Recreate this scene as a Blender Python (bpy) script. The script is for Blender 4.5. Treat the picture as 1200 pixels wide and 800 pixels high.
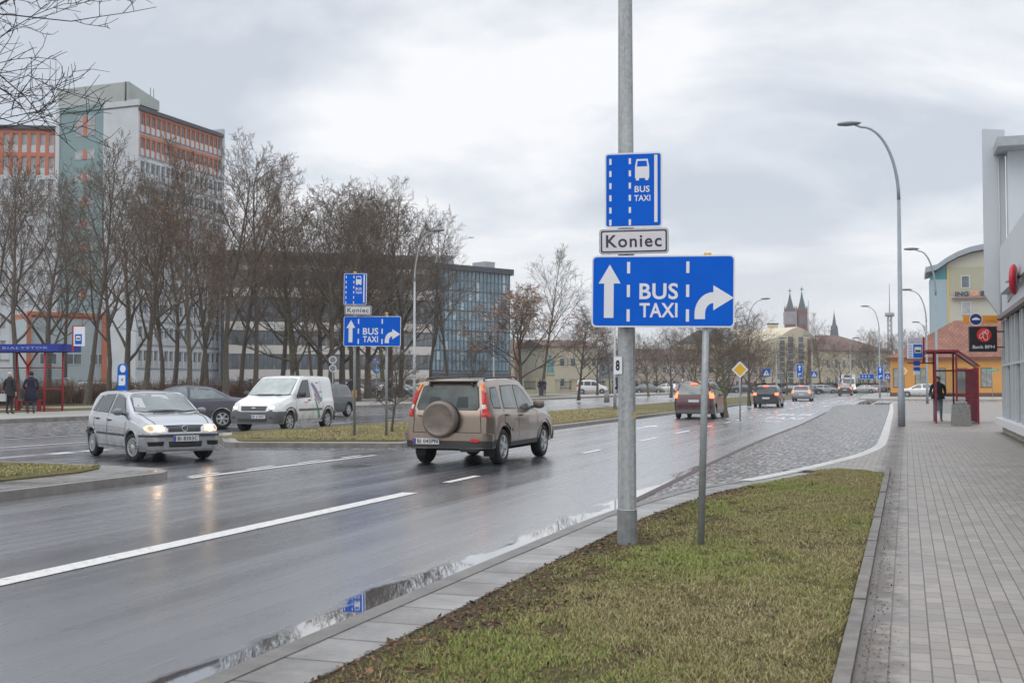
import bpy, bmesh, math, random
import numpy as np
from mathutils import Vector, Matrix, geometry
from mathutils.bvhtree import BVHTree
R = math.radians
S = bpy.context.scene
for o in list(bpy.data.objects): bpy.data.objects.remove(o)

# ------------------------------------------------------------------ camera
F_PX = 1350.0; CAM_H = 1.55
PITCH = math.atan(50 / F_PX); YAW = math.atan(462 / F_PX)
cam = bpy.data.objects.new('camera', bpy.data.cameras.new('camera'))
S.collection.objects.link(cam); S.camera = cam
cam.location = (0, 0, CAM_H); cam.rotation_euler = (R(90) + PITCH, 0, YAW)
cam.data.sensor_width = 36; cam.data.lens = F_PX / 1200 * 36
cam.data.clip_start = 0.1; cam.data.clip_end = 6000
cam.data.dof.use_dof = True; cam.data.dof.focus_distance = 16.0; cam.data.dof.aperture_fstop = 5.0

# ------------------------------------------------------------------ sky, sun, exposure
SUN_EL, SUN_ROT = R(38), R(200)
W = bpy.data.worlds.new('World'); S.world = W; W.use_nodes = True
nt = W.node_tree; N = nt.nodes; L = nt.links
for n in list(N): N.remove(n)
out = N.new('ShaderNodeOutputWorld')
sky = N.new('ShaderNodeTexSky'); sky.sky_type = 'NISHITA'; sky.sun_disc = False
sky.sun_elevation = SUN_EL; sky.sun_rotation = SUN_ROT
bg1 = N.new('ShaderNodeBackground'); bg1.inputs[1].default_value = 0.10; L.new(sky.outputs[0], bg1.inputs[0])
tc = N.new('ShaderNodeTexCoord'); sep = N.new('ShaderNodeSeparateXYZ'); L.new(tc.outputs['Generated'], sep.inputs[0])
def wmath(op, a, b=None, clamp=False):
    m = N.new('ShaderNodeMath'); m.operation = op; m.use_clamp = clamp
    for i, v in enumerate((a, b)):
        if v is None: continue
        if isinstance(v, (int, float)): m.inputs[i].default_value = v
        else: L.new(v, m.inputs[i])
    return m.outputs[0]
zc = wmath('ADD', wmath('MAXIMUM', sep.outputs[2], 0.0), 0.30)      # flat cloud layer seen in perspective
px_ = wmath('DIVIDE', sep.outputs[0], zc); py_ = wmath('DIVIDE', sep.outputs[1], zc)
cmb = N.new('ShaderNodeCombineXYZ'); L.new(px_, cmb.inputs[0]); L.new(py_, cmb.inputs[1])
mp = N.new('ShaderNodeMapping'); L.new(cmb.outputs[0], mp.inputs[0]); mp.inputs['Rotation'].default_value = (0, 0, R(-20)); mp.inputs['Scale'].default_value = (1.5, 1.9, 1); mp.inputs['Location'].default_value = (0.6, 3.1, 0)
nz = N.new('ShaderNodeTexNoise'); L.new(mp.outputs[0], nz.inputs['Vector']); nz.inputs['Scale'].default_value = 0.9; nz.inputs['Detail'].default_value = 7; nz.inputs['Roughness'].default_value = 0.54; nz.inputs['Distortion'].default_value = 0.35
cr = N.new('ShaderNodeValToRGB'); L.new(nz.outputs[0], cr.inputs[0])
cr.color_ramp.elements[0].position = 0.39; cr.color_ramp.elements[0].color = (0.42, 0.455, 0.51, 1)
cr.color_ramp.elements[1].position = 0.57; cr.color_ramp.elements[1].color = (0.70, 0.70, 0.71, 1)
e = cr.color_ramp.elements.new(0.48); e.color = (0.545, 0.57, 0.61, 1)
hz = N.new('ShaderNodeMixRGB'); hz.blend_type = 'MIX'; L.new(cr.outputs[0], hz.inputs[1]); hz.inputs[2].default_value = (0.62, 0.615, 0.63, 1)
L.new(wmath('MULTIPLY', wmath('SUBTRACT', 1.0, wmath('MULTIPLY', wmath('MAXIMUM', sep.outputs[2], 0.0), 6.5), True), 0.7), hz.inputs[0])
bg2 = N.new('ShaderNodeBackground'); L.new(hz.outputs[0], bg2.inputs[0])
L.new(wmath('ADD', wmath('MULTIPLY', wmath('MAXIMUM', wmath('SUBTRACT', sep.outputs[2], 0.31), 0.0), 1.9), 1.0), bg2.inputs[1])  # overcast: brighter overhead
mx = N.new('ShaderNodeMixShader'); mx.inputs[0].default_value = 0.95
L.new(bg1.outputs[0], mx.inputs[1]); L.new(bg2.outputs[0], mx.inputs[2]); L.new(mx.outputs[0], out.inputs[0])
sl = bpy.data.lights.new('sun', 'SUN'); sl.energy = 0.5; sl.angle = R(45); sl.color = (1, 0.97, 0.93)
so = bpy.data.objects.new('sun', sl); S.collection.objects.link(so); so.location = (0, 0, 300)
so.rotation_euler = (R(90) - SUN_EL, 0, R(180) - SUN_ROT)
S.view_settings.view_transform = 'Standard'; S.view_settings.look = 'None'; S.view_settings.gamma = 1
S.view_settings.use_curve_mapping = False; S.view_settings.exposure = 0.54
S.render.engine = 'CYCLES'; S.cycles.use_denoising = True
S.cycles.max_bounces = 6; S.cycles.diffuse_bounces = 3; S.cycles.glossy_bounces = 3; S.cycles.transmission_bounces = 4; S.cycles.transparent_max_bounces = 12; S.cycles.volume_bounces = 1
S.cycles.sample_clamp_indirect = 6

# ------------------------------------------------------------------ where a pixel of the photograph meets the ground or a depth
def ray(px, py):
    x = (px - 600) / F_PX; y = -(py - 400) / F_PX
    cy, sy = math.cos(PITCH), math.sin(PITCH)
    f = cy - y * sy; u = sy + y * cy
    c, s = math.cos(YAW), math.sin(YAW)
    return x * c - f * s, x * s + f * c, u
def G(px, py, z=0.0):
    r = ray(px, py); t = (z - CAM_H) / r[2]; return r[0] * t, r[1] * t
def P(px, Z):                       # plan position at depth Z in the picture column px
    r = ray(px, 450); t = Z; return r[0] * t, r[1] * t
def HZ(py, Z): r = ray(600, py); return CAM_H + r[2] * Z
def elev(x): return 0.2 * min(1, max(0, (-18 - x) / 11.0))

# ------------------------------------------------------------------ materials
MATS = {}
def _new(name):
    m = bpy.data.materials.new(name); m.use_nodes = True
    return m, m.node_tree.nodes, m.node_tree.links, m.node_tree.nodes['Principled BSDF']
def mat(name, col, rough=0.6, metal=0.0, var=0.12, scale=6.0, bump=0.0, bscale=40.0, emit=0, spec=0.5, coat=0, trans=0):
    if name in MATS: return MATS[name]
    m, n, l, b = _new(name); MATS[name] = m
    b.inputs['Base Color'].default_value = (*col, 1); b.inputs['Roughness'].default_value = rough; b.inputs['Metallic'].default_value = metal
    b.inputs['Specular IOR Level'].default_value = spec
    if coat: b.inputs['Coat Weight'].default_value = coat; b.inputs['Coat Roughness'].default_value = 0.04
    if trans: b.inputs['Transmission Weight'].default_value = trans; b.inputs['IOR'].default_value = 1.2
    if emit: b.inputs['Emission Color'].default_value = (*col, 1); b.inputs['Emission Strength'].default_value = emit
    if var or bump:
        t = n.new('ShaderNodeTexCoord')
        q = n.new('ShaderNodeTexNoise'); q.inputs['Scale'].default_value = scale; q.inputs['Detail'].default_value = 6; q.inputs['Roughness'].default_value = 0.6
        l.new(t.outputs['Object'], q.inputs['Vector'])
        if var:
            r = n.new('ShaderNodeValToRGB'); l.new(q.outputs[0], r.inputs[0])
            r.color_ramp.elements[0].position = 0.3; r.color_ramp.elements[0].color = (*[c * (1 - var) for c in col], 1)
            r.color_ramp.elements[1].position = 0.7; r.color_ramp.elements[1].color = (*[min(1, c * (1 + var)) for c in col], 1)
            l.new(r.outputs[0], b.inputs['Base Color'])
        if bump:
            q2 = n.new('ShaderNodeTexNoise'); q2.inputs['Scale'].default_value = bscale; q2.inputs['Detail'].default_value = 4
            l.new(t.outputs['Object'], q2.inputs['Vector'])
            bp = n.new('ShaderNodeBump'); bp.inputs['Strength'].default_value = bump; bp.inputs['Distance'].default_value = 0.02
            l.new(q2.outputs[0], bp.inputs['Height']); l.new(bp.outputs[0], b.inputs['Normal'])
    return m

def node_mat(name, build):
    m, n, l, b = _new(name); MATS[name] = m
    def nd(t, **k):
        x = n.new(t)
        for a, v in k.items(): setattr(x, a, v)
        return x
    def noise(vec, sc, det=5, rough=0.55, dist=0.0):
        q = nd('ShaderNodeTexNoise'); q.inputs['Scale'].default_value = sc; q.inputs['Detail'].default_value = det; q.inputs['Roughness'].default_value = rough; q.inputs['Distortion'].default_value = dist
        l.new(vec, q.inputs['Vector']); return q.outputs[0]
    def ramp(v, *st):
        r = nd('ShaderNodeValToRGB'); l.new(v, r.inputs[0]); el = r.color_ramp.elements
        for i, (p, c) in enumerate(st):
            c = (c, c, c) if isinstance(c, (int, float)) else c
            if i < 2: e = el[i]; e.position = p
            else: e = el.new(p)
            e.color = (*c, 1)
        return r.outputs[0]
    def mix(f, a, c, bt='MIX'):
        r = nd('ShaderNodeMixRGB', blend_type=bt)
        for i, v in enumerate((f, a, c)):
            if isinstance(v, (int, float)): r.inputs[i].default_value = v if i == 0 else (v, v, v, 1)
            elif isinstance(v, tuple): r.inputs[i].default_value = (*v, 1)
            else: l.new(v, r.inputs[i])
        return r.outputs[0]
    def mth(op, a, c=0.0, clamp=False):
        r = nd('ShaderNodeMath', operation=op, use_clamp=clamp)
        for i, v in enumerate((a, c)):
            if isinstance(v, (int, float)): r.inputs[i].default_value = v
            else: l.new(v, r.inputs[i])
        return r.outputs[0]
    def bump(h, st, d=0.01, nrm=None):
        r = nd('ShaderNodeBump'); r.inputs['Strength'].default_value = st; r.inputs['Distance'].default_value = d
        l.new(h, r.inputs['Height'])
        if nrm: l.new(nrm, r.inputs['Normal'])
        return r.outputs[0]
    def mapping(vec, sc=(1, 1, 1), rot=0, loc=(0, 0, 0)):
        r = nd('ShaderNodeMapping'); l.new(vec, r.inputs[0]); r.inputs['Scale'].default_value = sc; r.inputs['Rotation'].default_value = (0, 0, rot); r.inputs['Location'].default_value = loc
        return r.outputs[0]
    co = nd('ShaderNodeTexCoord').outputs['Object']
    build(dict(nd=nd, noise=noise, ramp=ramp, mix=mix, mth=mth, bump=bump, mapping=mapping, co=co, l=l, b=b, n=n))
    return m

def _asphalt(k):
    l, b, co = k['l'], k['b'], k['co']
    sp = k['nd']('ShaderNodeSeparateXYZ'); l.new(co, sp.inputs[0]); X = sp.outputs[0]
    fine = k['noise'](co, 160, 3, 0.7); mid = k['noise'](co, 1.1, 6, 0.6)
    streak = k['noise'](k['mapping'](co, (1.7, 0.035, 1)), 1.0, 6, 0.6)
    base = k['mix'](0.5, k['ramp'](fine, (0.3, (0.030, 0.034, 0.042)), (0.75, (0.105, 0.113, 0.130))), k['ramp'](mid, (0.35, (0.035, 0.038, 0.045)), (0.7, (0.062, 0.066, 0.076))))
    # standing water beside the kerb: a band by position with an uneven edge
    n2 = k['noise'](k['mapping'](co, (1.2, 0.4, 1)), 1.0, 5, 0.6)
    d = k['mth']('ADD', X, 3.96); pud = k['mth']('ADD', k['mth']('MULTIPLY', d, 2.2), k['mth']('MULTIPLY', k['mth']('SUBTRACT', n2, 0.5), 3.2))
    pud = k['mth']('MULTIPLY', k['ramp'](pud, (0.36, 0.0), (0.62, 1.0)), k['mth']('LESS_THAN', X, -2.6))
    rgh = k['mix'](0.5, k['ramp'](streak, (0.38, 0.17), (0.62, 0.42)), k['ramp'](mid, (0.35, 0.22), (0.7, 0.34)))
    rgh = k['mix'](pud, rgh, 0.015)
    l.new(k['mix'](pud, base, k['mix'](0.6, base, (0.05, 0.05, 0.055))), b.inputs['Base Color']); l.new(rgh, b.inputs['Roughness'])
    b.inputs['Specular IOR Level'].default_value = 1.0; b.inputs['Coat Weight'].default_value = 1.0; b.inputs['Coat IOR'].default_value = 1.7; l.new(k['mix'](pud, k['ramp'](streak, (.4, .20), (.62, .30)), 0.02), b.inputs['Coat Roughness'])
    st = k['mth']('MULTIPLY', k['mth']('SUBTRACT', 1.0, pud), 0.20)
    bp = k['nd']('ShaderNodeBump'); bp.inputs['Distance'].default_value = 0.004; l.new(st, bp.inputs['Strength']); l.new(fine, bp.inputs['Height'])
    l.new(bp.outputs[0], b.inputs['Normal'])
M_ASPH = node_mat('asphalt', _asphalt)

def _setts(k):
    l, b, co = k['l'], k['b'], k['co']
    v = k['mapping'](co, (1, 1, 1))
    wob = k['nd']('ShaderNodeMixRGB', blend_type='ADD'); wob.inputs[0].default_value = 0.05; l.new(v, wob.inputs[1])
    nn = k['nd']('ShaderNodeTexNoise'); nn.inputs['Scale'].default_value = 3; l.new(v, nn.inputs['Vector']); l.new(nn.outputs['Color'], wob.inputs[2])
    vo = k['nd']('ShaderNodeTexVoronoi', feature='DISTANCE_TO_EDGE'); vo.inputs['Scale'].default_value = 7.5; vo.inputs['Randomness'].default_value = 0.8; l.new(wob.outputs[0], vo.inputs['Vector'])
    vc = k['nd']('ShaderNodeTexVoronoi', feature='F1'); vc.inputs['Scale'].default_value = 7.5; vc.inputs['Randomness'].default_value = 0.8; l.new(wob.outputs[0], vc.inputs['Vector'])
    gap = k['ramp'](vo.outputs[0], (0.03, 0.0), (0.20, 1.0))
    bw = k['nd']('ShaderNodeRGBToBW'); l.new(vc.outputs['Color'], bw.inputs[0])
    col = k['mix'](gap, (0.035, 0.034, 0.032), k['ramp'](bw.outputs[0], (0.2, (0.15, 0.15, 0.155)), (0.8, (0.50, 0.495, 0.49))))
    l.new(col, b.inputs['Base Color']); b.inputs['Roughness'].default_value = 0.2
    h = k['mth']('ADD', k['mth']('MULTIPLY', gap, 1.0), k['mth']('MULTIPLY', bw.outputs[0], 0.6))
    l.new(k['bump'](h, 1.0, 0.035), b.inputs['Normal'])
M_SETT = node_mat('granite setts', _setts)

def _pavers(k):
    l, b, co = k['l'], k['b'], k['co']
    br = k['nd']('ShaderNodeTexBrick'); l.new(k['mapping'](co, (1, 1, 1), R(90)), br.inputs['Vector'])
    br.inputs['Scale'].default_value = 1.0; br.inputs['Brick Width'].default_value = 0.205; br.inputs['Row Height'].default_value = 0.105; br.inputs['Mortar Size'].default_value = 0.0045
    br.inputs['Mortar Smooth'].default_value = 0.3; br.inputs['Bias'].default_value = 0.0
    br.inputs['Color1'].default_value = (0.225, 0.203, 0.180, 1); br.inputs['Color2'].default_value = (0.295, 0.268, 0.240, 1); br.inputs['Mortar'].default_value = (0.075, 0.068, 0.06, 1)
    big = k['noise'](co, 0.55, 5, 0.6); st = k['noise'](co, 2.3, 5, 0.65, 0.4)
    c = k['mix'](0.75, br.outputs['Color'], k['ramp'](big, (0.3, 0.66), (0.7, 1.12)), 'MULTIPLY')
    c = k['mix'](k['ramp'](st, (0.56, 0.0), (0.70, 0.5)), c, (0.085, 0.08, 0.075))
    sp = k['nd']('ShaderNodeSeparateXYZ'); l.new(co, sp.inputs[0]); ed_ = k['mth']('SUBTRACT', k['mth']('ADD', k['mth']('MULTIPLY', k['noise'](co, 5, 6, 0.7), 0.75), -0.13), k['mth']('ABSOLUTE', k['mth']('ADD', sp.outputs[0], 0.27)))
    c = k['mix'](k['ramp'](ed_, (0.0, 0.0), (0.16, 0.85)), c, (0.075, 0.06, 0.048))
    l.new(c, b.inputs['Base Color']); l.new(k['ramp'](big, (0.35, 0.38), (0.7, 0.62)), b.inputs['Roughness'])
    h = k['mth']('ADD', k['mth']('MULTIPLY', k['mth']('SUBTRACT', 1.0, br.outputs['Fac']), 1.0), k['mth']('MULTIPLY', k['noise'](co, 90, 3), 0.25))
    l.new(k['bump'](h, 0.6, 0.004), b.inputs['Normal'])
M_PAVE = node_mat('paving bricks', _pavers)

def _slabs(k):
    l, b, co = k['l'], k['b'], k['co']
    br = k['nd']('ShaderNodeTexBrick'); l.new(k['mapping'](co, (1, 1, 1), 0, (0.0, 0.02, 0)), br.inputs['Vector'])
    br.offset = 0.0
    br.inputs['Scale'].default_value = 1.0; br.inputs['Brick Width'].default_value = 9.0; br.inputs['Row Height'].default_value = 0.5; br.inputs['Mortar Size'].default_value = 0.012
    br.inputs['Color1'].default_value = (0.17, 0.16, 0.15, 1); br.inputs['Color2'].default_value = (0.25, 0.24, 0.23, 1); br.inputs['Mortar'].default_value = (0.05, 0.045, 0.04, 1)
    st = k['noise'](co, 3.0, 6, 0.65); c = k['mix'](1.0, br.outputs['Color'], k['ramp'](st, (0.3, 0.55), (0.65, 1.1)), 'MULTIPLY')
    l.new(c, b.inputs['Base Color']); l.new(k['ramp'](k['noise'](co, 0.8, 4), (0.4, 0.16), (0.6, 0.45)), b.inputs['Roughness'])
    h = k['mth']('ADD', k['mth']('SUBTRACT', 1.0, br.outputs['Fac']), k['mth']('MULTIPLY', k['noise'](co, 60, 3), 0.2))
    l.new(k['bump'](h, 0.5, 0.006), b.inputs['Normal'])
M_SLAB = node_mat('kerb slabs', _slabs)

def _soil(dark, g1, g2, nm):
    def f(k):
        l, b, co = k['l'], k['b'], k['co']
        n1 = k['noise'](co, 0.9, 6, 0.6); n2 = k['noise'](co, 9, 6, 0.7); n3 = k['noise'](co, 60, 4, 0.7)
        c = k['mix'](k['ramp'](n1, (0.42, 0.0), (0.58, 1.0)), g1, g2)
        c = k['mix'](k['ramp'](n2, (0.50, 0.0), (0.66, 0.85)), c, dark)
        c = k['mix'](1.0, c, k['ramp'](n3, (0.3, 0.55), (0.7, 1.3)), 'MULTIPLY')
        l.new(c, b.inputs['Base Color']); b.inputs['Roughness'].default_value = 0.95; b.inputs['Specular IOR Level'].default_value = 0.15
        l.new(k['bump'](k['mth']('ADD', n3, n2), 1.0, 0.03), b.inputs['Normal'])
    return node_mat(nm, f)
M_SOIL = _soil((0.07, 0.05, 0.036), (0.135, 0.125, 0.05), (0.115, 0.09, 0.055), 'worn turf')
M_VERGE = _soil((0.10, 0.085, 0.055), (0.20, 0.175, 0.085), (0.145, 0.14, 0.06), 'verge turf')
M_PARK = _soil((0.075, 0.06, 0.045), (0.15, 0.125, 0.08), (0.12, 0.10, 0.065), 'park ground')
M_KERB = mat('kerb concrete', (0.215, 0.20, 0.185), 0.5, var=0.3, scale=4, bump=0.4, bscale=50)
M_KERBN = mat('new kerb concrete', (0.46, 0.45, 0.43), 0.45, var=0.2, scale=5, bump=0.3, bscale=50)
M_PATH = mat('pale paving', (0.30, 0.285, 0.265), 0.5, var=0.15, scale=1.5, bump=0.3, bscale=25)
def _paint(k):
    l, b, co = k['l'], k['b'], k['co']
    n1 = k['noise'](co, 14, 7, 0.75)
    l.new(k['ramp'](n1, (0.34, (0.13, 0.13, 0.13)), (0.44, (0.60, 0.59, 0.57)), (0.8, (0.74, 0.73, 0.71))), b.inputs['Base Color']); b.inputs['Roughness'].default_value = 0.45
    l.new(k['bump'](k['noise'](co, 160, 3), 0.3, 0.004), b.inputs['Normal'])
M_PAINT = node_mat('road paint', _paint)
def _galv(k):
    l, b, co = k['l'], k['b'], k['co']
    vo = k['nd']('ShaderNodeTexVoronoi', feature='F1'); vo.inputs['Scale'].default_value = 38; l.new(co, vo.inputs['Vector'])
    bw = k['nd']('ShaderNodeRGBToBW'); l.new(vo.outputs['Color'], bw.inputs[0])
    n1 = k['noise'](k['mapping'](co, (14, 14, 0.9)), 1, 5, 0.6)
    c = k['mix'](0.6, k['ramp'](bw.outputs[0], (0.2, (0.27, 0.285, 0.29)), (0.8, (0.46, 0.48, 0.49))), k['ramp'](n1, (0.32, (0.17, 0.18, 0.18)), (0.5, (0.36, 0.375, 0.38)), (0.68, (0.50, 0.52, 0.53))))
    l.new(c, b.inputs['Base Color']); b.inputs['Metallic'].default_value = 0.35; b.inputs['Roughness'].default_value = 0.5
M_GALV = node_mat('galvanised steel', _galv)
M_POST = mat('grey post paint', (0.32, 0.345, 0.355), 0.45, 0.3, var=0.15, scale=20)
M_LAMP = mat('lamp post grey', (0.26, 0.29, 0.32), 0.5, 0.2, var=0.1)
M_LHEAD = mat('lamp head grey', (0.16, 0.19, 0.20), 0.45, var=0.1)
M_BLUE = mat('sign blue', (0.0, 0.105, 0.58), 0.6, var=0.07, scale=3, spec=.15)
M_SBLUE = mat('small sign blue', (0.0, 0.11, 0.50), 0.6, var=0.05, spec=.15)
M_SWHITE = mat('sign white', (0.70, 0.71, 0.74), 0.45, var=0.04, scale=3)
M_BLACK = mat('black print', (0.012, 0.012, 0.016), 0.5, var=0)
M_DARK = mat('dark steel', (0.03, 0.032, 0.035), 0.5, var=0.1)
M_YEL = mat('sign yellow', (0.75, 0.42, 0.02), 0.5, var=0.05)
M_RED = mat('sign red', (0.55, 0.02, 0.02), 0.45, var=0.05)
M_GREEN = mat('street sign green', (0.02, 0.30, 0.24), 0.5, var=0.05)
M_BARK = mat('bark', (0.105, 0.090, 0.076), 0.9, var=0.4, scale=9, bump=0.8, bscale=14, spec=0.2)
M_BARKG = mat('mossy bark', (0.14, 0.135, 0.085), 0.9, var=0.45, scale=6, bump=0.8, bscale=14, spec=0.2)
M_TWIG = mat('twigs', (0.135, 0.108, 0.086), 0.9, var=0.2, scale=1, spec=0.2)
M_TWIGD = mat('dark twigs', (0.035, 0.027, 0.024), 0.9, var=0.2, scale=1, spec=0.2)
M_LEAF = mat('withered leaves', (0.30, 0.16, 0.10), 0.8, var=0.4, scale=3, spec=0.2)
M_SHRUB = mat('bare shrub', (0.14, 0.085, 0.06), 0.9, var=0.4, scale=2, spec=0.2)
M_IVY = mat('dark evergreen', (0.035, 0.045, 0.02), 0.8, var=0.4, scale=2, spec=0.3)

# ------------------------------------------------------------------ mesh builder
class MB:
    def __init__(s): s.v = []; s.f = []; s.m = []; s.sm = []
    def add(s, vs, fs, mi=0, smooth=False, M=None):
        o = len(s.v)
        s.v.extend([tuple(M @ Vector(p)) for p in vs] if M is not None else [tuple(p) for p in vs])
        s.f.extend([tuple(i + o for i in f) for f in fs]); s.m.extend([mi] * len(fs)); s.sm.extend([smooth] * len(fs))
    def box(s, x0, x1, y0, y1, z0, z1, mi=0, M=None):
        vs = [(x0, y0, z0), (x1, y0, z0), (x1, y1, z0), (x0, y1, z0), (x0, y0, z1), (x1, y0, z1), (x1, y1, z1), (x0, y1, z1)]
        s.add(vs, [(0, 3, 2, 1), (4, 5, 6, 7), (0, 1, 5, 4), (1, 2, 6, 5), (2, 3, 7, 6), (3, 0, 4, 7)], mi, False, M)
    def tube(s, pts, rad, n=8, mi=0, caps=True, smooth=True, M=None):
        pts = [Vector(p) for p in pts]
        if isinstance(rad, (int, float)): rad = [rad] * len(pts)
        vs = []; fs = []; up = None
        for i, p in enumerate(pts):
            d = (pts[min(i + 1, len(pts) - 1)] - pts[max(i - 1, 0)])
            if d.length < 1e-9: d = Vector((0, 0, 1))
            d.normalize()
            if up is None: up = Vector((1, 0, 0)) if abs(d.x) < 0.9 else Vector((0, 1, 0))
            a = up - d * up.dot(d); a.normalize(); b = d.cross(a); up = a
            for j in range(n):
                t = 2 * math.pi * j / n; vs.append(p + (a * math.cos(t) + b * math.sin(t)) * rad[i])
        for i in range(len(pts) - 1):
            for j in range(n):
                k = (j + 1) % n; fs.append((i * n + j, i * n + k, (i + 1) * n + k, (i + 1) * n + j))
        s.add(vs, fs, mi, smooth, M)
        if caps:
            o = len(s.v) - len(vs)
            s.f.append(tuple(o + j for j in reversed(range(n)))); s.f.append(tuple(o + (len(pts) - 1) * n + j for j in range(n))); s.m += [mi, mi]; s.sm += [False, False]
    def prism(s, poly, z0, z1, mi=0, M=None, top=None):
        n = len(poly)
        a = sum(poly[i][0] * poly[(i + 1) % n][1] - poly[(i + 1) % n][0] * poly[i][1] for i in range(n))
        if a < 0: poly = poly[::-1]
        vs = [(x, y, z0) for x, y in poly] + [(x, y, z1) for x, y in poly]
        tris = geometry.tessellate_polygon([[Vector((x, y, 0)) for x, y in poly]])
        fs = [tuple(i + n for i in t) for t in tris] + [tuple(reversed(t)) for t in tris]
        def ok(t, sgn):
            A, B, C = [Vector(vs[i]) for i in t]; return ((B - A).cross(C - A)).z * sgn > 0
        fs = [f if ok(f, 1 if f[0] >= n else -1) else tuple(reversed(f)) for f in fs]
        s.add(vs, fs, mi, False, M)
        o = len(s.v) - 2 * n
        for i in range(n):
            j = (i + 1) % n; s.f.append((o + i, o + j, o + n + j, o + n + i)); s.m.append(mi if top is None else top); s.sm.append(False)
    def lathe(s, prof, n=24, mi=0, M=None, smooth=True):   # prof: (radius, z) about local z
        vs = []; fs = []
        for r, z in prof:
            for j in range(n):
                t = 2 * math.pi * j / n; vs.append((r * math.cos(t), r * math.sin(t), z))
        for i in range(len(prof) - 1):
            for j in range(n):
                k = (j + 1) % n; fs.append((i * n + j, i * n + k, (i + 1) * n + k, (i + 1) * n + j))
        s.add(vs, fs, mi, smooth, M)
    def mesh(s, me, mi=0, M=None, smooth=False):
        s.add([v.co for v in me.vertices], [tuple(p.vertices) for p in me.polygons], mi, smooth, M)
    def data(s, name, mats):
        me = bpy.data.meshes.new(name); me.from_pydata(s.v, [], s.f)
        for m in (mats if isinstance(mats, (list, tuple)) else [mats]): me.materials.append(m)
        me.polygons.foreach_set('material_index', s.m); me.polygons.foreach_set('use_smooth', s.sm)
        me.validate(); me.update(); return me
    def build(s, name, mats, parent=None, loc=None, sharp=None):
        me = s.data(name, mats)
        if sharp is not None: me.set_sharp_from_angle(angle=R(sharp))
        return obj(name, me, parent, loc)
def obj(name, me, parent=None, loc=None):
    o = bpy.data.objects.new(name, me); S.collection.objects.link(o)
    if parent is not None: o.parent = parent
    if loc is not None: o.location = loc
    return o
def tag(o, label=None, cat=None, group=None, kind=None):
    if label: o['label'] = label
    if cat: o['category'] = cat
    if group: o['group'] = group
    if kind: o['kind'] = kind
    return o
def thing(name, label, cat, loc=(0, 0, 0), rz=0, group=None):
    o = bpy.data.objects.new(name, None); S.collection.objects.link(o); o.empty_display_size = 0.3
    o.location = loc; o.rotation_euler = (0, 0, rz); return tag(o, label, cat, group)
def struct(name, mb, mats): return tag(mb.build(name, mats), kind='structure')
def copy_tree(o, parent=None):
    c = o.copy(); S.collection.objects.link(c)
    if parent is not None: c.parent = parent
    for ch in list(KIDS.get(o.name, o.children)): copy_tree(ch, c)
    return c
KIDS = {}
def place(o, loc, rz=0, label=None, group=None):
    o.location = loc; o.rotation_euler = (0, 0, rz)
    if label: o['label'] = label
    if group: o['group'] = group
    return o
_tc = {}
def text(s_, size, ext=0.002, bold=0.0, space=1.0, align='CENTER'):
    key = (s_, size, ext, bold, space, align)
    if key in _tc: return _tc[key]
    c = bpy.data.curves.new('t', 'FONT'); c.body = s_; c.size = size; c.extrude = ext; c.offset = bold; c.space_character = space
    c.align_x = align; c.align_y = 'CENTER'; c.resolution_u = 4
    o = bpy.data.objects.new('t', c); S.collection.objects.link(o)
    bpy.context.view_layer.update()
    me = bpy.data.meshes.new_from_object(o.evaluated_get(bpy.context.evaluated_depsgraph_get()))
    bpy.data.objects.remove(o); bpy.data.curves.remove(c); _tc[key] = me; return me
def fit(me, w, h, cx, cy, z):         # matrix that fits a flat text mesh into a w x h box
    xs = [v.co.x for v in me.vertices]; ys = [v.co.y for v in me.vertices]
    sx = w / (max(xs) - min(xs)); sy = h / (max(ys) - min(ys))
    return Matrix.Translation((cx, cy, z)) @ Matrix.Diagonal((sx, sy, 1, 1)) @ Matrix.Translation((-(max(xs) + min(xs)) / 2, -(max(ys) + min(ys)) / 2, 0))
def lin(v, pts):
    for (a, b), (c, d) in zip(pts, pts[1:]):
        if v <= c: return b + (d - b) * max(0, (v - a)) / max(1e-9, c - a)
    return pts[-1][1]
def offs(pts, d):                     # offset an open plan polyline to its right by d
    r = []
    for i in range(len(pts)):
        a = Vector(pts[max(i - 1, 0)]); b = Vector(pts[min(i + 1, len(pts) - 1)]); t = (b - a).normalized()
        r.append((pts[i][0] + t.y * d, pts[i][1] - t.x * d))
    return r
def strip(mb, pts, d0, d1, z0, z1, mi=0):    # a band with a rectangular section along a polyline
    A = offs(pts, d0); B = offs(pts, d1)
    for i in range(len(pts) - 1): 
        q = [A[i], A[i + 1], B[i + 1], B[i]]
        mb.add([(x, y, z0) for x, y in q] + [(x, y, z1) for x, y in q], [(4, 5, 6, 7) if d1 < d0 else (7, 6, 5, 4), (0, 1, 5, 4), (2, 3, 7, 6)], mi)


# ================================================================== SETTING
YEND = 212.0
g_ = MB()
xs = [-1400, -400, -120, -60, -29, -18, 0, 60, 400, 900]; ys = [-300, -60, 60, 230, 700, 1500]
for i in range(len(xs) - 1):
    for j in range(len(ys) - 1):
        a, b, c, d = xs[i], xs[i + 1], ys[j], ys[j + 1]
        g_.add([(a, c, elev(a) - .03), (b, c, elev(b) - .03), (b, d, elev(b) - .03), (a, d, elev(a) - .03)], [(0, 1, 2, 3)])
struct('ground', g_, M_PARK)

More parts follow.
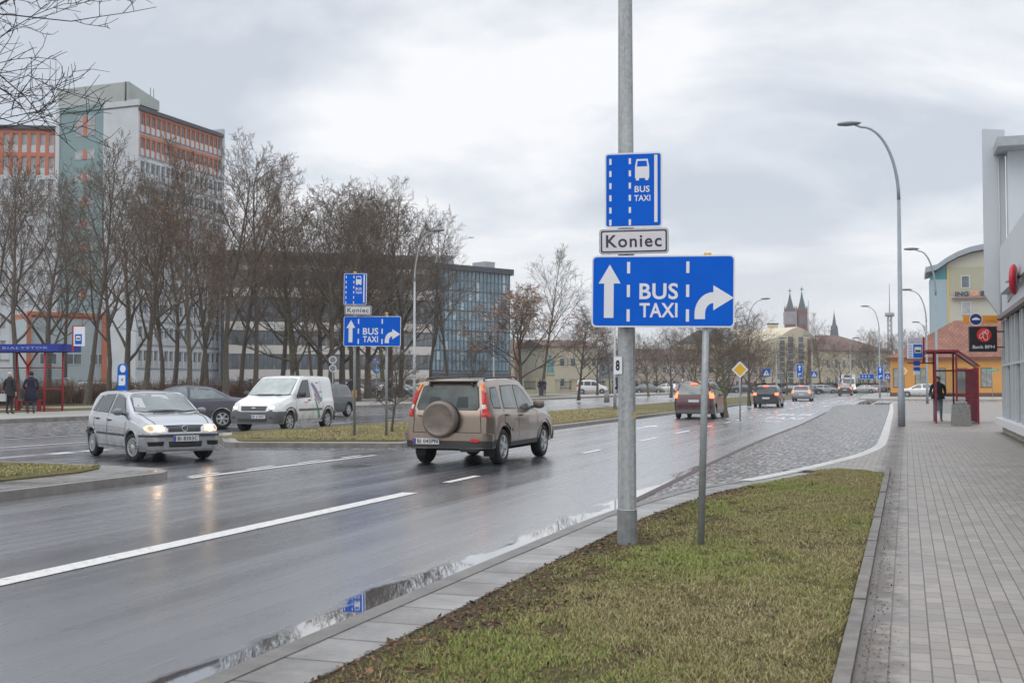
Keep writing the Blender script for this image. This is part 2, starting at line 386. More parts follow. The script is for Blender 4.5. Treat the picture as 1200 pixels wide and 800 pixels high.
FK = -29.5                                           # far kerb
r_ = MB()
for a, b in ((FK, -18), (-18, -2.4)):
    for c, d in ((-60, 20), (20, 90), (90, YEND)):
        r_.add([(a, c, elev(a)), (b, c, elev(b)), (b, d, elev(b)), (a, d, elev(a))], [(0, 1, 2, 3)])
struct('road', r_, M_ASPH)
cr_ = MB(); cr_.add([(-60, YEND, .0), (160, YEND, 0), (160, YEND + 14, 0), (-60, YEND + 14, 0)], [(0, 1, 2, 3)])
cr_.add([(-2.4, 99, .0), (90, 99, 0), (90, 118, 0), (-2.4, 118, 0)], [(0, 1, 2, 3)])
struct('side_road', cr_, M_ASPH)

# right kerb line (its road edge), near to far, then round the corner into the side street
RK = [(-3.30, -20), (-3.30, 5), (-3.28, 10), (-3.22, 13.0), (-2.92, 15.8), (-2.42, 17.6), (-1.95, 19.6), (-1.36, 22.7), (-0.98, 25.2), (-0.74, 28.2), (-0.70, 31.5), (-0.74, 40), (-0.83, 55), (-0.95, 70), (-1.15, 88), (-1.0, 92), (-0.2, 95.5), (1.5, 98), (5, 98.8), (60, 98.8)]
def smooth_line(p, n=4):
    out_ = []
    for i in range(len(p) - 1):
        p0 = Vector(p[max(i - 1, 0)]); p1 = Vector(p[i]); p2 = Vector(p[i + 1]); p3 = Vector(p[min(i + 2, len(p) - 1)])
        for k in range(n):
            t = k / n
            q = 0.5 * ((2 * p1) + (p2 - p0) * t + (2 * p0 - 5 * p1 + 4 * p2 - p3) * t * t + (3 * p1 - p0 - 3 * p2 + p3) * t ** 3)
            out_.append((q.x, q.y))
    out_.append(tuple(p[-1])); return out_
RKs = smooth_line(RK)
KT = 0.10
kn = [p for p in RKs if p[1] <= 17.7 and p[0] < 0]; kf = [p for p in RKs if not (p[1] < 17.5 and p[0] < 0)]
k1 = MB(); strip(k1, kn, 0, .14, -.02, KT); struct('kerb', k1, mat('dark wet kerb', (.13, .122, .112), .4, var=.3, scale=4, bump=.4, bscale=50))
k2 = MB(); strip(k2, kf, 0, .22, -.02, KT + .004); struct('pale_kerb', k2, M_KERBN)
# slab band behind the near kerb
s1 = MB(); sb = [p for p in RKs if p[1] <= 19.8 and p[0] < 0]; strip(s1, sb, .14, .52, -.02, KT - .006); struct('kerb_slabs', s1, M_SLAB)
# pavement, its plan bounded by the kerb line
pv = MB(); inner = offs(RKs, .2)
poly = [p for p in inner if p[1] > 15] 
pav = [(-0.27, -20), (-0.27, 20.0), (-1.85, 20.05)] + [p for p in inner if p[1] > 20.2] + [(60, -20)]
pv.prism(pav, -.02, KT); struct('pavement', pv, M_PAVE)
# grass strip soil between slabs and edging, slightly domed
gi = offs(RKs, .52); left = [p for p in gi if p[1] <= 19.6 and p[0] < 0]
so_ = MB(); NX = 14
rows = []
for (x, y) in left[::1]:
    rows.append([(x + (-0.36 - x) * i / NX, y, KT - .01 + .035 * math.sin(math.pi * i / NX) ** .6 if 0 < i < NX else KT - .02) for i in range(NX + 1)])
vs = [p for r in rows for p in r]; fs = []
for j in range(len(rows) - 1):
    for i in range(NX): a = j * (NX + 1) + i; fs.append((a, a + 1, a + NX + 2, a + NX + 1))
so_.add(vs, fs, 0, True)
lx, ly = left[-1]
so_.add([(lx, ly, .082), (-.36, ly, .082), (-.36, 20.0, .09), (lx + .35, 20.0, .09)], [(0, 1, 2, 3)])
struct('grass_soil', so_, M_SOIL)
ed = MB()
for i in range(41):
    y = -20 + i * 1.0; ed.box(-.352, -.2715, y + .006, y + .994, -.02, KT + .035 + .006 * math.sin(i * 2.3))
ed.box(-2.0, -.36, 20.0, 20.045, 0, KT + .006)
struct('edging_kerb', ed, mat('old edging', (0.155, 0.145, 0.13), 0.7, var=0.35, scale=5, bump=0.5, bscale=50))
# cobbled bay
bl = [(-3.3, 13.2), (-3.42, 15), (-3.68, 25), (-3.8, 34), (-3.85, 48), (-4.2, 66), (-4.9, 84), (-4.4, 92)]
bay = bl + [p for p in RKs[::-1] if 13.0 < p[1] < 92.5 and p[0] < -.2]
b_ = MB(); b_.prism(bay, .0, .004); struct('cobbled_bay', b_, M_SETT)
jt = MB(); strip(jt, smooth_line(bl[1:6]), -.07, .05, .004, .008)
struct('bay_joint', jt, mat('red brown joint', (0.06, 0.035, 0.032), 0.6, var=.5, scale=8, bump=.6))

# islands
MED0 = -11.42
def island(name, outer, grass, z=0.12, kerbm=M_KERB, infill=M_PATH, gname='median_turf'):
    m = MB(); m.prism(outer, -.05, z, 0); struct(name + '_kerb', m, kerbm)
    def inset(poly, d):
        n = len(poly); a = sum(poly[i][0] * poly[(i + 1) % n][1] - poly[(i + 1) % n][0] * poly[i][1] for i in range(n)); sg = 1 if a > 0 else -1
        r = []
        for i in range(n):
            p = Vector(poly[i - 1]); q = Vector(poly[i]); s = Vector(poly[(i + 1) % n])
            n1 = Vector((-(q - p).y, (q - p).x)).normalized(); n2 = Vector((-(s - q).y, (s - q).x)).normalized()
            b = (n1 + n2); b = b / max(.3, b.length_squared) * 2; r.append((q.x + b.x * d * sg, q.y + b.y * d * sg))
        return r
    m = MB(); m.prism(inset(outer, .16), z - .02, z + .004, 0); struct(name + '_paving', m, infill)
    m = MB(); m.prism(grass, z, z + .03, 0); struct(name + '_turf', m, M_VERGE)
# near left island
island('island', [(MED0, -30), (MED0, 15.9), (-11.62, 16.3), (-12.2, 16.75), (-14.5, 17.2), (-16.0, 17.3), (-16.5, 16.8), (-16.6, 15.5), (-17.3, -30)],
       [(-12.55, -30), (-12.55, 15.3), (-12.9, 16.2), (-14.6, 16.7), (-16.1, 16.8), (-16.4, 15.5), (-17.1, -30)], infill=M_SLAB)
island('median', [(-11.6, 25.6), (MED0 - .1, 27), (MED0, 40), (MED0, 150), (-12.2, 157), (-15, 160), (-17.6, 157), (-17.9, 150), (-17.8, 60), (-18.2, 40), (-18.9, 31), (-19.1, 29.5), (-18.8, 28.7), (-16.1, 24.9), (-15.6, 24.6)],
       [(-11.9, 26.1), (-11.70, 40), (-11.70, 149), (-15, 158), (-17.5, 149), (-17.5, 60), (-17.9, 40), (-18.7, 29.8), (-18.5, 29.0), (-15.9, 25.2), (-15.6, 25.0)])
st_ = MB(); st_.prism([(-11.5, 24.9), (-11.2, 25.3), (-11.35, 27), (-11.6, 25.6), (-15.6, 24.6), (-16.1, 24.9), (-18.8, 28.7), (-19.2, 28.6), (-16.5, 24.1), (-15.7, 23.7)], 0, .004)
struct('setts_apron', st_, M_SETT)
st_ = MB(); z1 = elev(-22.9) + .004; z2 = elev(FK) + .004
st_.add([(FK, -60, z2), (-22.9, -60, z1), (-22.9, 52, z1), (-24.5, 56, elev(-24.5) + .004), (FK, 60, z2)], [(0, 1, 2, 3, 4)]); struct('setts_strip', st_, M_SETT)
# far pavement and verges
fp = MB(); fp.prism([(FK, -60), (FK, YEND - 4), (FK - 6.5, YEND - 4), (FK - 6.5, -60)], .1, .34); struct('far_pavement', fp, M_PATH)
fk = MB(); fk.box(FK, FK + .16, -60, YEND - 4, .1, .35); struct('far_kerb', fk, M_KERB)
fv = MB(); fv.box(-39.6, FK - 6.5, -60, 74, .1, .36); fv.box(-34.2, FK - 2.0, 74.4, 112, .1, .375); fv.box(-44.8, -42.4, -60, 150, .1, .36); struct('far_verge', fv, M_VERGE)
fw = MB(); fw.box(-42.4, -39.6, -60, 150, .1, .352); fw.box(-62, -55, 60, 150, .1, .30); struct('footpath', fw, M_PATH)
# island at the far corner of the side street
ci = MB(); ci.prism([(-4.5, 119), (-2, 117.5), (60, 117.5), (60, YEND - 4), (-4.6, YEND - 4), (-5.5, 160)], -.02, .12); struct('corner_pavement', ci, M_PATH)

# painted markings
mk = MB()
def dash(x, y0, y1, w=.13, z=.006):
    z += elev(x); mk.add([(x - w / 2, y0, z), (x + w / 2, y0, z), (x + w / 2, y1, z), (x - w / 2, y1, z)], [(0, 1, 2, 3)])
dash(-6.72, -30, 15.15, .24)
for y0, y1 in ((16.9, 18.3), (25.0, 26.6), (30.8, 33.2), (36.0, 38.4), (41.2, 43.2), (46.2, 47.6), (49.6, 51.2), (53.6, 55.2), (57.2, 58.8), (60.8, 62.3), (64.5, 66.2), (68.8, 70.6)): dash(-6.88, y0, y1, .14)
for k in range(20): dash(-6.95, 74 + k * 4.2, 76.2 + k * 4.2, .16)
for k in range(10): dash(-8.9, 66 + k * 6, 68.2 + k * 6, .16)
for k in range(14): dash(-3.95, 92 + k * 5, 95 + k * 5, .14)
mk.add([(-5.6, 48.4, .006), (-4.9, 48.4, .006), (-4.9, 49.2, .006), (-5.6, 49.2, .006)], [(0, 1, 2, 3)])
# bus lane lettering laid on the road, arrows
for w, y in (('BUS', 60.0), ('TAXI', 53.5)):
    t = text(w, 1, 0, .03); mk.mesh(t, 0, fit(t, 1.7, 3.4, -5.3, y, .006))
t = text('BUS', 1, 0, .03); mk.mesh(t, 0, fit(t, 1.7, 3.4, -5.3, 108, .006))
for x, y in ((-8.9, 40.5), (-8.9, 84), (-5.4, 84)):
    mk.add([(x - .08, y - 1.6, .006), (x + .08, y - 1.6, .006), (x + .08, y + .8, .006), (x - .08, y + .8, .006), (x - .32, y + .8, .006), (x + .32, y + .8, .006), (x, y + 2.4, .006)], [(0, 1, 2, 3), (4, 5, 6)])
# edge line with doubled dashes across the junction gap
mk.add([(-11.30, 16.35, .006), (-11.14, 16.3, .006), (-10.92, 22.9, .006), (-11.06, 22.9, .006)], [(0, 1, 2, 3)])
for k in range(4): dash(-11.42 + k * .05, 16.6 + k * 1.75, 17.5 + k * 1.75, .11)
# lines of the far carriageway
dash(-20.25, -20, 24.9, .13); dash(-20.25, 26.2, 27.3, .13)
dash(-17.95, -20, 20.4, .13); 
for k in range(3): dash(-17.95 , 20.9 + k * 1.1, 21.6 + k * 1.1, .4)
dash(-22.6, -20, 30, .10)
for k in range(24): dash(-20.6, 38 + k * 6, 41 + k * 6, .12)
for k in range(7): dash(-10.9 + k * 1.05, 98.5, 100.6, .5)
tag(mk.build('road_markings', M_PAINT), kind='structure')

# manhole cover
mh = thing('manhole_cover', 'round iron manhole cover in the wet asphalt before the median', 'manhole cover', (-10.06, 19.9, .004))
m = MB(); m.lathe([(.30, .002), (.30, .012), (.0001, .012)], 32); m.build('lid', mat('cast iron', (.05, .05, .05), .45, .3, var=.3, scale=30, bump=.6, bscale=50), mh)
m = MB(); m.lathe([(.31, .0), (.31, .008), (.39, .008), (.39, .0)], 32); m.build('rim', mat('iron rim', (.11, .105, .10), .5, var=.3), mh)

# ================================================================== CARS
def paint(name, col, metal=0.35, rough=0.32):
    """metallic paint with winter road film low on the body"""
    if name in MATS: return MATS[name]
    def f(k):
        l, b, co = k['l'], k['b'], k['co']; sp = k['nd']('ShaderNodeSeparateXYZ'); l.new(co, sp.inputs[0])
        n1 = k['noise'](co, 3.5, 7, .7); d = k['mth']('SUBTRACT', k['mth']('MULTIPLY', n1, 1.3), k['mth']('MULTIPLY', sp.outputs[2], 1.15)); dirt = k['ramp'](d, (-.15, 0.0), (.45, .62))
        l.new(k['mix'](dirt, col, (.11, .10, .09)), b.inputs['Base Color']); l.new(k['mix'](dirt, rough, .75), b.inputs['Roughness']); l.new(k['mix'](dirt, metal, 0.0), b.inputs['Metallic']); l.new(k['mix'](dirt, .75, .05), b.inputs['Coat Weight']); b.inputs['Coat Roughness'].default_value = .03
    return node_mat(name, f)
M_GLASS = mat('car glass', (.05, .062, .066), .04, 0, var=0, spec=.9)
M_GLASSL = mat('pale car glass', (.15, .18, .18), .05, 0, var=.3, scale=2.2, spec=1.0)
M_RUB = mat('rubber black', (.018, .018, .019), .75, var=.1)
M_PLA = mat('dark plastic', (.035, .036, .038), .55, var=.1)
M_PLG = mat('grey plastic', (.10, .105, .11), .55, var=.1)
M_TYRE = mat('tyre', (.016, .016, .017), .8, var=.2, scale=20)
M_RIM = mat('alloy rim', (.42, .43, .44), .35, .5, var=.1)
M_WELL = mat('underbody', (.008, .008, .008), .9, var=0)
M_LENS = mat('lamp glass', (.55, .56, .56), .08, .3, var=.2, scale=12)
M_HL = mat('lit headlamp', (1.0, .74, .46), .2, 0, var=0, emit=14)
M_HLW = mat('lit parking lamp', (1.0, .74, .50), .2, 0, var=0, emit=1.3)
M_TL = mat('tail lamp red', (.50, .012, .012), .15, 0, var=.1)
M_TLON = mat('lit tail lamp', (1.0, .12, .04), .2, 0, var=0, emit=3.0)
M_AMB = mat('amber lens', (.80, .20, .02), .15, 0, var=.1)
M_PLATE = mat('number plate white', (.62, .63, .64), .4, var=.03)
M_EU = mat('plate blue', (.01, .06, .35), .4, var=0)
M_CHR = mat('chrome', (.62, .63, .64), .15, .9, var=0)
M_SEAM = mat('panel gap', (.012, .012, .012), .7, var=0)
M_DISP = mat('dash paper', (.45, .47, .47), .6, var=0)

class Car:
    """lofted body: side profile x->z of the top line, belt line, plan width; wheel arches cut by the section bottoms"""
    def __init__(c, prof, belt, W_, wb, r, z0=.2, tumble=.34, endw=.80, endr=.42, arch=.055, body_name='body', hoodk=.42, zflat=0.10, axle=0.0):
        c.W = W_; c.wb = wb; c.r = r; c.prof = prof; c.belt = belt; c.z0 = z0
        R_ = r + arch; ax = [(-wb / 2), (wb / 2)]; x0, x1 = prof[0][0], prof[-1][0]; c.x0, c.x1 = x0, x1
        st = set()
        for (a, az), (b, bz) in zip(prof, prof[1:]):
            n = max(1, int(math.hypot(b - a, bz - az) / .07))
            for k in range(n + 1): st.add(round(a + (b - a) * k / n, 4))
        for a in ax:
            for k in range(25):
                st.add(round(a + R_ * math.cos(math.pi * k / 24), 4))
            st.add(round(a - R_ - .004, 4)); st.add(round(a + R_ + .004, 4))
        xs = sorted(x for x in st if x0 <= x <= x1)
        xx = [xs[0]]
        for x in xs[1:]:
            if x - xx[-1] > .0035: xx.append(x)
        xs = xx
        rows = []
        for x in xs:
            zt = lin(x, prof); zb = min(lin(x, belt), zt - .03)
            ef = max(0, 1 - min(x - x0, x1 - x) / endr); w = W_ / 2 * (1 - (1 - endw) * ef ** 2.6)
            zb0 = z0
            for a in ax:
                if abs(x - a) < R_: zb0 = max(z0, r + math.sqrt(R_ * R_ - (x - a) ** 2))
            zb0 = min(zb0, zt - .06); zb = max(zb, zb0 + .03)
            h = zt - zb; k = min(1, h / hoodk); wr = w * .84 * (1 - k) + k * (w * .955 - tumble * h)
            sb = lambda t: zb0 + (zb - zb0) * t
            zz = lambda z: 1 - .035 * max(0, 1 - (z - z0) / .25) - .0 * z          # tuck under the sill
            bul = lambda t: w * (.975 + .025 * math.sin(math.pi * min(1, max(0, (sb(t) - z0) / max(.1, lin(x, belt) - z0))) ** .9))
            row = [(0, zb0), (w * .6, zb0), (w * .93, zb0)]
            for t in (0.0, .08, .2, .35, .5, .65, .8, .92): row.append((bul(t) * zz(sb(t)), sb(t)))
            row.append((w * .955, zb))
            for t in (.12, .3, .5, .7, .86): row.append((w * .955 + (wr - w * .955) * t / 1.0, zb + h * .93 * t))
            row.append((wr - .006, zb + h * .93 * .95)); 
            c1 = min(.10, .25 * h + .02)
            row += [(wr - .35 * c1, zb + h * .955), (wr - c1, zb + h * .978), (wr * .72, zt - .018 * min(1, h / .3)), (wr * .4, zt - .004), (0, zt)]
            rows.append([(x, y, z) for y, z in row])
        nr = len(rows[0]); m = MB(); vs = []
        full = []
        for row in rows:
            full.append(row + [(x, -y, z) for (x, y, z) in row[::-1][1:-1]])
        n = len(full[0]); vs = [p for q in full for p in q]; fs = []; mi = []
        for i in range(len(full) - 1):
            for j in range(n):
                k = (j + 1) % n; fs.append((i * n + j, i * n + k, (i + 1) * n + k, (i + 1) * n + j)); under = j < 2 or j >= n - 2
                mi.append(1 if under else 0)
        m.v = vs; m.f = [tuple(reversed(f)) for f in fs]; m.m = mi; m.sm = [True] * len(fs)
        m.f.append(tuple(range(n))); m.f.append(tuple((len(full) - 1) * n + j for j in reversed(range(n)))); m.m += [0, 0]; m.sm += [False, False]
        c.m = m
        c.bvh = BVHTree.FromPolygons([Vector(v) for v in m.v], m.f)
    def body(c, root, pm, name='body'):
        me = c.m.data(name, [pm, M_WELL]); me.set_sharp_from_angle(angle=R(38)); return obj(name, me, root)
    def hit(c, a, b, ax, sg):
        """a, b = the two coordinates left over; ax 'y' side, 'x' ends, 'z' from above"""
        if ax == 'y': o, d = Vector((a, sg * 5, b)), Vector((0, -sg, 0))
        elif ax == 'x': o, d = Vector((sg * 8, a, b)), Vector((-sg, 0, 0))
        else: o, d = Vector((a, b, 6)), Vector((0, 0, -1))
        h = c.bvh.ray_cast(o, d); 
        return (h[0], h[1] if h[1].dot(d) < 0 else -h[1]) if h[0] else (None, None)
    def decal(c, mb, poly, ax, sg=1, off=.006, mi=0, step=.07, thick=False, smooth=True):
        V2 = []; n0 = len(poly)
        for i in range(n0):
            p, q = Vector(poly[i]), Vector(poly[(i + 1) % n0]); k = max(1, int((q - p).length / step))
            V2 += [p + (q - p) * t / k for t in range(k)]
        nb = len(V2); edges = [(i, (i + 1) % nb) for i in range(nb)]
        xs_ = [p.x for p in V2]; ys_ = [p.y for p in V2]
        def inside(p):
            r = False
            for i in range(n0):
                a, b = poly[i], poly[i - 1]
                if (a[1] > p[1]) != (b[1] > p[1]) and p[0] < (b[0] - a[0]) * (p[1] - a[1]) / (b[1] - a[1]) + a[0]: r = not r
            return r
        def dist(p):
            return min((geometry.intersect_point_line(Vector((*p, 0)), Vector((*V2[i], 0)), Vector((*V2[(i + 1) % nb], 0)))[0] - Vector((*p, 0))).length for i in range(0, nb))
        gx = min(xs_) + step
        while gx < max(xs_):
            gy = min(ys_) + step
            while gy < max(ys_):
                if inside((gx, gy)) and min((Vector((gx, gy)) - v).length for v in V2) > step * .5: V2.append(Vector((gx, gy)))
                gy += step
            gx += step
        rv, _, rf, _, _, _ = geometry.delaunay_2d_cdt(V2, edges, [], 1, 1e-5)
        out_ = []; 
        for p in rv:
            h, nn = c.hit(p.x, p.y, ax, sg)
            if h is None: h, nn = c.hit(p.x * .985, p.y * .985, ax, sg)
            if h is None: out_.append(None); continue
            dirv = Vector((0, sg, 0)) if ax == 'y' else Vector((sg, 0, 0)) if ax == 'x' else Vector((0, 0, 1))
            if ax == 'y' and abs(h.y) < .2: out_.append(None); continue
            out_.append(h + (nn * .6 + dirv * .4).normalized() * off)
        fs = []
        good = []
        for f in rf:
            if all(out_[i] is not None for i in f):
                A, B, C = [out_[i] for i in f[:3]]
                if max((A - B).length, (B - C).length, (C - A).length) > step * 6 + .05: continue
                want = Vector((0, sg, 0)) if ax == 'y' else Vector((sg, 0, 0)) if ax == 'x' else Vector((0, 0, 1))
                good.append(tuple(f) if (B - A).cross(C - A).dot(want) > 0 else tuple(reversed(f)))
        vv = [p if p is not None else Vector((0, 0, 0)) for p in out_]
        mb.add(vv, good, mi, smooth)
        if thick:                                            # skirt back to the body so that the piece has real depth
            o = len(mb.v) - len(vv); cen = [Vector(p) for p in vv]
            for i in range(nb):
                j = (i + 1) % nb
                if out_[i] is None or out_[j] is None: continue
                d = Vector((0, sg, 0)) if ax == 'y' else Vector((sg, 0, 0)) if ax == 'x' else Vector((0, 0, 1))
                a, b = cen[i], cen[j]; mb.add([a, b, b - d * (off + .02), a - d * (off + .02)], [(0, 1, 2, 3), (3, 2, 1, 0)][:1], mi, False)
    def part(c, root, name, mats, items, step=.07, **kw):
        """items: list of (poly, ax, sides, off, mi)"""
        mb = MB(); together = name in ('grille_bars', 'intake_slats', 'side_print', 'door_print', 'tailgate_gap', 'tailgate_panel'); o = None
        for it in items:
            poly, ax, sides, off = it[:4]; mi = it[4] if len(it) > 4 else 0
            for sg in sides:
                c.decal(mb, [(a, b) for a, b in poly], ax, sg, off, mi, step, thick=off > .011)
                if not together: o = mb.build(name, mats, root); mb = MB()
        return mb.build(name, mats, root) if together else o
    def wheels(c, root, rim_fn, rim_mat, steer=0.0, tw=.19, yoff=.03, dark=M_PLA):
        me_t = None
        for a in (-1, 1):
            for s in (-1, 1):
                m = MB(); r = c.r; w = tw
                prof = [(r * .62, w / 2 - .02), (r * .66, w / 2 - .004), (r * .80, w / 2), (r * .93, w / 2 - .008), (r * .985, w / 2 - .03), (r, w / 2 - .055), (r, -w / 2 + .055), (r * .985, -w / 2 + .03), (r * .9, -w / 2), (r * .62, -w / 2 + .02), (.02, -w / 2 + .04)]
                if me_t is None:
                    m.lathe(prof, 32); me_t = m.data('wheel', [M_TYRE])
                    rm = MB(); rim_fn(rm, r, w); me_r = rm.data('rim', [rim_mat, dark])
                wo = obj('wheel', me_t, root); wo.location = (a * c.wb / 2, s * (c.W / 2 - yoff - w / 2), r)
                wo.rotation_euler = (R(-90) if s > 0 else R(90), 0, steer if a > 0 else 0)
                ro = obj('rim', me_r, wo)
def rim_disc(n=8, sw=.10, hub=.25, cover=True):
    def f(m, r, w):
        R1 = r * .66
        m.lathe([(R1, w / 2 - .012), (R1 * .95, w / 2 + .002), (R1 * .88, w / 2 - .012), (R1 * .86, w / 2 - .05)], 32, 0)
        m.lathe([(R1 * .87, w / 2 - .045), (.001, w / 2 - .045)], 24, 1)
        m.lathe([(r * hub * .9, w / 2 - .04), (r * hub * .85, w / 2 - .004), (r * hub * .4, w / 2 + .004), (.001, w / 2 + .004)], 20, 0)
        for i in range(n):
            t = 2 * math.pi * i / n; c_, s_ = math.cos(t), math.sin(t); a = r * hub * .7; b = R1 * .93; h = sw * r; z1 = w / 2 - .008; zc = w / 2 - .002
            q = [(a, -h * .8), (b, -h), (b, h), (a, h * .8)]
            p = [(x * c_ - y * s_, x * s_ + y * c_) for x, y in q]
            m.add([(x, y, zc) for x, y in p] + [(x, y, z1 - .03) for x, y in p], [(0, 1, 2, 3), (4, 5, 1, 0), (6, 7, 3, 2)], 0, False)
    return f
def plate(c, root, txt, x, y, z, sg, w=.52, lean=0.0):
    """number plate as a thin box with raised characters; sg +1 front, -1 rear"""
    m = MB(); m.box(-w / 2, w / 2, -.057, .057, -.006, .006, 0)
    m.box(-w / 2 + .002, -w / 2 + .045, -.053, .053, .0065, .008, 2)
    if txt:
        t = text(txt, .1, 0, .002, 1.1); m.mesh(t, 1, fit(t, w * .80, .078, .024, 0, .009))
    o = m.build('number_plate', [M_PLATE, M_BLACK, M_EU], root)
    o.matrix_local = Matrix.Translation((x, y, z)) @ Matrix.Rotation(R(90) * sg, 4, 'Z') @ Matrix.Rotation(R(90) - lean, 4, 'X')
    return o
def mirror(c, root, x, z, pm, s_=1.0):
    for s in (-1, 1):
        y0 = c.W / 2 * .93; m = MB(); pts = []
        m.box(-.03, .03, 0, .08, -.03, .0, 1)
        prof = [(-.001, -.085), (.05, -.08), (.07, -.05), (.078, 0), (.07, .05), (.05, .08), (.001, .085)]
        mm = MB(); mm.lathe(prof, 14); m.add([(z_ * -.0 + (y_ * .75), .13 + x_ * .0 + z_ * 1.1, x_ * .95 + .03) for (x_, y_, z_) in mm.v], mm.f, 0, True)
        o = m.build('wing_mirror', [pm, M_PLA], root); o.location = (x, s * y0, z); o.scale = (s_, s * s_, s_)
def mirrored(o): return o
def ellipse(cx, cy, rx, ry, n=20, a0=0, a1=360): return [(cx + rx * math.cos(R(a0 + (a1 - a0) * i / n)), cy + ry * math.sin(R(a0 + (a1 - a0) * i / n))) for i in range(n + (0 if a1 - a0 == 360 else 1))]
def arch_poly(xc, r, w, lo, z0): 
    a = math.degrees(math.asin(max(-1, min(1, (z0 - r) / (r + lo)))))
    return ellipse(xc, r, r + lo + w, r + lo + w, 22, a, 180 - a) + ellipse(xc, r, r + lo, r + lo, 22, 180 - a, a)
def fr(poly, k):   # shrink a polygon about its centroid by k metres, roughly
    cx = sum(p[0] for p in poly) / len(poly); cy = sum(p[1] for p in poly) / len(poly); o = []
    for x, y in poly:
        d = math.hypot(x - cx, y - cy); o.append((x - (x - cx) / d * k, y - (y - cy) / d * k))
    return o
def wind(c, root, name, poly, ax, sides, gm, frame=M_PLA, k=.03):
    """a glazed opening: dark rubber frame with the pane on it, one part per side"""
    for sg in sides:
        mb = MB(); c.decal(mb, poly, ax, sg, .003, 0, .08); fo = mb.build(name, frame, root)
        mb = MB(); c.decal(mb, fr(poly, k), ax, sg, .006, 0, .08); mb.build('pane', gm, fo)
def bar(root, name, m_, pts, rad, n=6):
    m = MB(); m.tube(pts, rad, n); return m.build(name, m_, root)
def handle(c, root, x, z, pm, sides=(-1, 1), dark=M_PLA):
    for s in sides:
        h, _ = c.hit(x, z, 'y', s)
        if h is None: continue
        m = MB(); m.box(-.075, .075, -.012, .012, -.018, .018, 1); m.tube([(-.085, s * .02, .006), (-.04, s * .036, .008), (.05, s * .036, .008), (.09, s * .012, .004)], .012, 6)
        o = m.build('door_handle', [pm, dark], root); o.location = (x, h.y, z)

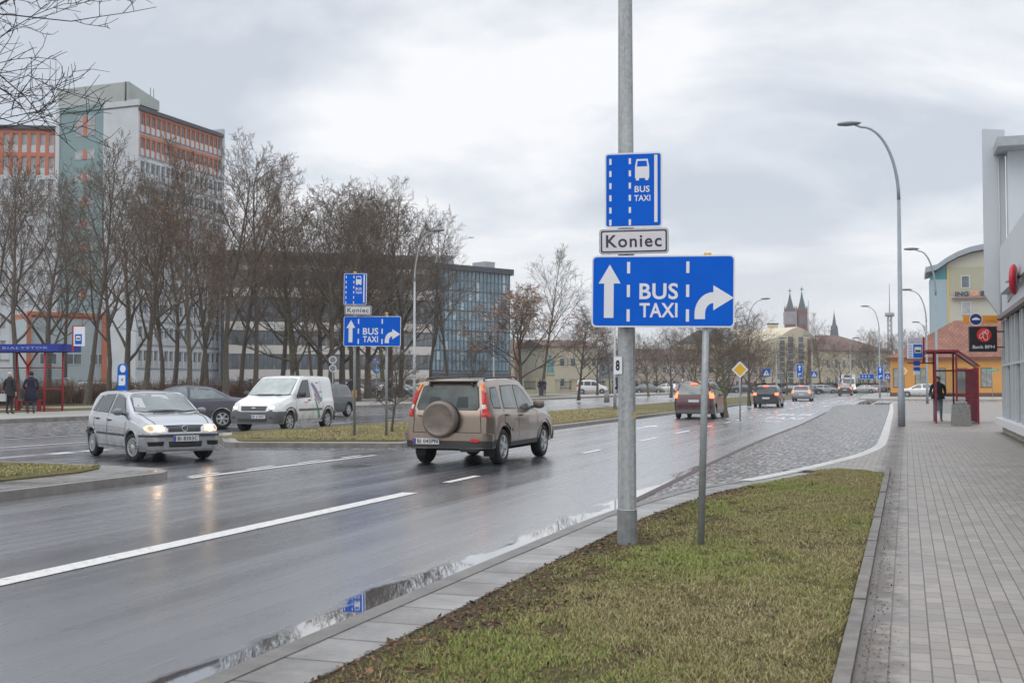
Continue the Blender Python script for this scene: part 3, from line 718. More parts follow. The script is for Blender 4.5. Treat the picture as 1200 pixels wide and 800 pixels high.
def make_polo():
    root = thing('silver_hatchback', 'silver five door hatchback with lit headlamps turning through the gap in the median', 'car')
    pm = paint('silver paint', (.43, .45, .48), .8, .27)
    c = Car([(-1.76, .25), (-1.75, .50), (-1.72, .62), (-1.69, .86), (-1.55, 1.10), (-1.40, 1.32), (-1.30, 1.375), (-1.0, 1.415), (-.5, 1.43), (0, 1.42), (.28, 1.385), (.40, 1.345), (.98, .975), (1.05, .955), (1.4, .90), (1.70, .815), (1.88, .73), (1.945, .66), (1.965, .55), (1.985, .50), (1.995, .38), (1.97, .24)],
            [(-1.76, .84), (-1.2, .925), (0, .91), (.9, .86), (1.4, .77), (1.75, .68), (2, .55)], 1.655, 2.41, .285, z0=.21, tumble=.36, endw=.76, endr=.5)
    c.body(root, pm)
    # glazing
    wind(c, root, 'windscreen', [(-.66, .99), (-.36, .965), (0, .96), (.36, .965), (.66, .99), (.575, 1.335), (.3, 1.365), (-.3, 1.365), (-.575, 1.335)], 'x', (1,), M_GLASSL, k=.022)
    wind(c, root, 'rear_window', [(-.6, .95), (.6, .95), (.5, 1.30), (-.5, 1.30)], 'x', (-1,), M_GLASS)
    wind(c, root, 'front_door_window', [(-.16, .945), (.82, .905), (.42, 1.26), (.16, 1.33), (-.10, 1.345)], 'y', (-1, 1), M_GLASS, k=.026)
    wind(c, root, 'rear_door_window', [(-.98, .965), (-.25, .95), (-.19, 1.345), (-.78, 1.325), (-.90, 1.20)], 'y', (-1, 1), M_GLASS, k=.026)
    wind(c, root, 'quarter_window', [(-1.30, .985), (-1.03, .968), (-.95, 1.2), (-.86, 1.31), (-1.02, 1.30)], 'y', (-1, 1), M_GLASS, k=.022)
    # door gaps
    for s in (-1, 1):
        gp = MB()
        for pl in ([(-.205, .28), (-.19, .28), (-.19, .94), (-.205, .94)], [(.86, .28), (.872, .28), (.872, .89), (.86, .89)], [(-.205, .268), (.87, .268), (.87, .28), (-.205, .28)], [(-.85, .268), (-.2, .268), (-.2, .28), (-.85, .28)],
                   [(-1.07, .72), (-.86, .40), (-.845, .40), (-1.055, .72)], [(-1.07, .72), (-1.055, .72), (-1.0, .955), (-1.015, .955)], [(-.86, .268), (-.845, .268), (-.845, .41), (-.86, .41)]): c.decal(gp, pl, 'y', s, .004, 0, .1)
        gp.build('door_gap', M_SEAM, root)
    c.part(root, 'rubbing_strip', M_PLA, [([(-.83, .50), (.83, .49), (.83, .535), (-.83, .545)], 'y', (-1, 1), .012)])
    c.part(root, 'wheel_arch_lip', pm, [(arch_poly(x, .285, .035, .052, .25), 'y', (-1, 1), .012) for x in (-1.205, 1.205)])
    c.part(root, 'bonnet_gap', M_SEAM, [([(1.02, -.60), (1.5, -.62), (1.82, -.56), (1.82, -.545), (1.5, -.605), (1.02, -.585)], 'z', (1,), .004), ([(1.02, .585), (1.5, .605), (1.82, .545), (1.82, .56), (1.5, .62), (1.02, .60)], 'z', (1,), .004), ([(1.875, -.54), (1.89, -.54), (1.89, .54), (1.875, .54)], 'z', (1,), .004)])
    # nose
    c.part(root, 'bumper', pm, [([(-.80, .25), (.80, .25), (.81, .50), (.78, .575), (-.78, .575), (-.81, .50)], 'x', (1,), .035), ([(-.80, .28), (.80, .28), (.80, .62), (-.80, .62)], 'x', (-1,), .035)])
    c.part(root, 'bumper_strip', M_PLA, [([(-.805, .50), (.805, .50), (.80, .545), (-.80, .545)], 'x', (1,), .046), ([(1.62, .50), (1.9, .50), (1.9, .54), (1.62, .54)], 'y', (-1, 1), .012), ([(-.80, .50), (.80, .50), (.80, .545), (-.80, .545)], 'x', (-1,), .046)])
    c.part(root, 'air_intake', M_WELL, [([(-.33, .30), (.33, .30), (.35, .41), (-.35, .41)], 'x', (1,), .040), ([(.46, .33), (.70, .33), (.72, .41), (.44, .42)], 'x', (1,), .040), ([(-.46, .33), (-.70, .33), (-.72, .41), (-.44, .42)], 'x', (1,), .040)])
    c.part(root, 'intake_slats', M_PLG, [([(-.33, z), (.33, z), (.33, z + .007), (-.33, z + .007)], 'x', (1,), .043) for z in (.33, .355, .38)])
    c.part(root, 'grille', M_PLA, [([(-.33, .60), (.33, .60), (.37, .71), (-.37, .71)], 'x', (1,), .010)])
    c.part(root, 'grille_bars', M_PLG, [([(-.34, z), (.34, z), (.34, z + .008), (-.34, z + .008)], 'x', (1,), .0135) for z in (.62, .642, .664, .686)])
    for s in (-1, 1):
        hp = [(.40, .605), (.70, .60), (.755, .64), (.76, .69), (.70, .735), (.42, .725)]
        if s < 0: hp = [(-a, b) for a, b in hp][::-1]
        m = MB(); c.decal(m, hp, 'x', 1, .010, 0, .05); h = m.build('headlight', mat('lit lamp lens', (.9, .62, .42), .15, 0, var=0, emit=.45), root)
        m = MB(); c.decal(m, ellipse(s * .53, .665, .062, .045, 16), 'x', 1, .018, 0, .03); m.build('bulb', M_HL, h)
        m = MB(); c.decal(m, ellipse(s * .665, .668, .045, .045, 14), 'x', 1, .016, 0, .03); m.build('indicator', mat('lens', (.7, .55, .42), .1, var=0), h)
        tp = [(.60, .70), (.74, .70), (.72, .90), (.60, .90)]; tp = [(s * a, b) for a, b in tp][::s]
        m = MB(); c.decal(m, tp, 'x', -1, .01, 0, .05); m.build('tail_light', M_TL, root)
    # round badge with two letters in strokes
    h, _ = c.hit(0, .665, 'x', 1); b = MB()
    for a, z in ((.062, .0), ): b.lathe([(.062, 0), (.062, .012), (.052, .012), (.052, 0)], 24, 0)
    b.lathe([(.052, .003), (.0001, .003)], 20, 1)
    def stroke(pts, z, w=.009):
        for p, q in zip(pts, pts[1:]):
            d = Vector((q[0] - p[0], q[1] - p[1])).normalized(); n_ = Vector((-d.y, d.x)) * w / 2
            b.add([(p[0] + n_.x, p[1] + n_.y, z), (p[0] - n_.x, p[1] - n_.y, z), (q[0] - n_.x, q[1] - n_.y, z), (q[0] + n_.x, q[1] + n_.y, z)], [(0, 1, 2, 3)], 0)
    stroke([(-.022, .048), (0, .004), (.022, .048)], .011); stroke([(-.047, .02), (-.024, -.044), (0, .002), (.024, -.044), (.047, .02)], .0105)
    bo = b.build('badge', [M_CHR, M_PLA], root); bo.matrix_local = Matrix.Translation((h.x + .014, 0, .665)) @ Matrix.Rotation(R(90), 4, 'Z') @ Matrix.Rotation(R(90), 4, 'X')
    plate(c, root, 'BI 8303C', 2.04, .0, .47, 1); plate(c, root, 'BI 8303C', -1.80, 0, .78, -1)
    mirror(c, root, .66, .955, pm); handle(c, root, -.09, .80, M_PLA); handle(c, root, -.82, .82, M_PLA)
    for y in (-.3, .25): bar(root, 'wiper', M_PLA, [(1.02, y, .975), (.99, y + .25, 1.0), (.95, y + .5, 1.0)], .009)
    hs, _ = c.hit(.45, 1.2, 'x', 1)
    # papers and a pine-tree shaped air freshener behind the screen are seen as pale shapes on the glass
    m = MB(); c.decal(m, [(-.62 , 1.08), (-.38, 1.06), (-.36, 1.26), (-.53, 1.27)], 'x', 1, .008, 0, .06); m.build('sun_visor', M_DISP, root)
    m = MB(); c.decal(m, [(.02, 1.28), (.2, 1.22), (.2, 1.30), (.1, 1.33), (-.1, 1.33), (-.16, 1.28)], 'x', 1, .008, 0, .06); m.build('inner_mirror', M_DISP, root)
    bar(root, 'aerial', M_PLA, [(-1.2, 0, 1.39), (-1.5, 0, 1.55)], .006)
    c.wheels(root, rim_disc(15, .026, .24), mat('hubcap silver', (.48, .49, .49), .4, .4, var=.1), steer=R(12), tw=.18)
    return root, c

def make_crv():
    root = thing('beige_suv', 'beige metallic off roader with a covered spare wheel on its tailgate driving away', 'car')
    pm = paint('beige paint', (.25, .195, .155), .75, .28)
    c = Car([(-2.12, .42), (-2.11, .60), (-2.10, .80), (-2.085, 1.0), (-2.02, 1.20), (-1.93, 1.42), (-1.87, 1.56), (-1.80, 1.61), (-1.6, 1.645), (-1.0, 1.675), (-.3, 1.685), (.1, 1.66), (.28, 1.62), (1.0, 1.11), (1.1, 1.08), (1.6, 1.02), (2.0, .94), (2.12, .86), (2.16, .70), (2.18, .5), (2.15, .34)],
            [(-2.12, .98), (-1, 1.03), (0, 1.0), (1.0, .985), (1.6, .90), (2.1, .75)], 1.78, 2.62, .345, z0=.33, tumble=.27, endw=.88, endr=.42, arch=.06)
    c.body(root, pm)
    wind(c, root, 'rear_window', [(-.60, 1.055), (.60, 1.055), (.645, 1.12), (.57, 1.50), (.5, 1.53), (-.5, 1.53), (-.57, 1.50), (-.645, 1.12)], 'x', (-1,), mat('rear glass', (.05, .065, .065), .08, 0, var=.6, scale=3, spec=.35), k=.03)
    wind(c, root, 'windscreen', [(-.70, 1.12), (.70, 1.12), (.60, 1.58), (-.60, 1.58)], 'x', (1,), M_GLASS)
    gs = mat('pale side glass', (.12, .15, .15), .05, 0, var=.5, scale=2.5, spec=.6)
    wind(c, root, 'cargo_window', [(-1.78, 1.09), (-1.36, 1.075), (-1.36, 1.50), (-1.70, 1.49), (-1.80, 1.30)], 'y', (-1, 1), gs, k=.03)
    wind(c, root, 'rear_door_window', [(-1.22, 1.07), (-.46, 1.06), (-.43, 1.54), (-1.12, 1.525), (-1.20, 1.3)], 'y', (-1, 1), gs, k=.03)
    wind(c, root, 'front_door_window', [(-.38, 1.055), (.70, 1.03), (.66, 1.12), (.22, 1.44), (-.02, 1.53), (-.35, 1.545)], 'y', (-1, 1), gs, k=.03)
    for s in (-1, 1):
        gp = MB()
        for pl in ([(-.425, .42), (-.41, .42), (-.41, 1.05), (-.425, 1.05)], [(.80, .42), (.815, .42), (.80, 1.02), (.785, 1.02)], [(-.93, .40), (.81, .40), (.81, .413), (-.93, .413)], [(-1.27, .80), (-1.255, .80), (-1.24, 1.07), (-1.255, 1.07)], [(-1.25, .80), (-.94, .55), (-.925, .55), (-1.255, .82)]): c.decal(gp, pl, 'y', s, .004, 0, .1)
        gp.build('door_gap', M_SEAM, root)
    c.part(root, 'side_moulding', pm, [([(-.84, .62), (.84, .61), (.84, .68), (-.84, .69)], 'y', (-1, 1), .014)])
    c.part(root, 'sill_guard', M_PLA, [([(-.88, .335), (.88, .335), (.88, .42), (-.88, .42)], 'y', (-1, 1), .012)])
    c.part(root, 'wheel_arch_lip', paint('beige arch', (.20, .165, .145), .4, .4), [(arch_poly(x, .345, .065, .057, .42), 'y', (-1, 1), .016) for x in (-1.31, 1.31)])
    # tail
    c.part(root, 'tailgate_gap', M_SEAM, [([(-.69, .63), (.69, .63), (.69, .642), (-.69, .642)], 'x', (-1,), .004), ([(-.70, .63), (-.688, .63), (-.66, 1.06), (-.672, 1.06)], 'x', (-1,), .004), ([(.688, .63), (.70, .63), (.672, 1.06), (.66, 1.06)], 'x', (-1,), .004)])
    c.part(root, 'bumper', [pm, M_PLA], [([(-.84, .48), (.84, .48), (.85, .60), (.80, .63), (-.80, .63), (-.85, .60)], 'x', (-1,), .075), ([(-.83, .36), (.83, .36), (.84, .485), (-.84, .485)], 'x', (-1,), .06, 1), ([(-.82, .36), (.82, .36), (.82, .62), (-.82, .62)], 'x', (1,), .05)])
    c.part(root, 'side_bumper', [pm, M_PLA], [([(-2.09, .50), (-1.72, .50), (-1.74, .61), (-2.09, .61)], 'y', (-1, 1), .014), ([(-2.09, .37), (-1.70, .37), (-1.72, .50), (-2.09, .50)], 'y', (-1, 1), .014, 1)])
    for s in (-1, 1):
        def q(pts): return [(s * a, b) for a, b in pts][::s]
        m = MB()
        c.decal(m, q([(.70, .93), (.765, .93), (.765, 1.08), (.695, 1.08)]), 'x', -1, .018, 0, .025)
        c.decal(m, q([(.69, 1.16), (.75, 1.16), (.685, 1.42), (.635, 1.42)]), 'x', -1, .018, 0, .025)
        for pl, mi_ in (([(-2.11, .93), (-2.0, .93), (-1.99, 1.16), (-2.10, 1.16)], 0), ([(-2.10, 1.16), (-1.985, 1.16), (-1.90, 1.42), (-1.99, 1.42)], 0), ([(-1.99, 1.42), (-1.90, 1.42), (-1.86, 1.56), (-1.92, 1.57)], 1)):
            c.decal(m, pl, 'y', s, .020, mi_, .025)
        c.decal(m, q([(.695, 1.08), (.765, 1.08), (.755, 1.16), (.69, 1.16)]), 'x', -1, .020, 2, .025)
        c.decal(m, q([(.635, 1.42), (.685, 1.42), (.63, 1.57), (.59, 1.56)]), 'x', -1, .018, 1, .025)
        m.build('tail_light', [M_TL, M_AMB, M_LENS], root)
        c.part(root, 'rear_reflector', M_TL, [(q([(.52, .46), (.68, .46), (.68, .52), (.52, .52)]), 'x', (-1,), .082)])
        c.part(root, 'headlight', M_LENS, [(q([(.48, .78), (.82, .78), (.80, .92), (.5, .90)]), 'x', (1,), .012)])
    c.part(root, 'grille', M_PLA, [([(-.38, .78), (.38, .78), (.4, .88), (-.4, .88)], 'x', (1,), .012)])
    # spare wheel in its shell
    sp = MB(); sp.lathe([(.335, .0), (.35, .06), (.35, .17), (.335, .205), (.30, .225), (.275, .218), (.262, .212), (.12, .222), (.0001, .224)], 40, 0)
    sp.lathe([(.30, -.02), (.352, .005), (.352, .075), (.30, .09)], 40, 1)
    so2 = sp.build('spare_wheel', [pm, M_RUB], root); so2.matrix_local = Matrix.Translation((-2.10, .09, .885)) @ Matrix.Rotation(R(-90), 4, 'Y')
    rd = MB()
    for z in (.10, -.12): 
        for y in (.17, -.17): rd.box(z - .006, z + .006, y - .1 * (1), y + .06, .212, .226)
    rr = rd.build('cover_ridge', pm, so2)
    bar(root, 'tailgate_handle', pm, [(-2.135, .58, .955), (-2.145, .52, .96), (-2.145, .38, .96), (-2.135, .32, .955)], .018)
    t = text('AWD', .06, .003); m = MB(); m.mesh(t, 0); 
    c.part(root, 'tailgate_panel', pm, [([(.22, .70), (.62, .70), (.62, .715), (.22, .715)], 'x', (-1,), .012), ([(.22, .77), (.62, .77), (.62, .785), (.22, .785)], 'x', (-1,), .012), ([(.22, .80), (.62, .80), (.62, .815), (.22, .815)], 'x', (-1,), .012)])
    plate(c, root, 'BI 045PN', -2.20, .38, .47, -1, w=.52)
    ex = MB(); ex.tube([(-2.16, -.34, .37), (-1.9, -.34, .37)], [.045, .04], 12); ex.tube([(-2.0, -.25, .35), (-2.0, -.6, .35)], .09, 10); ex.build('exhaust', M_PLG, root)
    for s in (-1, 1): mf = MB(); mf.box(-1.72, -1.70, s * .70 - .1, s * .70 + .1, .17, .42); mf.build('mud_flap', M_RUB, root)
    for s in (-1, 1):
        bar(root, 'roof_rail', M_PLA, [(-1.72, s * .60, 1.60), (-1.65, s * .60, 1.665), (.05, s * .62, 1.70), (.2, s * .62, 1.655)], .016)
    m = MB(); m.box(-1.93, -1.70, -.50, .50, 1.60, 1.625); m.build('roof_spoiler', pm, root)
    for y in (.43, -.43): bar(root, 'wiper_jet', M_PLA, [(-1.90, y, 1.58), (-1.94, y - .02, 1.53)], .022)
    bar(root, 'wiper', M_PLA, [(-2.10, .0, 1.07), (-2.08, .30, 1.10), (-2.06, .45, 1.12)], .012)
    # occupants and headrests read as dark shapes low in the rear glass
    c.part(root, 'headrest', mat('seat grey', (.03, .04, .04), .7, var=0), [([(-.42, 1.10), (-.16, 1.10), (-.18, 1.30), (-.38, 1.31)], 'x', (-1,), .008), ([(.16, 1.10), (.42, 1.10), (.38, 1.31), (.18, 1.30)], 'x', (-1,), .008)])
    m = MB(); m.box(-1.2, 1.7, -.6, .6, .24, .40); m.build('chassis', M_WELL, root)
    mirror(c, root, .55, 1.10, pm, 1.25); handle(c, root, -.28, .93, pm, dark=pm); handle(c, root, -1.12, .95, pm, dark=pm)
    bar(root, 'aerial', M_PLA, [(-.9, .0, 1.67), (-.95, 0, 1.75)], .008)
    c.wheels(root, rim_disc(5, .14, .28), M_RIM, tw=.215, yoff=.02)
    return root, c

def make_van():
    root = thing('white_panel_van', 'white panel van with dark grey bumper and arches waiting beyond the median', 'van')
    pm = paint('white van paint', (.70, .71, .72), 0, .3)
    c = Car([(-2.02, .33), (-2.01, .7), (-1.99, 1.2), (-1.94, 1.68), (-1.88, 1.77), (-1.6, 1.805), (-.8, 1.82), (0, 1.81), (.30, 1.775), (.42, 1.73), (1.16, 1.16), (1.24, 1.13), (1.6, 1.04), (1.95, .93), (2.07, .84), (2.12, .70), (2.16, .55), (2.17, .42), (2.14, .27)],
            [(-2.02, 1.0), (0, 1.0), (1.1, 1.02), (1.6, .90), (2.1, .72)], 1.795, 2.665, .325, z0=.27, tumble=.17, endw=.84, endr=.5, arch=.055)
    c.body(root, pm)
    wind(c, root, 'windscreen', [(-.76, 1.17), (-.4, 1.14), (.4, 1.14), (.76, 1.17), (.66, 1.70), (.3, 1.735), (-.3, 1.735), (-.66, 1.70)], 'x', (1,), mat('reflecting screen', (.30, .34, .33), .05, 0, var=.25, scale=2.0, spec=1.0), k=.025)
    wind(c, root, 'cab_window', [(-.12, 1.09), (.86, 1.06), (.84, 1.15), (.38, 1.60), (.26, 1.66), (-.12, 1.67)], 'y', (-1, 1), M_GLASS)
    for s in (-1, 1):
        gp = MB()
        for pl in ([(-.20, .36), (-.188, .36), (-.188, 1.70), (-.20, 1.70)], [(-.95, .40), (-.938, .40), (-.938, 1.70), (-.95, 1.70)], [(.95, .70), (.962, .70), (.94, 1.08), (.928, 1.08)], [(-.95, .36), (.9, .36), (.9, .372), (-.95, .372)]): c.decal(gp, pl, 'y', s, .004, 0, .1)
        gp.build('door_gap', M_PLG, root)
    c.part(root, 'side_moulding', M_PLG, [([(-.86, .66), (.78, .66), (.78, .73), (-.86, .73)], 'y', (-1, 1), .014)])
    c.part(root, 'wheel_arch_trim', M_PLG, [(arch_poly(x, .325, .10, .052, .33), 'y', (-1, 1), .022) for x in (-1.3325, 1.3325)])
    c.part(root, 'bumper', [M_PLG, M_PLA], [([(-.86, .28), (.86, .28), (.87, .62), (.62, .70), (.45, .645), (-.45, .645), (-.62, .70), (-.87, .62)], 'x', (1,), .05), ([(-.5, .33), (.5, .33), (.52, .44), (-.52, .44)], 'x', (1,), .056, 1), ([(-.86, .30), (.86, .30), (.86, .60), (-.86, .60)], 'x', (-1,), .05)])
    c.part(root, 'side_bumper', M_PLG, [([(1.70, .30), (2.05, .30), (2.05, .66), (1.68, .66)], 'y', (-1, 1), .016), ([(-2.0, .32), (-1.72, .32), (-1.72, .6), (-2.0, .6)], 'y', (-1, 1), .016)])
    c.part(root, 'grille', M_PLG, [([(-.43, .68), (.43, .68), (.46, .83), (-.46, .83)], 'x', (1,), .014)])
    c.part(root, 'grille_bars', M_PLA, [([(-.42, z), (.42, z), (.42, z + .02), (-.42, z + .02)], 'x', (1,), .018) for z in (.70, .74, .78)])
    for s in (-1, 1):
        q = lambda pts: [(s * a, b) for a, b in pts][::s]
        m = MB(); c.decal(m, q([(.52, .71), (.82, .73), (.80, .93), (.70, .955), (.56, .90)]), 'x', 1, .014, 0, .05); h = m.build('headlight', M_LENS, root)
        m = MB(); c.decal(m, ellipse(s * .655, .785, .075, .05, 14), 'x', 1, .022, 0, .03); m.build('bulb', M_HLW, h)
        c.part(root, 'fog_lamp', M_PLA, [(ellipse(s * .66, .47, .06, .035, 12), 'x', (1,), .058)], step=.04)
        c.part(root, 'tail_light', M_TL, [(q([(.70, .75), (.80, .75), (.78, 1.15), (.70, 1.15)]), 'x', (-1,), .012)])
    h_, _ = c.hit(0, .76, 'x', 1); b = MB(); b.lathe([(.07, 0), (.07, .01), (.0001, .013)], 24, 0); bo = b.build('badge', mat('oval badge', (.35, .38, .45), .2, .4, var=0), root)
    bo.matrix_local = Matrix.Translation((h_.x + .02, 0, .76)) @ Matrix.Rotation(R(90), 4, 'Z') @ Matrix.Rotation(R(90), 4, 'X') @ Matrix.Diagonal((1.2, .55, 1, 1))
    # printed picture on the load side: a tall stemmed drawing in plum and green
    M_PL = mat('plum print', (.22, .19, .33), .4, var=.5, scale=12); M_GR = mat('green print', (.10, .30, .17), .4, var=.3, scale=9); M_PK = mat('pink print', (.45, .16, .24), .4, var=.3, scale=14)
    c.part(root, 'side_print', [M_PL, M_GR, M_PK], [([(-.36, 1.60), (-.28, 1.52), (-.55, 1.18), (-.74, .92), (-.86, .94), (-.80, 1.16), (-.58, 1.45)], 'y', (1,), .006, 0), ([(-.40, 1.18), (-.46, 1.25), (-.64, 1.0), (-.70, .86), (-.62, .86)], 'y', (1,), .008, 2),
        ([(-.35, 1.05), (-.45, 1.04), (-.60, .72), (-.74, .40), (-.58, .40), (-.47, .72)], 'y', (1,), .007, 1), ([(-.70, 1.12), (-.92, 1.08), (-.90, .98), (-.74, 1.0)], 'y', (1,), .007, 1), ([(-.78, 1.28), (-.98, 1.29), (-.98, 1.25), (-.78, 1.24)], 'y', (1,), .006, 1), ([(-.60, 1.58), (-.80, 1.60), (-.80, 1.56), (-.6, 1.55)], 'y', (1,), .006, 0)])
    c.part(root, 'door_print', M_PK, [([(.10, .93), (.42, .93), (.42, .955), (.10, .955)], 'y', (1,), .006), ([(.2, .88), (.38, .88), (.38, .895), (.2, .895)], 'y', (1,), .006)])
    plate(c, root, 'BI 6190C', 2.235, .22, .50, 1); mirror(c, root, .78, 1.16, M_PLA, 1.35); handle(c, root, .0, 1.0, M_PLA)
    for y in (-.35, .3): bar(root, 'wiper', M_PLA, [(1.22, y, 1.155), (1.16, y + .3, 1.19), (1.12, y + .5, 1.20)], .010)
    bar(root, 'aerial', M_PLA, [(.2, 0, 1.79), (.1, 0, 2.05)], .006)
    c.wheels(root, rim_disc(7, .10, .26), mat('van hubcap', (.40, .41, .42), .4, .3, var=.1), tw=.20, steer=R(-4))
    return root, c

KIND = {
 'hatch': dict(prof=[(-1.95, .28), (-1.94, .55), (-1.90, .68), (-1.87, .95), (-1.72, 1.18), (-1.55, 1.38), (-1.3, 1.45), (-.5, 1.49), (.1, 1.46), (.35, 1.40), (1.1, 1.0), (1.6, .93), (1.95, .82), (2.1, .70), (2.16, .5), (2.14, .26)], belt=[(-1.95, .9), (0, .95), (1, .90), (1.6, .80), (2.1, .6)], W_=1.76, wb=2.6, r=.31, z0=.22, tumble=.36, endw=.80, endr=.5,
    sw=[[(-1.50, 1.02), (-.32, .99), (-.30, 1.42), (-1.1, 1.40), (-1.36, 1.28)], [(-.22, .985), (.92, .95), (.30, 1.33), (-.05, 1.42), (-.20, 1.425)]], fw=[(-.70, 1.02), (.70, 1.02), (.58, 1.38), (-.58, 1.38)], rw=[(-.62, .99), (.62, .99), (.52, 1.38), (-.52, 1.38)],
    tl=[(.62, .80), (.82, .80), (.80, .98), (.60, .96)], hl=[(.48, .68), (.80, .70), (.78, .84), (.50, .80)], brk=(1.41, -1.62), pz=.62),
 'sedan': dict(prof=[(-2.28, .30), (-2.27, .55), (-2.24, .70), (-2.20, .92), (-2.0, 1.0), (-1.62, 1.03), (-1.0, 1.34), (-.75, 1.40), (-.2, 1.43), (.2, 1.40), (.4, 1.35), (1.15, .98), (1.7, .90), (2.05, .80), (2.18, .68), (2.24, .5), (2.22, .26)], belt=[(-2.28, .85), (-1.6, .95), (0, .93), (1, .88), (1.7, .78), (2.2, .6)], W_=1.77, wb=2.65, r=.315, z0=.21, tumble=.38, endw=.80, endr=.5,
    sw=[[(-1.45, 1.0), (-.30, .97), (-.28, 1.365), (-.85, 1.335), (-1.02, 1.25)], [(-.20, .968), (1.0, .93), (.38, 1.29), (.0, 1.37), (-.18, 1.37)]], fw=[(-.70, 1.0), (.70, 1.0), (.56, 1.34), (-.56, 1.34)], rw=[(-.62, 1.06), (.62, 1.06), (.52, 1.32), (-.52, 1.32)],
    tl=[(.55, .74), (.82, .74), (.80, .88), (.55, .88)], hl=[(.45, .62), (.80, .64), (.78, .76), (.48, .74)], brk=(1.35, -1.0), pz=.60),
 'mpv': dict(prof=[(-2.1, .30), (-2.09, .60), (-2.06, .80), (-2.02, 1.02), (-1.88, 1.38), (-1.78, 1.58), (-1.6, 1.65), (-.8, 1.70), (0, 1.69), (.5, 1.58), (1.35, 1.10), (1.75, .99), (2.1, .84), (2.24, .70), (2.30, .5), (2.28, .26)], belt=[(-2.1, 1.0), (0, 1.0), (1.2, .95), (1.8, .82), (2.2, .6)], W_=1.84, wb=2.78, r=.325, z0=.22, tumble=.30, endw=.82, endr=.5,
    sw=[[(-1.80, 1.12), (-1.25, 1.09), (-1.22, 1.56), (-1.66, 1.52)], [(-1.15, 1.085), (-.15, 1.06), (-.13, 1.60), (-1.12, 1.575)], [(-.05, 1.055), (1.10, 1.02), (.5, 1.45), (.1, 1.58), (-.03, 1.60)]], fw=[(-.74, 1.14), (.74, 1.14), (.62, 1.60), (-.62, 1.60)], rw=[(-.72, 1.08), (.72, 1.08), (.60, 1.56), (-.60, 1.56)],
    tl=[(.72, .92), (.88, .92), (.82, 1.30), (.70, 1.20)], hl=[(.48, .70), (.84, .74), (.80, .90), (.52, .84)], brk=(1.56, -1.80), pz=.80),
 'estate': dict(prof=[(-2.2, .30), (-2.19, .60), (-2.16, .90), (-2.0, 1.2), (-1.88, 1.36), (-1.7, 1.42), (-.6, 1.46), (.1, 1.43), (.35, 1.38), (1.12, .98), (1.7, .90), (2.05, .80), (2.18, .68), (2.24, .5), (2.22, .26)], belt=[(-2.2, .92), (0, .94), (1, .89), (1.7, .78), (2.2, .6)], W_=1.76, wb=2.65, r=.31, z0=.22, tumble=.36, endw=.82, endr=.48,
    sw=[[(-1.85, 1.02), (-1.35, 1.0), (-1.33, 1.35), (-1.74, 1.33)], [(-1.27, 1.0), (-.30, .98), (-.28, 1.385), (-1.25, 1.365)], [(-.20, .975), (1.0, .93), (.36, 1.30), (.0, 1.38), (-.18, 1.385)]], fw=[(-.70, 1.0), (.70, 1.0), (.58, 1.36), (-.58, 1.36)], rw=[(-.66, 1.0), (.66, 1.0), (.56, 1.34), (-.56, 1.34)],
    tl=[(.66, .74), (.82, .74), (.80, .98), (.66, .98)], hl=[(.45, .62), (.80, .64), (.78, .76), (.48, .74)], brk=(1.37, -1.90), pz=.62),
 'lcv': dict(prof=[(-2.0, .30), (-1.99, .9), (-1.93, 1.5), (-1.86, 1.76), (-1.6, 1.80), (0, 1.80), (.4, 1.72), (1.15, 1.15), (1.7, 1.0), (2.0, .80), (2.06, .5), (2.04, .26)], belt=[(-2.0, 1.0), (0, 1.0), (1.2, .96), (2.0, .65)], W_=1.72, wb=2.6, r=.30, z0=.24, tumble=.16, endw=.84, endr=.45,
    sw=[[(-1.80, 1.12), (-1.12, 1.10), (-1.10, 1.60), (-1.76, 1.58)], [(-1.0, 1.10), (-.18, 1.07), (-.16, 1.60), (-.98, 1.60)], [(-.08, 1.07), (.92, 1.04), (.40, 1.56), (-.06, 1.60)]], fw=[(-.70, 1.16), (.70, 1.16), (.60, 1.68), (-.60, 1.68)], rw=[(-.70, 1.1), (.70, 1.1), (.62, 1.62), (-.62, 1.62)],
    tl=[(.70, .9), (.80, .9), (.80, 1.2), (.70, 1.2)], hl=[(.46, .72), (.78, .74), (.74, .92), (.48, .86)], brk=(1.7, -1.9), pz=.7),
}
PROTO = {}
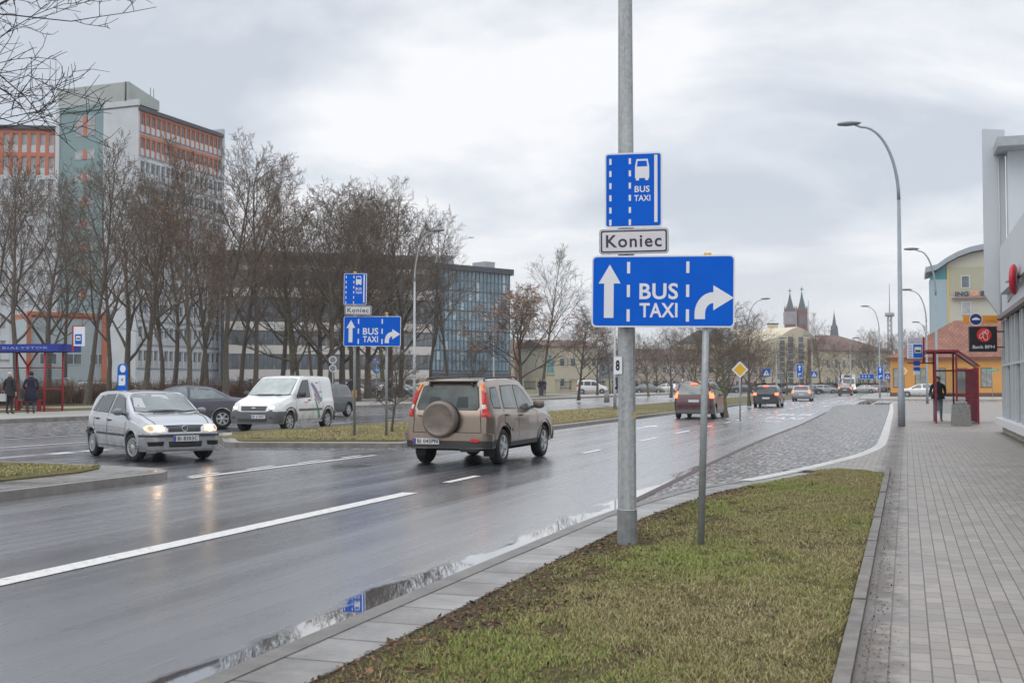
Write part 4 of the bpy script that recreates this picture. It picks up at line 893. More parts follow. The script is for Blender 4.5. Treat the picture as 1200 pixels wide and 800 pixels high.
def generic(kind, lit='none'):
    """one unplaced prototype per kind and lamp state; its copies share meshes"""
    key = (kind, lit)
    if key in PROTO: return PROTO[key]
    d = KIND[kind]; kw = {k: d[k] for k in ('prof', 'belt', 'W_', 'wb', 'r', 'z0', 'tumble', 'endw', 'endr')}
    root = thing('parked_car', None, 'car'); c = Car(**kw); b = c.body(root, paint('car paint', (.3, .3, .3)))
    gl = M_GLASSL if kind == 'sedan' else M_GLASS
    for nm, pl, ax, sd in [('side_window', q, 'y', (-1, 1)) for q in d['sw']] + [('windscreen', d['fw'], 'x', (1,)), ('rear_window', d['rw'], 'x', (-1,))]:
        for sg in sd:
            m = MB(); c.decal(m, pl, ax, sg, .006, 0, .12); m.build(nm, M_GLASSL if nm in ('windscreen', 'rear_window') and kind == 'mpv' else gl, root)
    for s in (-1, 1):
        q = lambda pts: [(s * a, b_) for a, b_ in pts][::s]
        c.part(root, 'tail_light', M_TLON if lit in ('rear', 'tail') else M_TL, [(q(d['tl']), 'x', (-1,), .015)], step=.06)
        c.part(root, 'headlight', M_HLW if lit == 'front' else M_LENS, [(q(d['hl']), 'x', (1,), .015)], step=.06)
    if lit == 'rear':
        m = MB(); m.box(d['brk'][1] - .06, d['brk'][1], -.16, .16, d['brk'][0] - .02, d['brk'][0] + .03); m.build('brake_light', M_TLON, root)
    c.part(root, 'bumper', M_PLA if kind in ('hatch', 'lcv') else M_PLG, [([(-.80, .26), (.80, .26), (.80, .40), (-.80, .40)], 'x', (-1, 1), .03)], step=.12)
    c.part(root, 'grille', M_PLA, [([(-.36, .56), (.36, .56), (.38, .70), (-.38, .70)], 'x', (1,), .012)], step=.12)
    plate(c, root, None, c.x0 - .012, 0, d['pz'], -1); plate(c, root, None, c.x1 + .04, 0, .42, 1)
    mirror(c, root, .72, lin(.7, d['belt']) + .10, b.data.materials[0])
    if kind in ('mpv', 'estate'):
        for s in (-1, 1): bar(root, 'roof_rail', M_CHR if kind == 'mpv' else M_PLA, [(-1.6, s * .58, d['prof'][6][1] - .01), (-1.5, s * .58, d['prof'][7][1] + .06), (.0, s * .58, d['prof'][7][1] + .07), (.1, s * .58, d['prof'][7][1])], .02)
    c.wheels(root, rim_disc(6, .12, .26), M_RIM)
    PROTO[key] = root; root['used'] = 0
    return root
def car(kind, x, y, heading, col, label, lit='none', group=None, z=0.0, name='parked_car', metal=.4, scale=1.0):
    """heading in degrees: 90 = driving away along the road (+Y)"""
    pr = generic(kind, lit)
    if pr['used'] == 0: o = pr; pr['used'] = 1
    else: o = copy_tree_simple(pr)
    o.name = name; place(o, (x, y, z), R(heading), label, group)
    pm = paint('paint %02d%02d%02d' % tuple(int(v * 99) for v in col), col, metal)
    for ch in o.children_recursive if not hasattr(o, '_k') else []:
        pass
    PAINTQ.append((o, pm)); o.scale = (scale,) * 3
    return o
PAINTQ = []
def copy_tree_simple(o):
    bpy.context.view_layer.update()
    def rec(a, par):
        c = a.copy(); S.collection.objects.link(c)
        if par is not None: c.parent = par
        for ch in a.children: rec(ch, c)
        return c
    return rec(o, None)
def apply_paint():
    bpy.context.view_layer.update()
    for o, pm in PAINTQ:
        if 'used' in o: del o['used']
        for ch in o.children:
            for sl in ch.material_slots:
                if sl.material and sl.material.name == 'car paint': sl.link = 'OBJECT'; sl.material = pm

# ------------------------------------------------------------------ cars in place
polo, _ = make_polo(); place(polo, (-15.35, 20.85, 0), math.atan2(-.545, .84))
crv, _ = make_crv(); place(crv, (-8.27, 22.45, 0), R(90))
van, _ = make_van(); place(van, (-19.55, 33.9, elev(-19.5)), R(-88.5))
def gcar(kind, px, Z, heading, col, label, lit='none', group=None, z=None, name='parked_car', **k):
    x, y = P(px, Z); return car(kind, x, y, heading, col, label, lit, group, elev(x) if z is None else z, name, **k)
car('sedan', -23.0, 33.0, math.degrees(math.atan2(-.55, -.83)), (.07, .068, .088), 'dark violet grey saloon crossing behind the silver hatchback', 'tail', name='dark_saloon', z=elev(-23), metal=.5)
car('hatch', -24.4, 45.0, -91, (.045, .065, .065), 'dark green hatchback half hidden behind the white panel van', name='green_hatchback', z=elev(-24))
car('mpv', -9.05, 53.6, 90, (.06, .007, .012), 'dark red people carrier with roof rails braking in the left lane', 'rear', name='people_carrier', metal=.3)
car('hatch', -8.95, 80.6, 90, (.02, .02, .028), 'black hatchback with its brake lamps lit beside the yellow diamond sign', 'rear', name='black_hatchback')
car('estate', -9.1, 110.0, 90, (.30, .31, .33), 'silver estate car with brake lamps lit behind the black hatchback', 'rear', name='silver_estate')
car('mpv', -7.9, 164.0, 90, (.03, .03, .032), 'black van-like car braking in front of the white box lorry', 'rear', name='black_people_carrier')
grp = 'cars passing on the road at the far end'
gcar('sedan', 872, 186, 14, (.06, .065, .075), 'dark grey saloon in the queue by the two arrow signs', group=grp, name='queuing_car')
gcar('estate', 948, 176, 12, (.07, .075, .08), 'charcoal estate car right of the silver estate in the queue', group=grp, name='queuing_car')
gcar('hatch', 957, 196, 10, (.08, .42, .04), 'bright green small car in the far queue', group=grp, name='queuing_car')
gcar('estate', 966, 190, 10, (.40, .41, .42), 'pale silver car just right of the green one in the far queue', group=grp, name='queuing_car')
gcar('hatch', 972.5, 200, 12, (.03, .03, .035), 'black car left of the white box lorry in the far queue', group=grp, name='queuing_car')
gcar('sedan', 1012, 198, 172, (.36, .37, .38), 'light silver car right of the box lorry with lamps glowing', 'rear', group=grp, name='queuing_car')
gcar('sedan', 926, 184, 165, (.05, .055, .065), 'dark blue grey saloon left of the silver estate in the far queue', group=grp, name='queuing_car')
gcar('hatch', 1023, 205, 170, (.05, .10, .11), 'dark teal car beyond the corner island', group=grp, name='queuing_car')
gcar('mpv', 1034, 208, 170, (.10, .03, .035), 'dark maroon people carrier at the far right of the queue', group=grp, name='queuing_car')
gcar('hatch', 1078, 128, 176, (.62, .62, .62), 'white hatchback behind the red bus shelter by the orange house', z=.12)
# far left carriageway and car park
gcar('sedan', 760, 160, 14, (.16, .155, .15), 'grey brown saloon waiting left of the white hatchback at the far crossing', group=grp, name='queuing_car')
gcar('hatch', 781, 168, 168, (.55, .55, .55), 'white hatchback right of the grey brown saloon', group=grp, name='queuing_car')
gcar('lcv', 694, 150, 12, (.62, .63, .63), 'white compact family van behind the slim roadside tree', z=.30, name='compact_van', metal=0)
gp2 = 'cars parked beyond the trees'
for (px, Z, hd, kind, col, lab) in [
    (100, 96, 160, 'estate', (.40, .42, .43), 'silver estate parked behind the trees right of the left bus shelter'), (62, 98, 165, 'mpv', (.04, .045, .05), 'dark people carrier parked behind the left bus shelter posts'),
    (150, 104, 20, 'hatch', (.35, .36, .37), 'grey hatchback parked behind the blue and white totem'), (28, 100, 170, 'sedan', (.20, .21, .21), 'grey saloon seen through the left bus shelter'),
    (212, 106, 20, 'estate', (.45, .46, .46), 'pale estate parked behind the dark tree trunks above the saloon'), (272, 96, 150, 'mpv', (.12, .15, .17), 'blue grey people carrier parked among the trunks above the bollards'),
    (300, 104, 150, 'hatch', (.42, .43, .44), 'light grey hatchback parked behind the roof of the white panel van'), (398, 100, 60, 'sedan', (.52, .53, .54), 'white saloon parked above the green hatchback'),
    (380, 104, 60, 'hatch', (.10, .10, .11), 'charcoal hatchback parked at the edge of the white van roof'), (455, 112, 15, 'hatch', (.03, .05, .11), 'navy hatchback parked beside the blue round signs'),
    (470, 116, 15, 'sedan', (.50, .52, .54), 'silver white saloon parked behind the slim lamp post'), (502, 124, 12, 'sedan', (.42, .47, .52), 'pale blue saloon parked left of the stone fence posts'),
    (415, 118, 40, 'estate', (.44, .44, .45), 'pale grey estate parked behind the person with the yellow bag'), (596, 150, 10, 'hatch', (.42, .43, .45), 'silver hatchback parked inside the fenced yard'),
    (560, 150, 14, 'sedan', (.06, .07, .10), 'dark blue saloon parked inside the fenced yard'), (720, 172, 14, 'estate', (.10, .10, .11), 'dark estate parked beyond the fence right of the compact van')]:
    gcar(kind, px, Z, hd, col, lab, group=gp2, z=.30)

# box lorry
lo = thing('box_lorry', 'white refrigerated box lorry facing the camera at the far end of the road', 'lorry', (*P(993, 186), 0), R(-82))
m = MB(); m.box(-4.2, 1.1, -1.1, 1.1, .75, 3.1); m.box(-4.25, 1.15, -1.13, 1.13, 3.08, 3.14); m.build('cargo_box', mat('lorry white', (.68, .69, .70), .4, var=.05), lo)
m = MB()
prof = [(1.2, .45), (1.2, 2.45), (1.5, 2.55), (1.85, 2.5), (2.45, 1.55), (3.0, 1.35), (3.15, 1.1), (3.2, .45)]
m.prism(prof, -1.0, 1.0, 0, Matrix.Rotation(R(90), 4, 'X')); m.build('cab', MATS['lorry white'], lo)
m = MB(); m.add([(1.93, -.85, 2.40), (1.93, .85, 2.40), (2.46, .9, 1.60), (2.46, -.9, 1.60)], [(0, 1, 2, 3)][:1]); m.v = [(a + .02, b, c_ + .02) for a, b, c_ in m.v]; m.build('windscreen', M_GLASS, lo)
m = MB(); m.box(3.2, 3.24, -.5, .5, .75, 1.05); m.build('grille', M_PLA, lo); m = MB(); m.box(3.15, 3.3, -1.0, 1.0, .4, .65); m.build('bumper', M_PLG, lo)
for s in (-1, 1):
    m = MB(); m.box(3.18, 3.24, s * .8 - .14, s * .8 + .14, .85, 1.1); m.build('headlight', M_HLW, lo)
    for x in (2.4, -2.6):
        m = MB(); m.lathe([(.2, .1), (.36, .1), (.38, .05), (.38, -.1), (.01, -.1)], 20); w_ = m.build('wheel', M_TYRE, lo); w_.location = (x, s * .92, .38); w_.rotation_euler = (R(-90) * s, 0, 0)
m = MB(); m.box(1.0, 1.15, -.6, .6, 2.6, 3.0); m.build('cooling_unit', M_PLG, lo)
apply_paint()

# ================================================================== POLES AND SIGNS
def rrect(x0, y0, x1, y1, r, n=5):
    o = []
    for cx, cy, a in ((x1 - r, y0 + r, -90), (x1 - r, y1 - r, 0), (x0 + r, y1 - r, 90), (x0 + r, y0 + r, 180)):
        for i in range(n + 1): t = R(a + 90 * i / n); o.append((cx + r * math.cos(t), cy + r * math.sin(t)))
    return o
def flat(mb, poly, z, mi): 
    tr = geometry.tessellate_polygon([[Vector((x, y, 0)) for x, y in poly]]); fs = []
    for t in tr:
        A, B, C = [Vector((*poly[i], 0)) for i in t]; fs.append(tuple(t) if (B - A).cross(C - A).z > 0 else tuple(reversed(t)))
    mb.add([(x, y, z) for x, y in poly], fs, mi)
def panel_base(mb, w, h, rad, bw=.014, mi_edge=1, mi_face=0, back=2):
    mb.prism(rrect(-w / 2, -h / 2, w / 2, h / 2, rad), -.020, 0.0, mi_edge); mb.prism(rrect(-w / 2 + .004, -h / 2 + .004, w / 2 - .004, h / 2 - .004, rad), -.022, -.0205, back)
    flat(mb, rrect(-w / 2 + bw, -h / 2 + bw, w / 2 - bw, h / 2 - bw, max(.005, rad - bw)), .0015, mi_face)
def sign_matrix(TL, TR, BL, BR, Zl, Zr):
    """corners in photo pixels with the depths of the left and right edge -> width, height, matrix (local x right, y up, z out of the face)"""
    def pt(p, Z): r = ray(*p); c, s = math.cos(YAW), math.sin(YAW); d = -r[0] * s + r[1] * c; return Vector((r[0], r[1], r[2])) * (Z / d) + Vector((0, 0, CAM_H))
    a, b, c_, d_ = pt(TL, Zl), pt(TR, Zr), pt(BL, Zl), pt(BR, Zr)
    ctr = (a + b + c_ + d_) / 4; u = ((b + d_) - (a + c_)) / 2; w = u.length; u.normalize(); v = ((a + b) - (c_ + d_)) / 2; h = v.length
    u.z = u.z * 1.0; v = (v - u * v.dot(u)).normalized(); n = u.cross(v)
    return w, h, Matrix((( u.x, v.x, n.x, ctr.x), (u.y, v.y, n.y, ctr.y), (u.z, v.z, n.z, ctr.z), (0, 0, 0, 1)))
def lane_panel(w, h):
    """blue board: straight-on arrow, BUS TAXI lane, right-turn arrow"""
    m = MB(); panel_base(m, w, h, .05 * min(1, h / .7)); U = lambda u: (u - .5) * w; V = lambda v: (.5 - v) * h; z = .004
    def box(u0, u1, v0, v1): flat(m, [(U(u0), V(v1)), (U(u1), V(v1)), (U(u1), V(v0)), (U(u0), V(v0))], z, 1)
    box(.090, .158, .385, .87); flat(m, [(U(.05), V(.39)), (U(.207), V(.39)), (U(.129), V(.125))], z + .0005, 1)
    for u in (.262, .676):
        for v0, v1 in ((.09, .25), (.41, .58), (.75, .92)): box(u - .011, u + .011, v0, v1)
    t = text('BUS', 1, 0, .022, 1.06); m.mesh(t, 1, fit(t, .27 * w, .225 * h, U(.475), V(.50), z)); t = text('TAXI', 1, 0, .022, 1.06); m.mesh(t, 1, fit(t, .265 * w, .20 * h, U(.474), V(.762), z))
    cx, cy = U(.853), V(.81); ro, ri = (.853 - .725) * w, (.853 - .797) * w; k = 12
    oy = (.81 - .515) * h; iy = (.81 - .665) * h
    arc_o = [(cx - ro * math.cos(R(90 * i / k)), cy + oy * math.sin(R(90 * i / k))) for i in range(k + 1)]; arc_i = [(cx - ri * math.cos(R(90 * i / k)), cy + iy * math.sin(R(90 * i / k))) for i in range(k + 1)]
    flat(m, [(U(.797), V(.885)), (U(.725), V(.885))][::1] + arc_o + arc_i[::-1], z, 1)
    flat(m, [(U(.853), V(.42)), (U(.993), V(.592)), (U(.853), V(.765))], z + .0005, 1)
    return m
def buslane_panel(w, h):
    m = MB(); panel_base(m, w, h, .035 * min(1, h / .7)); U = lambda u: (u - .5) * w; V = lambda v: (.5 - v) * h; z = .004
    def box(u0, u1, v0, v1, mi=1, dz=0): flat(m, [(U(u0), V(v1)), (U(u1), V(v1)), (U(u1), V(v0)), (U(u0), V(v0))], z + dz, mi)
    for u in (.10, .44):
        for k in range(6): v = .075 + k * .163; box(u - .020, u + .020, v, v + .08)
    box(.862, .918, .04, .935)
    flat(m, [(U(.53), V(.345)), (U(.53), V(.19)), (U(.555), V(.09)), (U(.75), V(.09)), (U(.775), V(.19)), (U(.775), V(.345))], z, 1)
    box(.545, .60, .345, .375); box(.705, .76, .345, .375)
    flat(m, [(U(.562), V(.19)), (U(.575), V(.115)), (U(.73), V(.115)), (U(.743), V(.19))], z + .0006, 0)
    t = text('BUS', 1, 0, .02, 1.05); m.mesh(t, 1, fit(t, .26 * w, .085 * h, U(.653), V(.49), z)); t = text('TAXI', 1, 0, .02, 1.05); m.mesh(t, 1, fit(t, .28 * w, .08 * h, U(.655), V(.61), z))
    return m
def word_panel(w, h, s_):
    m = MB(); m.prism(rrect(-w / 2, -h / 2, w / 2, h / 2, .03 * min(1, h / .2)), -.018, 0.0, 1); flat(m, rrect(-w / 2 + .008, -h / 2 + .008, w / 2 - .008, h / 2 - .008, .025 * min(1, h / .2)), .001, 0)
    B = .014 * h / .22; flat(m, rrect(-w / 2 + .014, -h / 2 + .014, w / 2 - .014, h / 2 - .014, .02), .0018, 2); flat(m, rrect(-w / 2 + .014 + B, -h / 2 + .014 + B, w / 2 - .014 - B, h / 2 - .014 - B, .012), .0025, 0)
    t = text(s_, 1, 0, .018, 1.16); m.mesh(t, 2, fit(t, w * .80, h * .50, 0, h * .01, .004)); return m
M_WORD = mat('retroreflective white', (.62, .61, .64), .5, var=.05, scale=4)
M_LETTER = mat('dark lettering', (.035, .03, .055), .5, var=0)
def put_panel(name, m, mats, M, parent=None):
    o = m.build(name, mats)
    if parent is not None:
        o.parent = parent; o.matrix_local = Matrix.Translation(-parent.location) @ M      # parents here are unrotated
    else: o.matrix_world = M
    return o
SM = [M_BLUE, M_SWHITE, M_GALV]
def clamp_band(root, x, y, z, r):
    m = MB(); m.lathe([(r + .002, -.02), (r + .008, -.02), (r + .008, .02), (r + .002, .02)], 20); m.box(-.02, .02, -r - .05, -r, -.018, .018); return m.build('clamp', M_GALV, root, (x, y, z))

# street lamp mast that carries the near signs
mx_, my_ = G(735, 637, .11); mz = .09
t = thing('street_lamp', 'thick galvanised lamp mast in the grass strip carrying the blue lane signs', 'street lamp', (mx_, my_, mz))
m = MB(); n8 = 8
m.tube([(0, 0, -.1), (0, 0, .33)], .0925, 12, 1, smooth=False); m.tube([(0, 0, .33), (0, 0, .335), (0, 0, 9.2)], [.0905, .087, .046], 12, smooth=False); m.build('pole', [M_GALV, mat('stained zinc', (.21, .22, .22), .6, .2, var=.25, scale=12)], t)
m = MB(); m.tube([(0, 0, 9.1), (-.15, 0, 9.55), (-.6, 0, 9.85), (-1.5, 0, 9.95)], .03, 8); m.build('arm', M_GALV, t)
m = MB(); m.lathe([(.01, -.35), (.09, -.25), (.13, 0), (.11, .28), (.01, .38)], 14); o = m.build('lamp_head', M_LHEAD, t, (-1.8, 0, 9.97)); o.rotation_euler = (0, R(90), 0); o.scale = (.5, 1, 1)
np_ = MB(); np_.box(-.045, .045, -.004, .004, -.078, .078, 0); tt = text('8', .1, 0, .004); np_.mesh(tt, 1, Matrix.Translation((0, -.0055, 0)) @ Matrix.Rotation(R(90), 4, 'X') @ fit(tt, .045, .095, 0, 0, 0))
o = np_.build('number_plate', [M_SWHITE, M_BLACK], t, (-.062, -.072, HZ(428, 10.4) - mz)); o.rotation_euler = (0, 0, R(-22))
m = MB(); m.box(-.010, .010, -.003, .003, -.03, .03); o = m.build('sticker', M_YEL, t, (.078, -.03, 1.18)); o.rotation_euler = (0, 0, R(70))
for k_ in range(2):
    m = MB(); m.tube([(-.11, .03, 1.42 + k_ * .14), (-.09, .02, 1.44 + k_ * .14), (-.10, .02, 1.52 + k_ * .14)], .012, 6); m.build('cable_tie', M_DARK, t)

w_, h_, M_ = sign_matrix((694, 301), (861.5, 297), (692.5, 382), (861, 385), 10.36, 10.10)
t = thing('lane_direction_sign', 'wide blue BUS TAXI board with two white arrows on the thick lamp mast', 'traffic sign', (*G(821, 642, .11), .09))
put_panel('sign_panel', lane_panel(w_, h_), SM, M_, t)
px0 = t.location; top = M_ @ Vector(((.81 - .5) * w_, h_ / 2 + .01, -.055))
m = MB(); m.tube([(0, 0, -.05), tuple(top - px0)], .031, 12); m.build('post', M_POST, t)
m = MB(); m.tube([tuple(top - px0 - Vector((0, 0, .01))), tuple(top - px0 + Vector((0, 0, .012)))], .033, 12); m.build('post_cap', M_YEL, t)
for v in (.22, -.22):
    q = M_ @ Vector(((.245 - .5) * w_, v, -.05)) - px0; m = MB(); m.box(-.13, .13, -.004, .035, -.02, .02); o = m.build('bracket', M_GALV, t, tuple(q)); o.rotation_euler = (0, 0, math.atan2(M_[1][0], M_[0][0]))
w_, h_, M_ = sign_matrix((709.5, 180.3), (776.9, 177.5), (707.8, 267.2), (775.3, 266), 10.34, 10.24)
o = put_panel('bus_lane_sign', buslane_panel(w_, h_), SM, M_); tag(o, 'blue board with two dashed lines and a white bus, top of the thick lamp mast', 'traffic sign')
w_, h_, M_ = sign_matrix((702.3, 269.0), (784, 266.5), (701.9, 298.3), (783.2, 296.6), 10.335, 10.22)
o = put_panel('koniec_plate', word_panel(w_, h_, 'Koniec'), [M_WORD, M_GALV, M_LETTER], M_); o.name = 'word_plate'; tag(o, 'white plate reading Koniec between the two blue boards on the thick lamp mast', 'traffic sign')

# the same set on the median
zt = 27.9
t = thing('lane_direction_sign', 'smaller looking blue BUS TAXI arrow board on two slim posts in the median', 'traffic sign', (-14.1, 28.1, .12))
w_, h_, M_ = sign_matrix((402.5, 370.5), (469.8, 370.5), (402.8, 405.5), (469.5, 406), 31.0, 30.75)
put_panel('sign_panel', lane_panel(w_, h_), SM, M_, t)
for px, ht in ((415.5, 320), (453, 368)):
    x, y = P(px, 31.06); m = MB(); m.tube([(x + 14.1, y - 28.1, -.05), (x + 14.1, y - 28.1, HZ(ht, 31.06) - .12)], .036, 10); m.build('post', M_POST, t)
    m = MB(); z = HZ(ht, 31.06) - .12; m.tube([(x + 14.1, y - 28.1, z), (x + 14.1, y - 28.1, z + .05)], .04, 10); m.build('post_cap', M_YEL, t)
w_, h_, M_ = sign_matrix((403.2, 320.3), (429.9, 320.3), (402.6, 357), (429.2, 357), 30.97, 30.87)
tag(put_panel('bus_lane_sign', buslane_panel(w_, h_), SM, M_), 'blue bus lane board on the slim median posts, above the small Koniec plate', 'traffic sign')
w_, h_, M_ = sign_matrix((404.0, 357.8), (435.3, 358.2), (403.9, 368.8), (435.2, 369.3), 30.95, 30.85)
tag(put_panel('word_plate', word_panel(w_, h_, 'Koniec'), [M_WORD, M_GALV, M_LETTER], M_), 'white Koniec plate on the slim median posts between two blue boards', 'traffic sign')

# street lamps
def lamp(px, Z, ytop, pxhead, label, r=.075, z0=.11, hs=1.0, group=None, mt=None, arm=None):
    x, y = P(px, Z); H_ = HZ(ytop, Z) - z0; mt = mt or M_LAMP
    t = thing('street_lamp', label, 'street lamp', (x, y, z0), 0, group)
    ppm = (1277 + (px - 600) * .324) / Z; s = 1 if pxhead > px else -1; a = max(.5, abs(pxhead - px) / ppm - .60 * hs); rad = min(2.5, H_ * .26)
    m = MB(); pts = [(0, 0, -.1), (0, 0, 1.2), (0, 0, 1.25), (0, 0, H_ - rad * 1.15)]; rr = [r * 1.3, r * 1.25, r, r * .62]
    m.tube(pts, rr, 12); m.build('pole', mt, t)
    m = MB(); pts = []; 
    for k in range(13):
        q = R(90 * k / 12); pts.append((s * (a - .15) * (1 - math.cos(q)), 0, H_ - rad * 1.15 + rad * 1.05 * math.sin(q)))
    pts.append((s * (a + .12), 0, H_ - rad * .05)); m.tube(pts, [r * .62 - (r * .24) * k / 13 for k in range(14)], 10); m.build('arm', mt, t)
    m = MB(); m.lathe([(.01, -.42), (.075, -.34), (.14, -.1), (.15, .1), (.10, .36), (.01, .42)], 16)
    o = m.build('lamp_head', M_LHEAD, t, (s * (a + .25), 0, H_ - rad * .04)); o.rotation_euler = (0, R(90) * s, 0); o.scale = (.55 * hs, hs, hs)
    return t
g_l = 'tall curved street lamps'
lamp(1056, 39.6, 135, 985, 'tall curved street lamp on the paved pavement by the cobbled bay', .095, .10, 1.0, g_l)
lamp(1098, 63, 288, 1062, 'curved street lamp rising behind the red bus shelter', .085, .1, 1.0, g_l)
lamp(1086.5, 86, 337, 1058, 'curved street lamp beside the blue and white bus stop board', .08, .1, 1.0, g_l)
lamp(1031, 122, 357, 1010, 'street lamp behind the round arrow signs on the corner island', .08, .12, 1.1, g_l)
lamp(1086, 140, 376, 1070, 'small distant street lamp in front of the orange house', .08, .12, 1.1, g_l)
lamp(485.5, 63, 268, 519, 'pale slender street lamp on the far pavement left of the off roader', .085, .34, 1.0, g_l, M_GALV)
lamp(578.5, 118, 368, 568, 'thin street lamp in front of the glass office block', .09, .34, 1.1, g_l, M_GALV)
lamp(877, 120, 349, 903, 'street lamp over the trees right of the big blue board', .08, .12, 1.2, g_l)
lamp(910, 138, 395, 921, 'short looking street lamp in front of the cream hall windows', .09, .12, 1.2, g_l)
lamp(952, 150, 392, 941, 'street lamp left of the white box lorry', .09, .12, 1.2, g_l)
lamp(997, 160, 395, 1006, 'street lamp above the white box lorry', .09, .12, 1.2, g_l)
lamp(720.5, 66, 300, 748, 'pale mast standing just behind the thick lamp mast', .08, .12, 1.0, g_l, M_GALV)

# smaller signs
def post_sign(px, Z, ybase_z, ytop, label, panels, cat='traffic sign', name='traffic_sign', r=.03, group=None, postm=None):
    """panels: list of (shape, y centre px, size m, kind)"""
    x, y = P(px, Z); t = thing(name, label, cat, (x, y, ybase_z), YAW, group); H_ = HZ(ytop, Z) - ybase_z
    m = MB(); m.tube([(0, 0, -.05), (0, 0, H_)], r, 8); m.build('post', postm or M_POST, t)
    for shape, yc, sz, kind in panels:
        zc_ = HZ(yc, Z) - ybase_z; q = MB(); h = sz / 2
        MX = Matrix.Translation((0, -r - .02, zc_)) @ Matrix.Rotation(R(90), 4, 'X')
        if shape == 'diamond':
            a = h * 1.414; flatp = lambda k, z, mi: flat(q, [(0, -a * k), (a * k, 0), (0, a * k), (-a * k, 0)], z, mi)
            q.prism([(0, -a), (a, 0), (0, a), (-a, 0)], -.015, 0, 0); flatp(.74, .003, 1); mats = [M_SWHITE, M_YEL]
        elif shape == 'ped':
            q.prism(rrect(-h, -h, h, h, .05), -.015, 0, 0); flat(q, [(-h * .78, -h * .68), (h * .78, -h * .68), (0, h * .76)], .003, 1)
            flat(q, ellipse(0, h * .28, h * .09, h * .09, 8), .005, 2); flat(q, [(-h * .10, h * .16), (-h * .22, -h * .5), (-h * .08, -h * .5), (0, -h * .1), (h * .14, -h * .5), (h * .28, -h * .5), (h * .1, h * .16)], .005, 2); mats = [M_SBLUE, M_SWHITE, M_BLACK]
        elif shape == 'up':
            q.prism(rrect(-h * .9, -h, h * .9, h, .05), -.015, 0, 1); flat(q, rrect(-h * .82, -h * .93, h * .82, h * .93, .04), .002, 0); flat(q, [(-h * .14, -h * .7), (h * .14, -h * .7), (h * .14, h * .1), (-h * .14, h * .1)], .004, 1); flat(q, [(-h * .45, h * .08), (h * .45, h * .08), (0, h * .75)], .0045, 1); mats = [M_SBLUE, M_SWHITE]
        elif shape == 'turn':
            q.prism(rrect(-h * .9, -h, h * .9, h, .05), -.015, 0, 1); flat(q, rrect(-h * .82, -h * .93, h * .82, h * .93, .04), .002, 0)
            flat(q, [(-h * .4, -h * .6), (-h * .15, -h * .6), (-h * .15, h * .05), (h * .1, h * .05), (h * .1, h * .3), (-h * .4, h * .3)], .004, 1); flat(q, [(h * .08, -h * .15), (h * .55, h * .18), (h * .08, h * .5)], .0045, 1); mats = [M_SBLUE, M_SWHITE]
        elif shape == 'grey':
            q.prism(ellipse(0, 0, h, h, 24), -.015, 0, 0); flat(q, ellipse(0, 0, h * .82, h * .82, 20), .003, 1); mats = [M_SWHITE, mat('sign back', (.20, .21, .22), .5, .4, var=.2, scale=8)]; 
        elif shape == 'nostop':
            q.prism(ellipse(0, 0, h, h, 24), -.015, 0, 0); flat(q, [(-h * .75, -h * .55), (-h * .55, -h * .75), (h * .75, h * .55), (h * .55, h * .75)], .003, 1); flat(q, ellipse(-h * .3, h * .3, h * .2, h * .22, 8), .003, 2); flat(q, ellipse(h * .35, -h * .25, h * .2, h * .22, 8), .003, 2); mats = [mat('cyan blue', (.02, .22, .50), .4, var=0), M_RED, M_SWHITE]
        elif shape == 'cross':
            q.prism(ellipse(0, 0, h, h, 24), -.015, 0, 0); flat(q, [(-h * .7, -h * .1), (h * .7, -h * .1), (h * .7, h * .1), (-h * .7, h * .1)], .003, 1); flat(q, [(-h * .1, -h * .7), (h * .1, -h * .7), (h * .1, h * .7), (-h * .1, h * .7)], .0036, 1); mats = [mat('cyan blue', (.02, .22, .50), .4, var=0), M_SWHITE]
        elif shape == 'street':
            q.prism(rrect(-h, -h * .16, h, h * .16, .02), -.015, 0, 0); flat(q, [(-h * .8, -h * .04), (h * .8, -h * .04), (h * .8, h * .05), (-h * .8, h * .05)], .003, 1); mats = [M_GREEN, mat('pale green print', (.3, .5, .45), .5, var=0)]
        elif shape == 'whitebox':
            q.prism(rrect(-h, -h * 1.3, h, h * 1.3, .02), -.02, 0, 0); flat(q, ellipse(0, h * .4, h * .5, h * .5, 14), .003, 1); flat(q, ellipse(0, h * .4, h * .28, h * .28, 14), .005, 2); mats = [M_SWHITE, M_RED, M_BLACK]
        elif shape == 'wide':
            q.prism(rrect(-h, -h * .36, h, h * .36, .03), -.02, 0, 1); flat(q, rrect(-h * .97, -h * .32, h * .97, h * .32, .03), .002, 0)
            for u in (-.62, -.2, .22): flat(q, [(h * u, -h * .22), (h * (u + .07), -h * .22), (h * (u + .07), h * .02), (h * u, h * .02)], .004, 1); flat(q, [(h * (u - .07), h * .0), (h * (u + .14), h * .0), (h * (u + .035), h * .22)], .0045, 1)
            mats = [M_SBLUE, M_SWHITE]
        elif shape == 'back':
            q.prism(rrect(-h, -h * .7, h, h * .7, .03), -.02, 0, 0); mats = [mat('board back', (.20, .215, .22), .5, .3, var=.2, scale=5)]
        o = q.build('sign_panel', mats, t); o.matrix_local = MX
    return t
g_b = 'blue square pedestrian crossing signs'
post_sign(867, 46.3, .12, 427, 'yellow and white diamond priority sign on a slim post in the median', [('diamond', 433, .48, 0)])
post_sign(898, 118, .12, 432, 'blue pedestrian crossing sign above the black hatchback', [('ped', 436.5, .80, 0)])
post_sign(937, 128, .12, 428, 'pair of blue arrow signs above the silver estate car', [('up', 431, .85, 0), ('turn', 438.5, .72, 0)])
post_sign(954, 140, .12, 436, 'blue pedestrian crossing sign right of the pair of arrow signs', [('ped', 438.5, .72, 0)])
post_sign(1031.5, 116, .12, 428, 'pair of blue arrow signs on the corner island before the orange house', [('up', 433.5, .72, 0), ('turn', 441, .70, 0)])
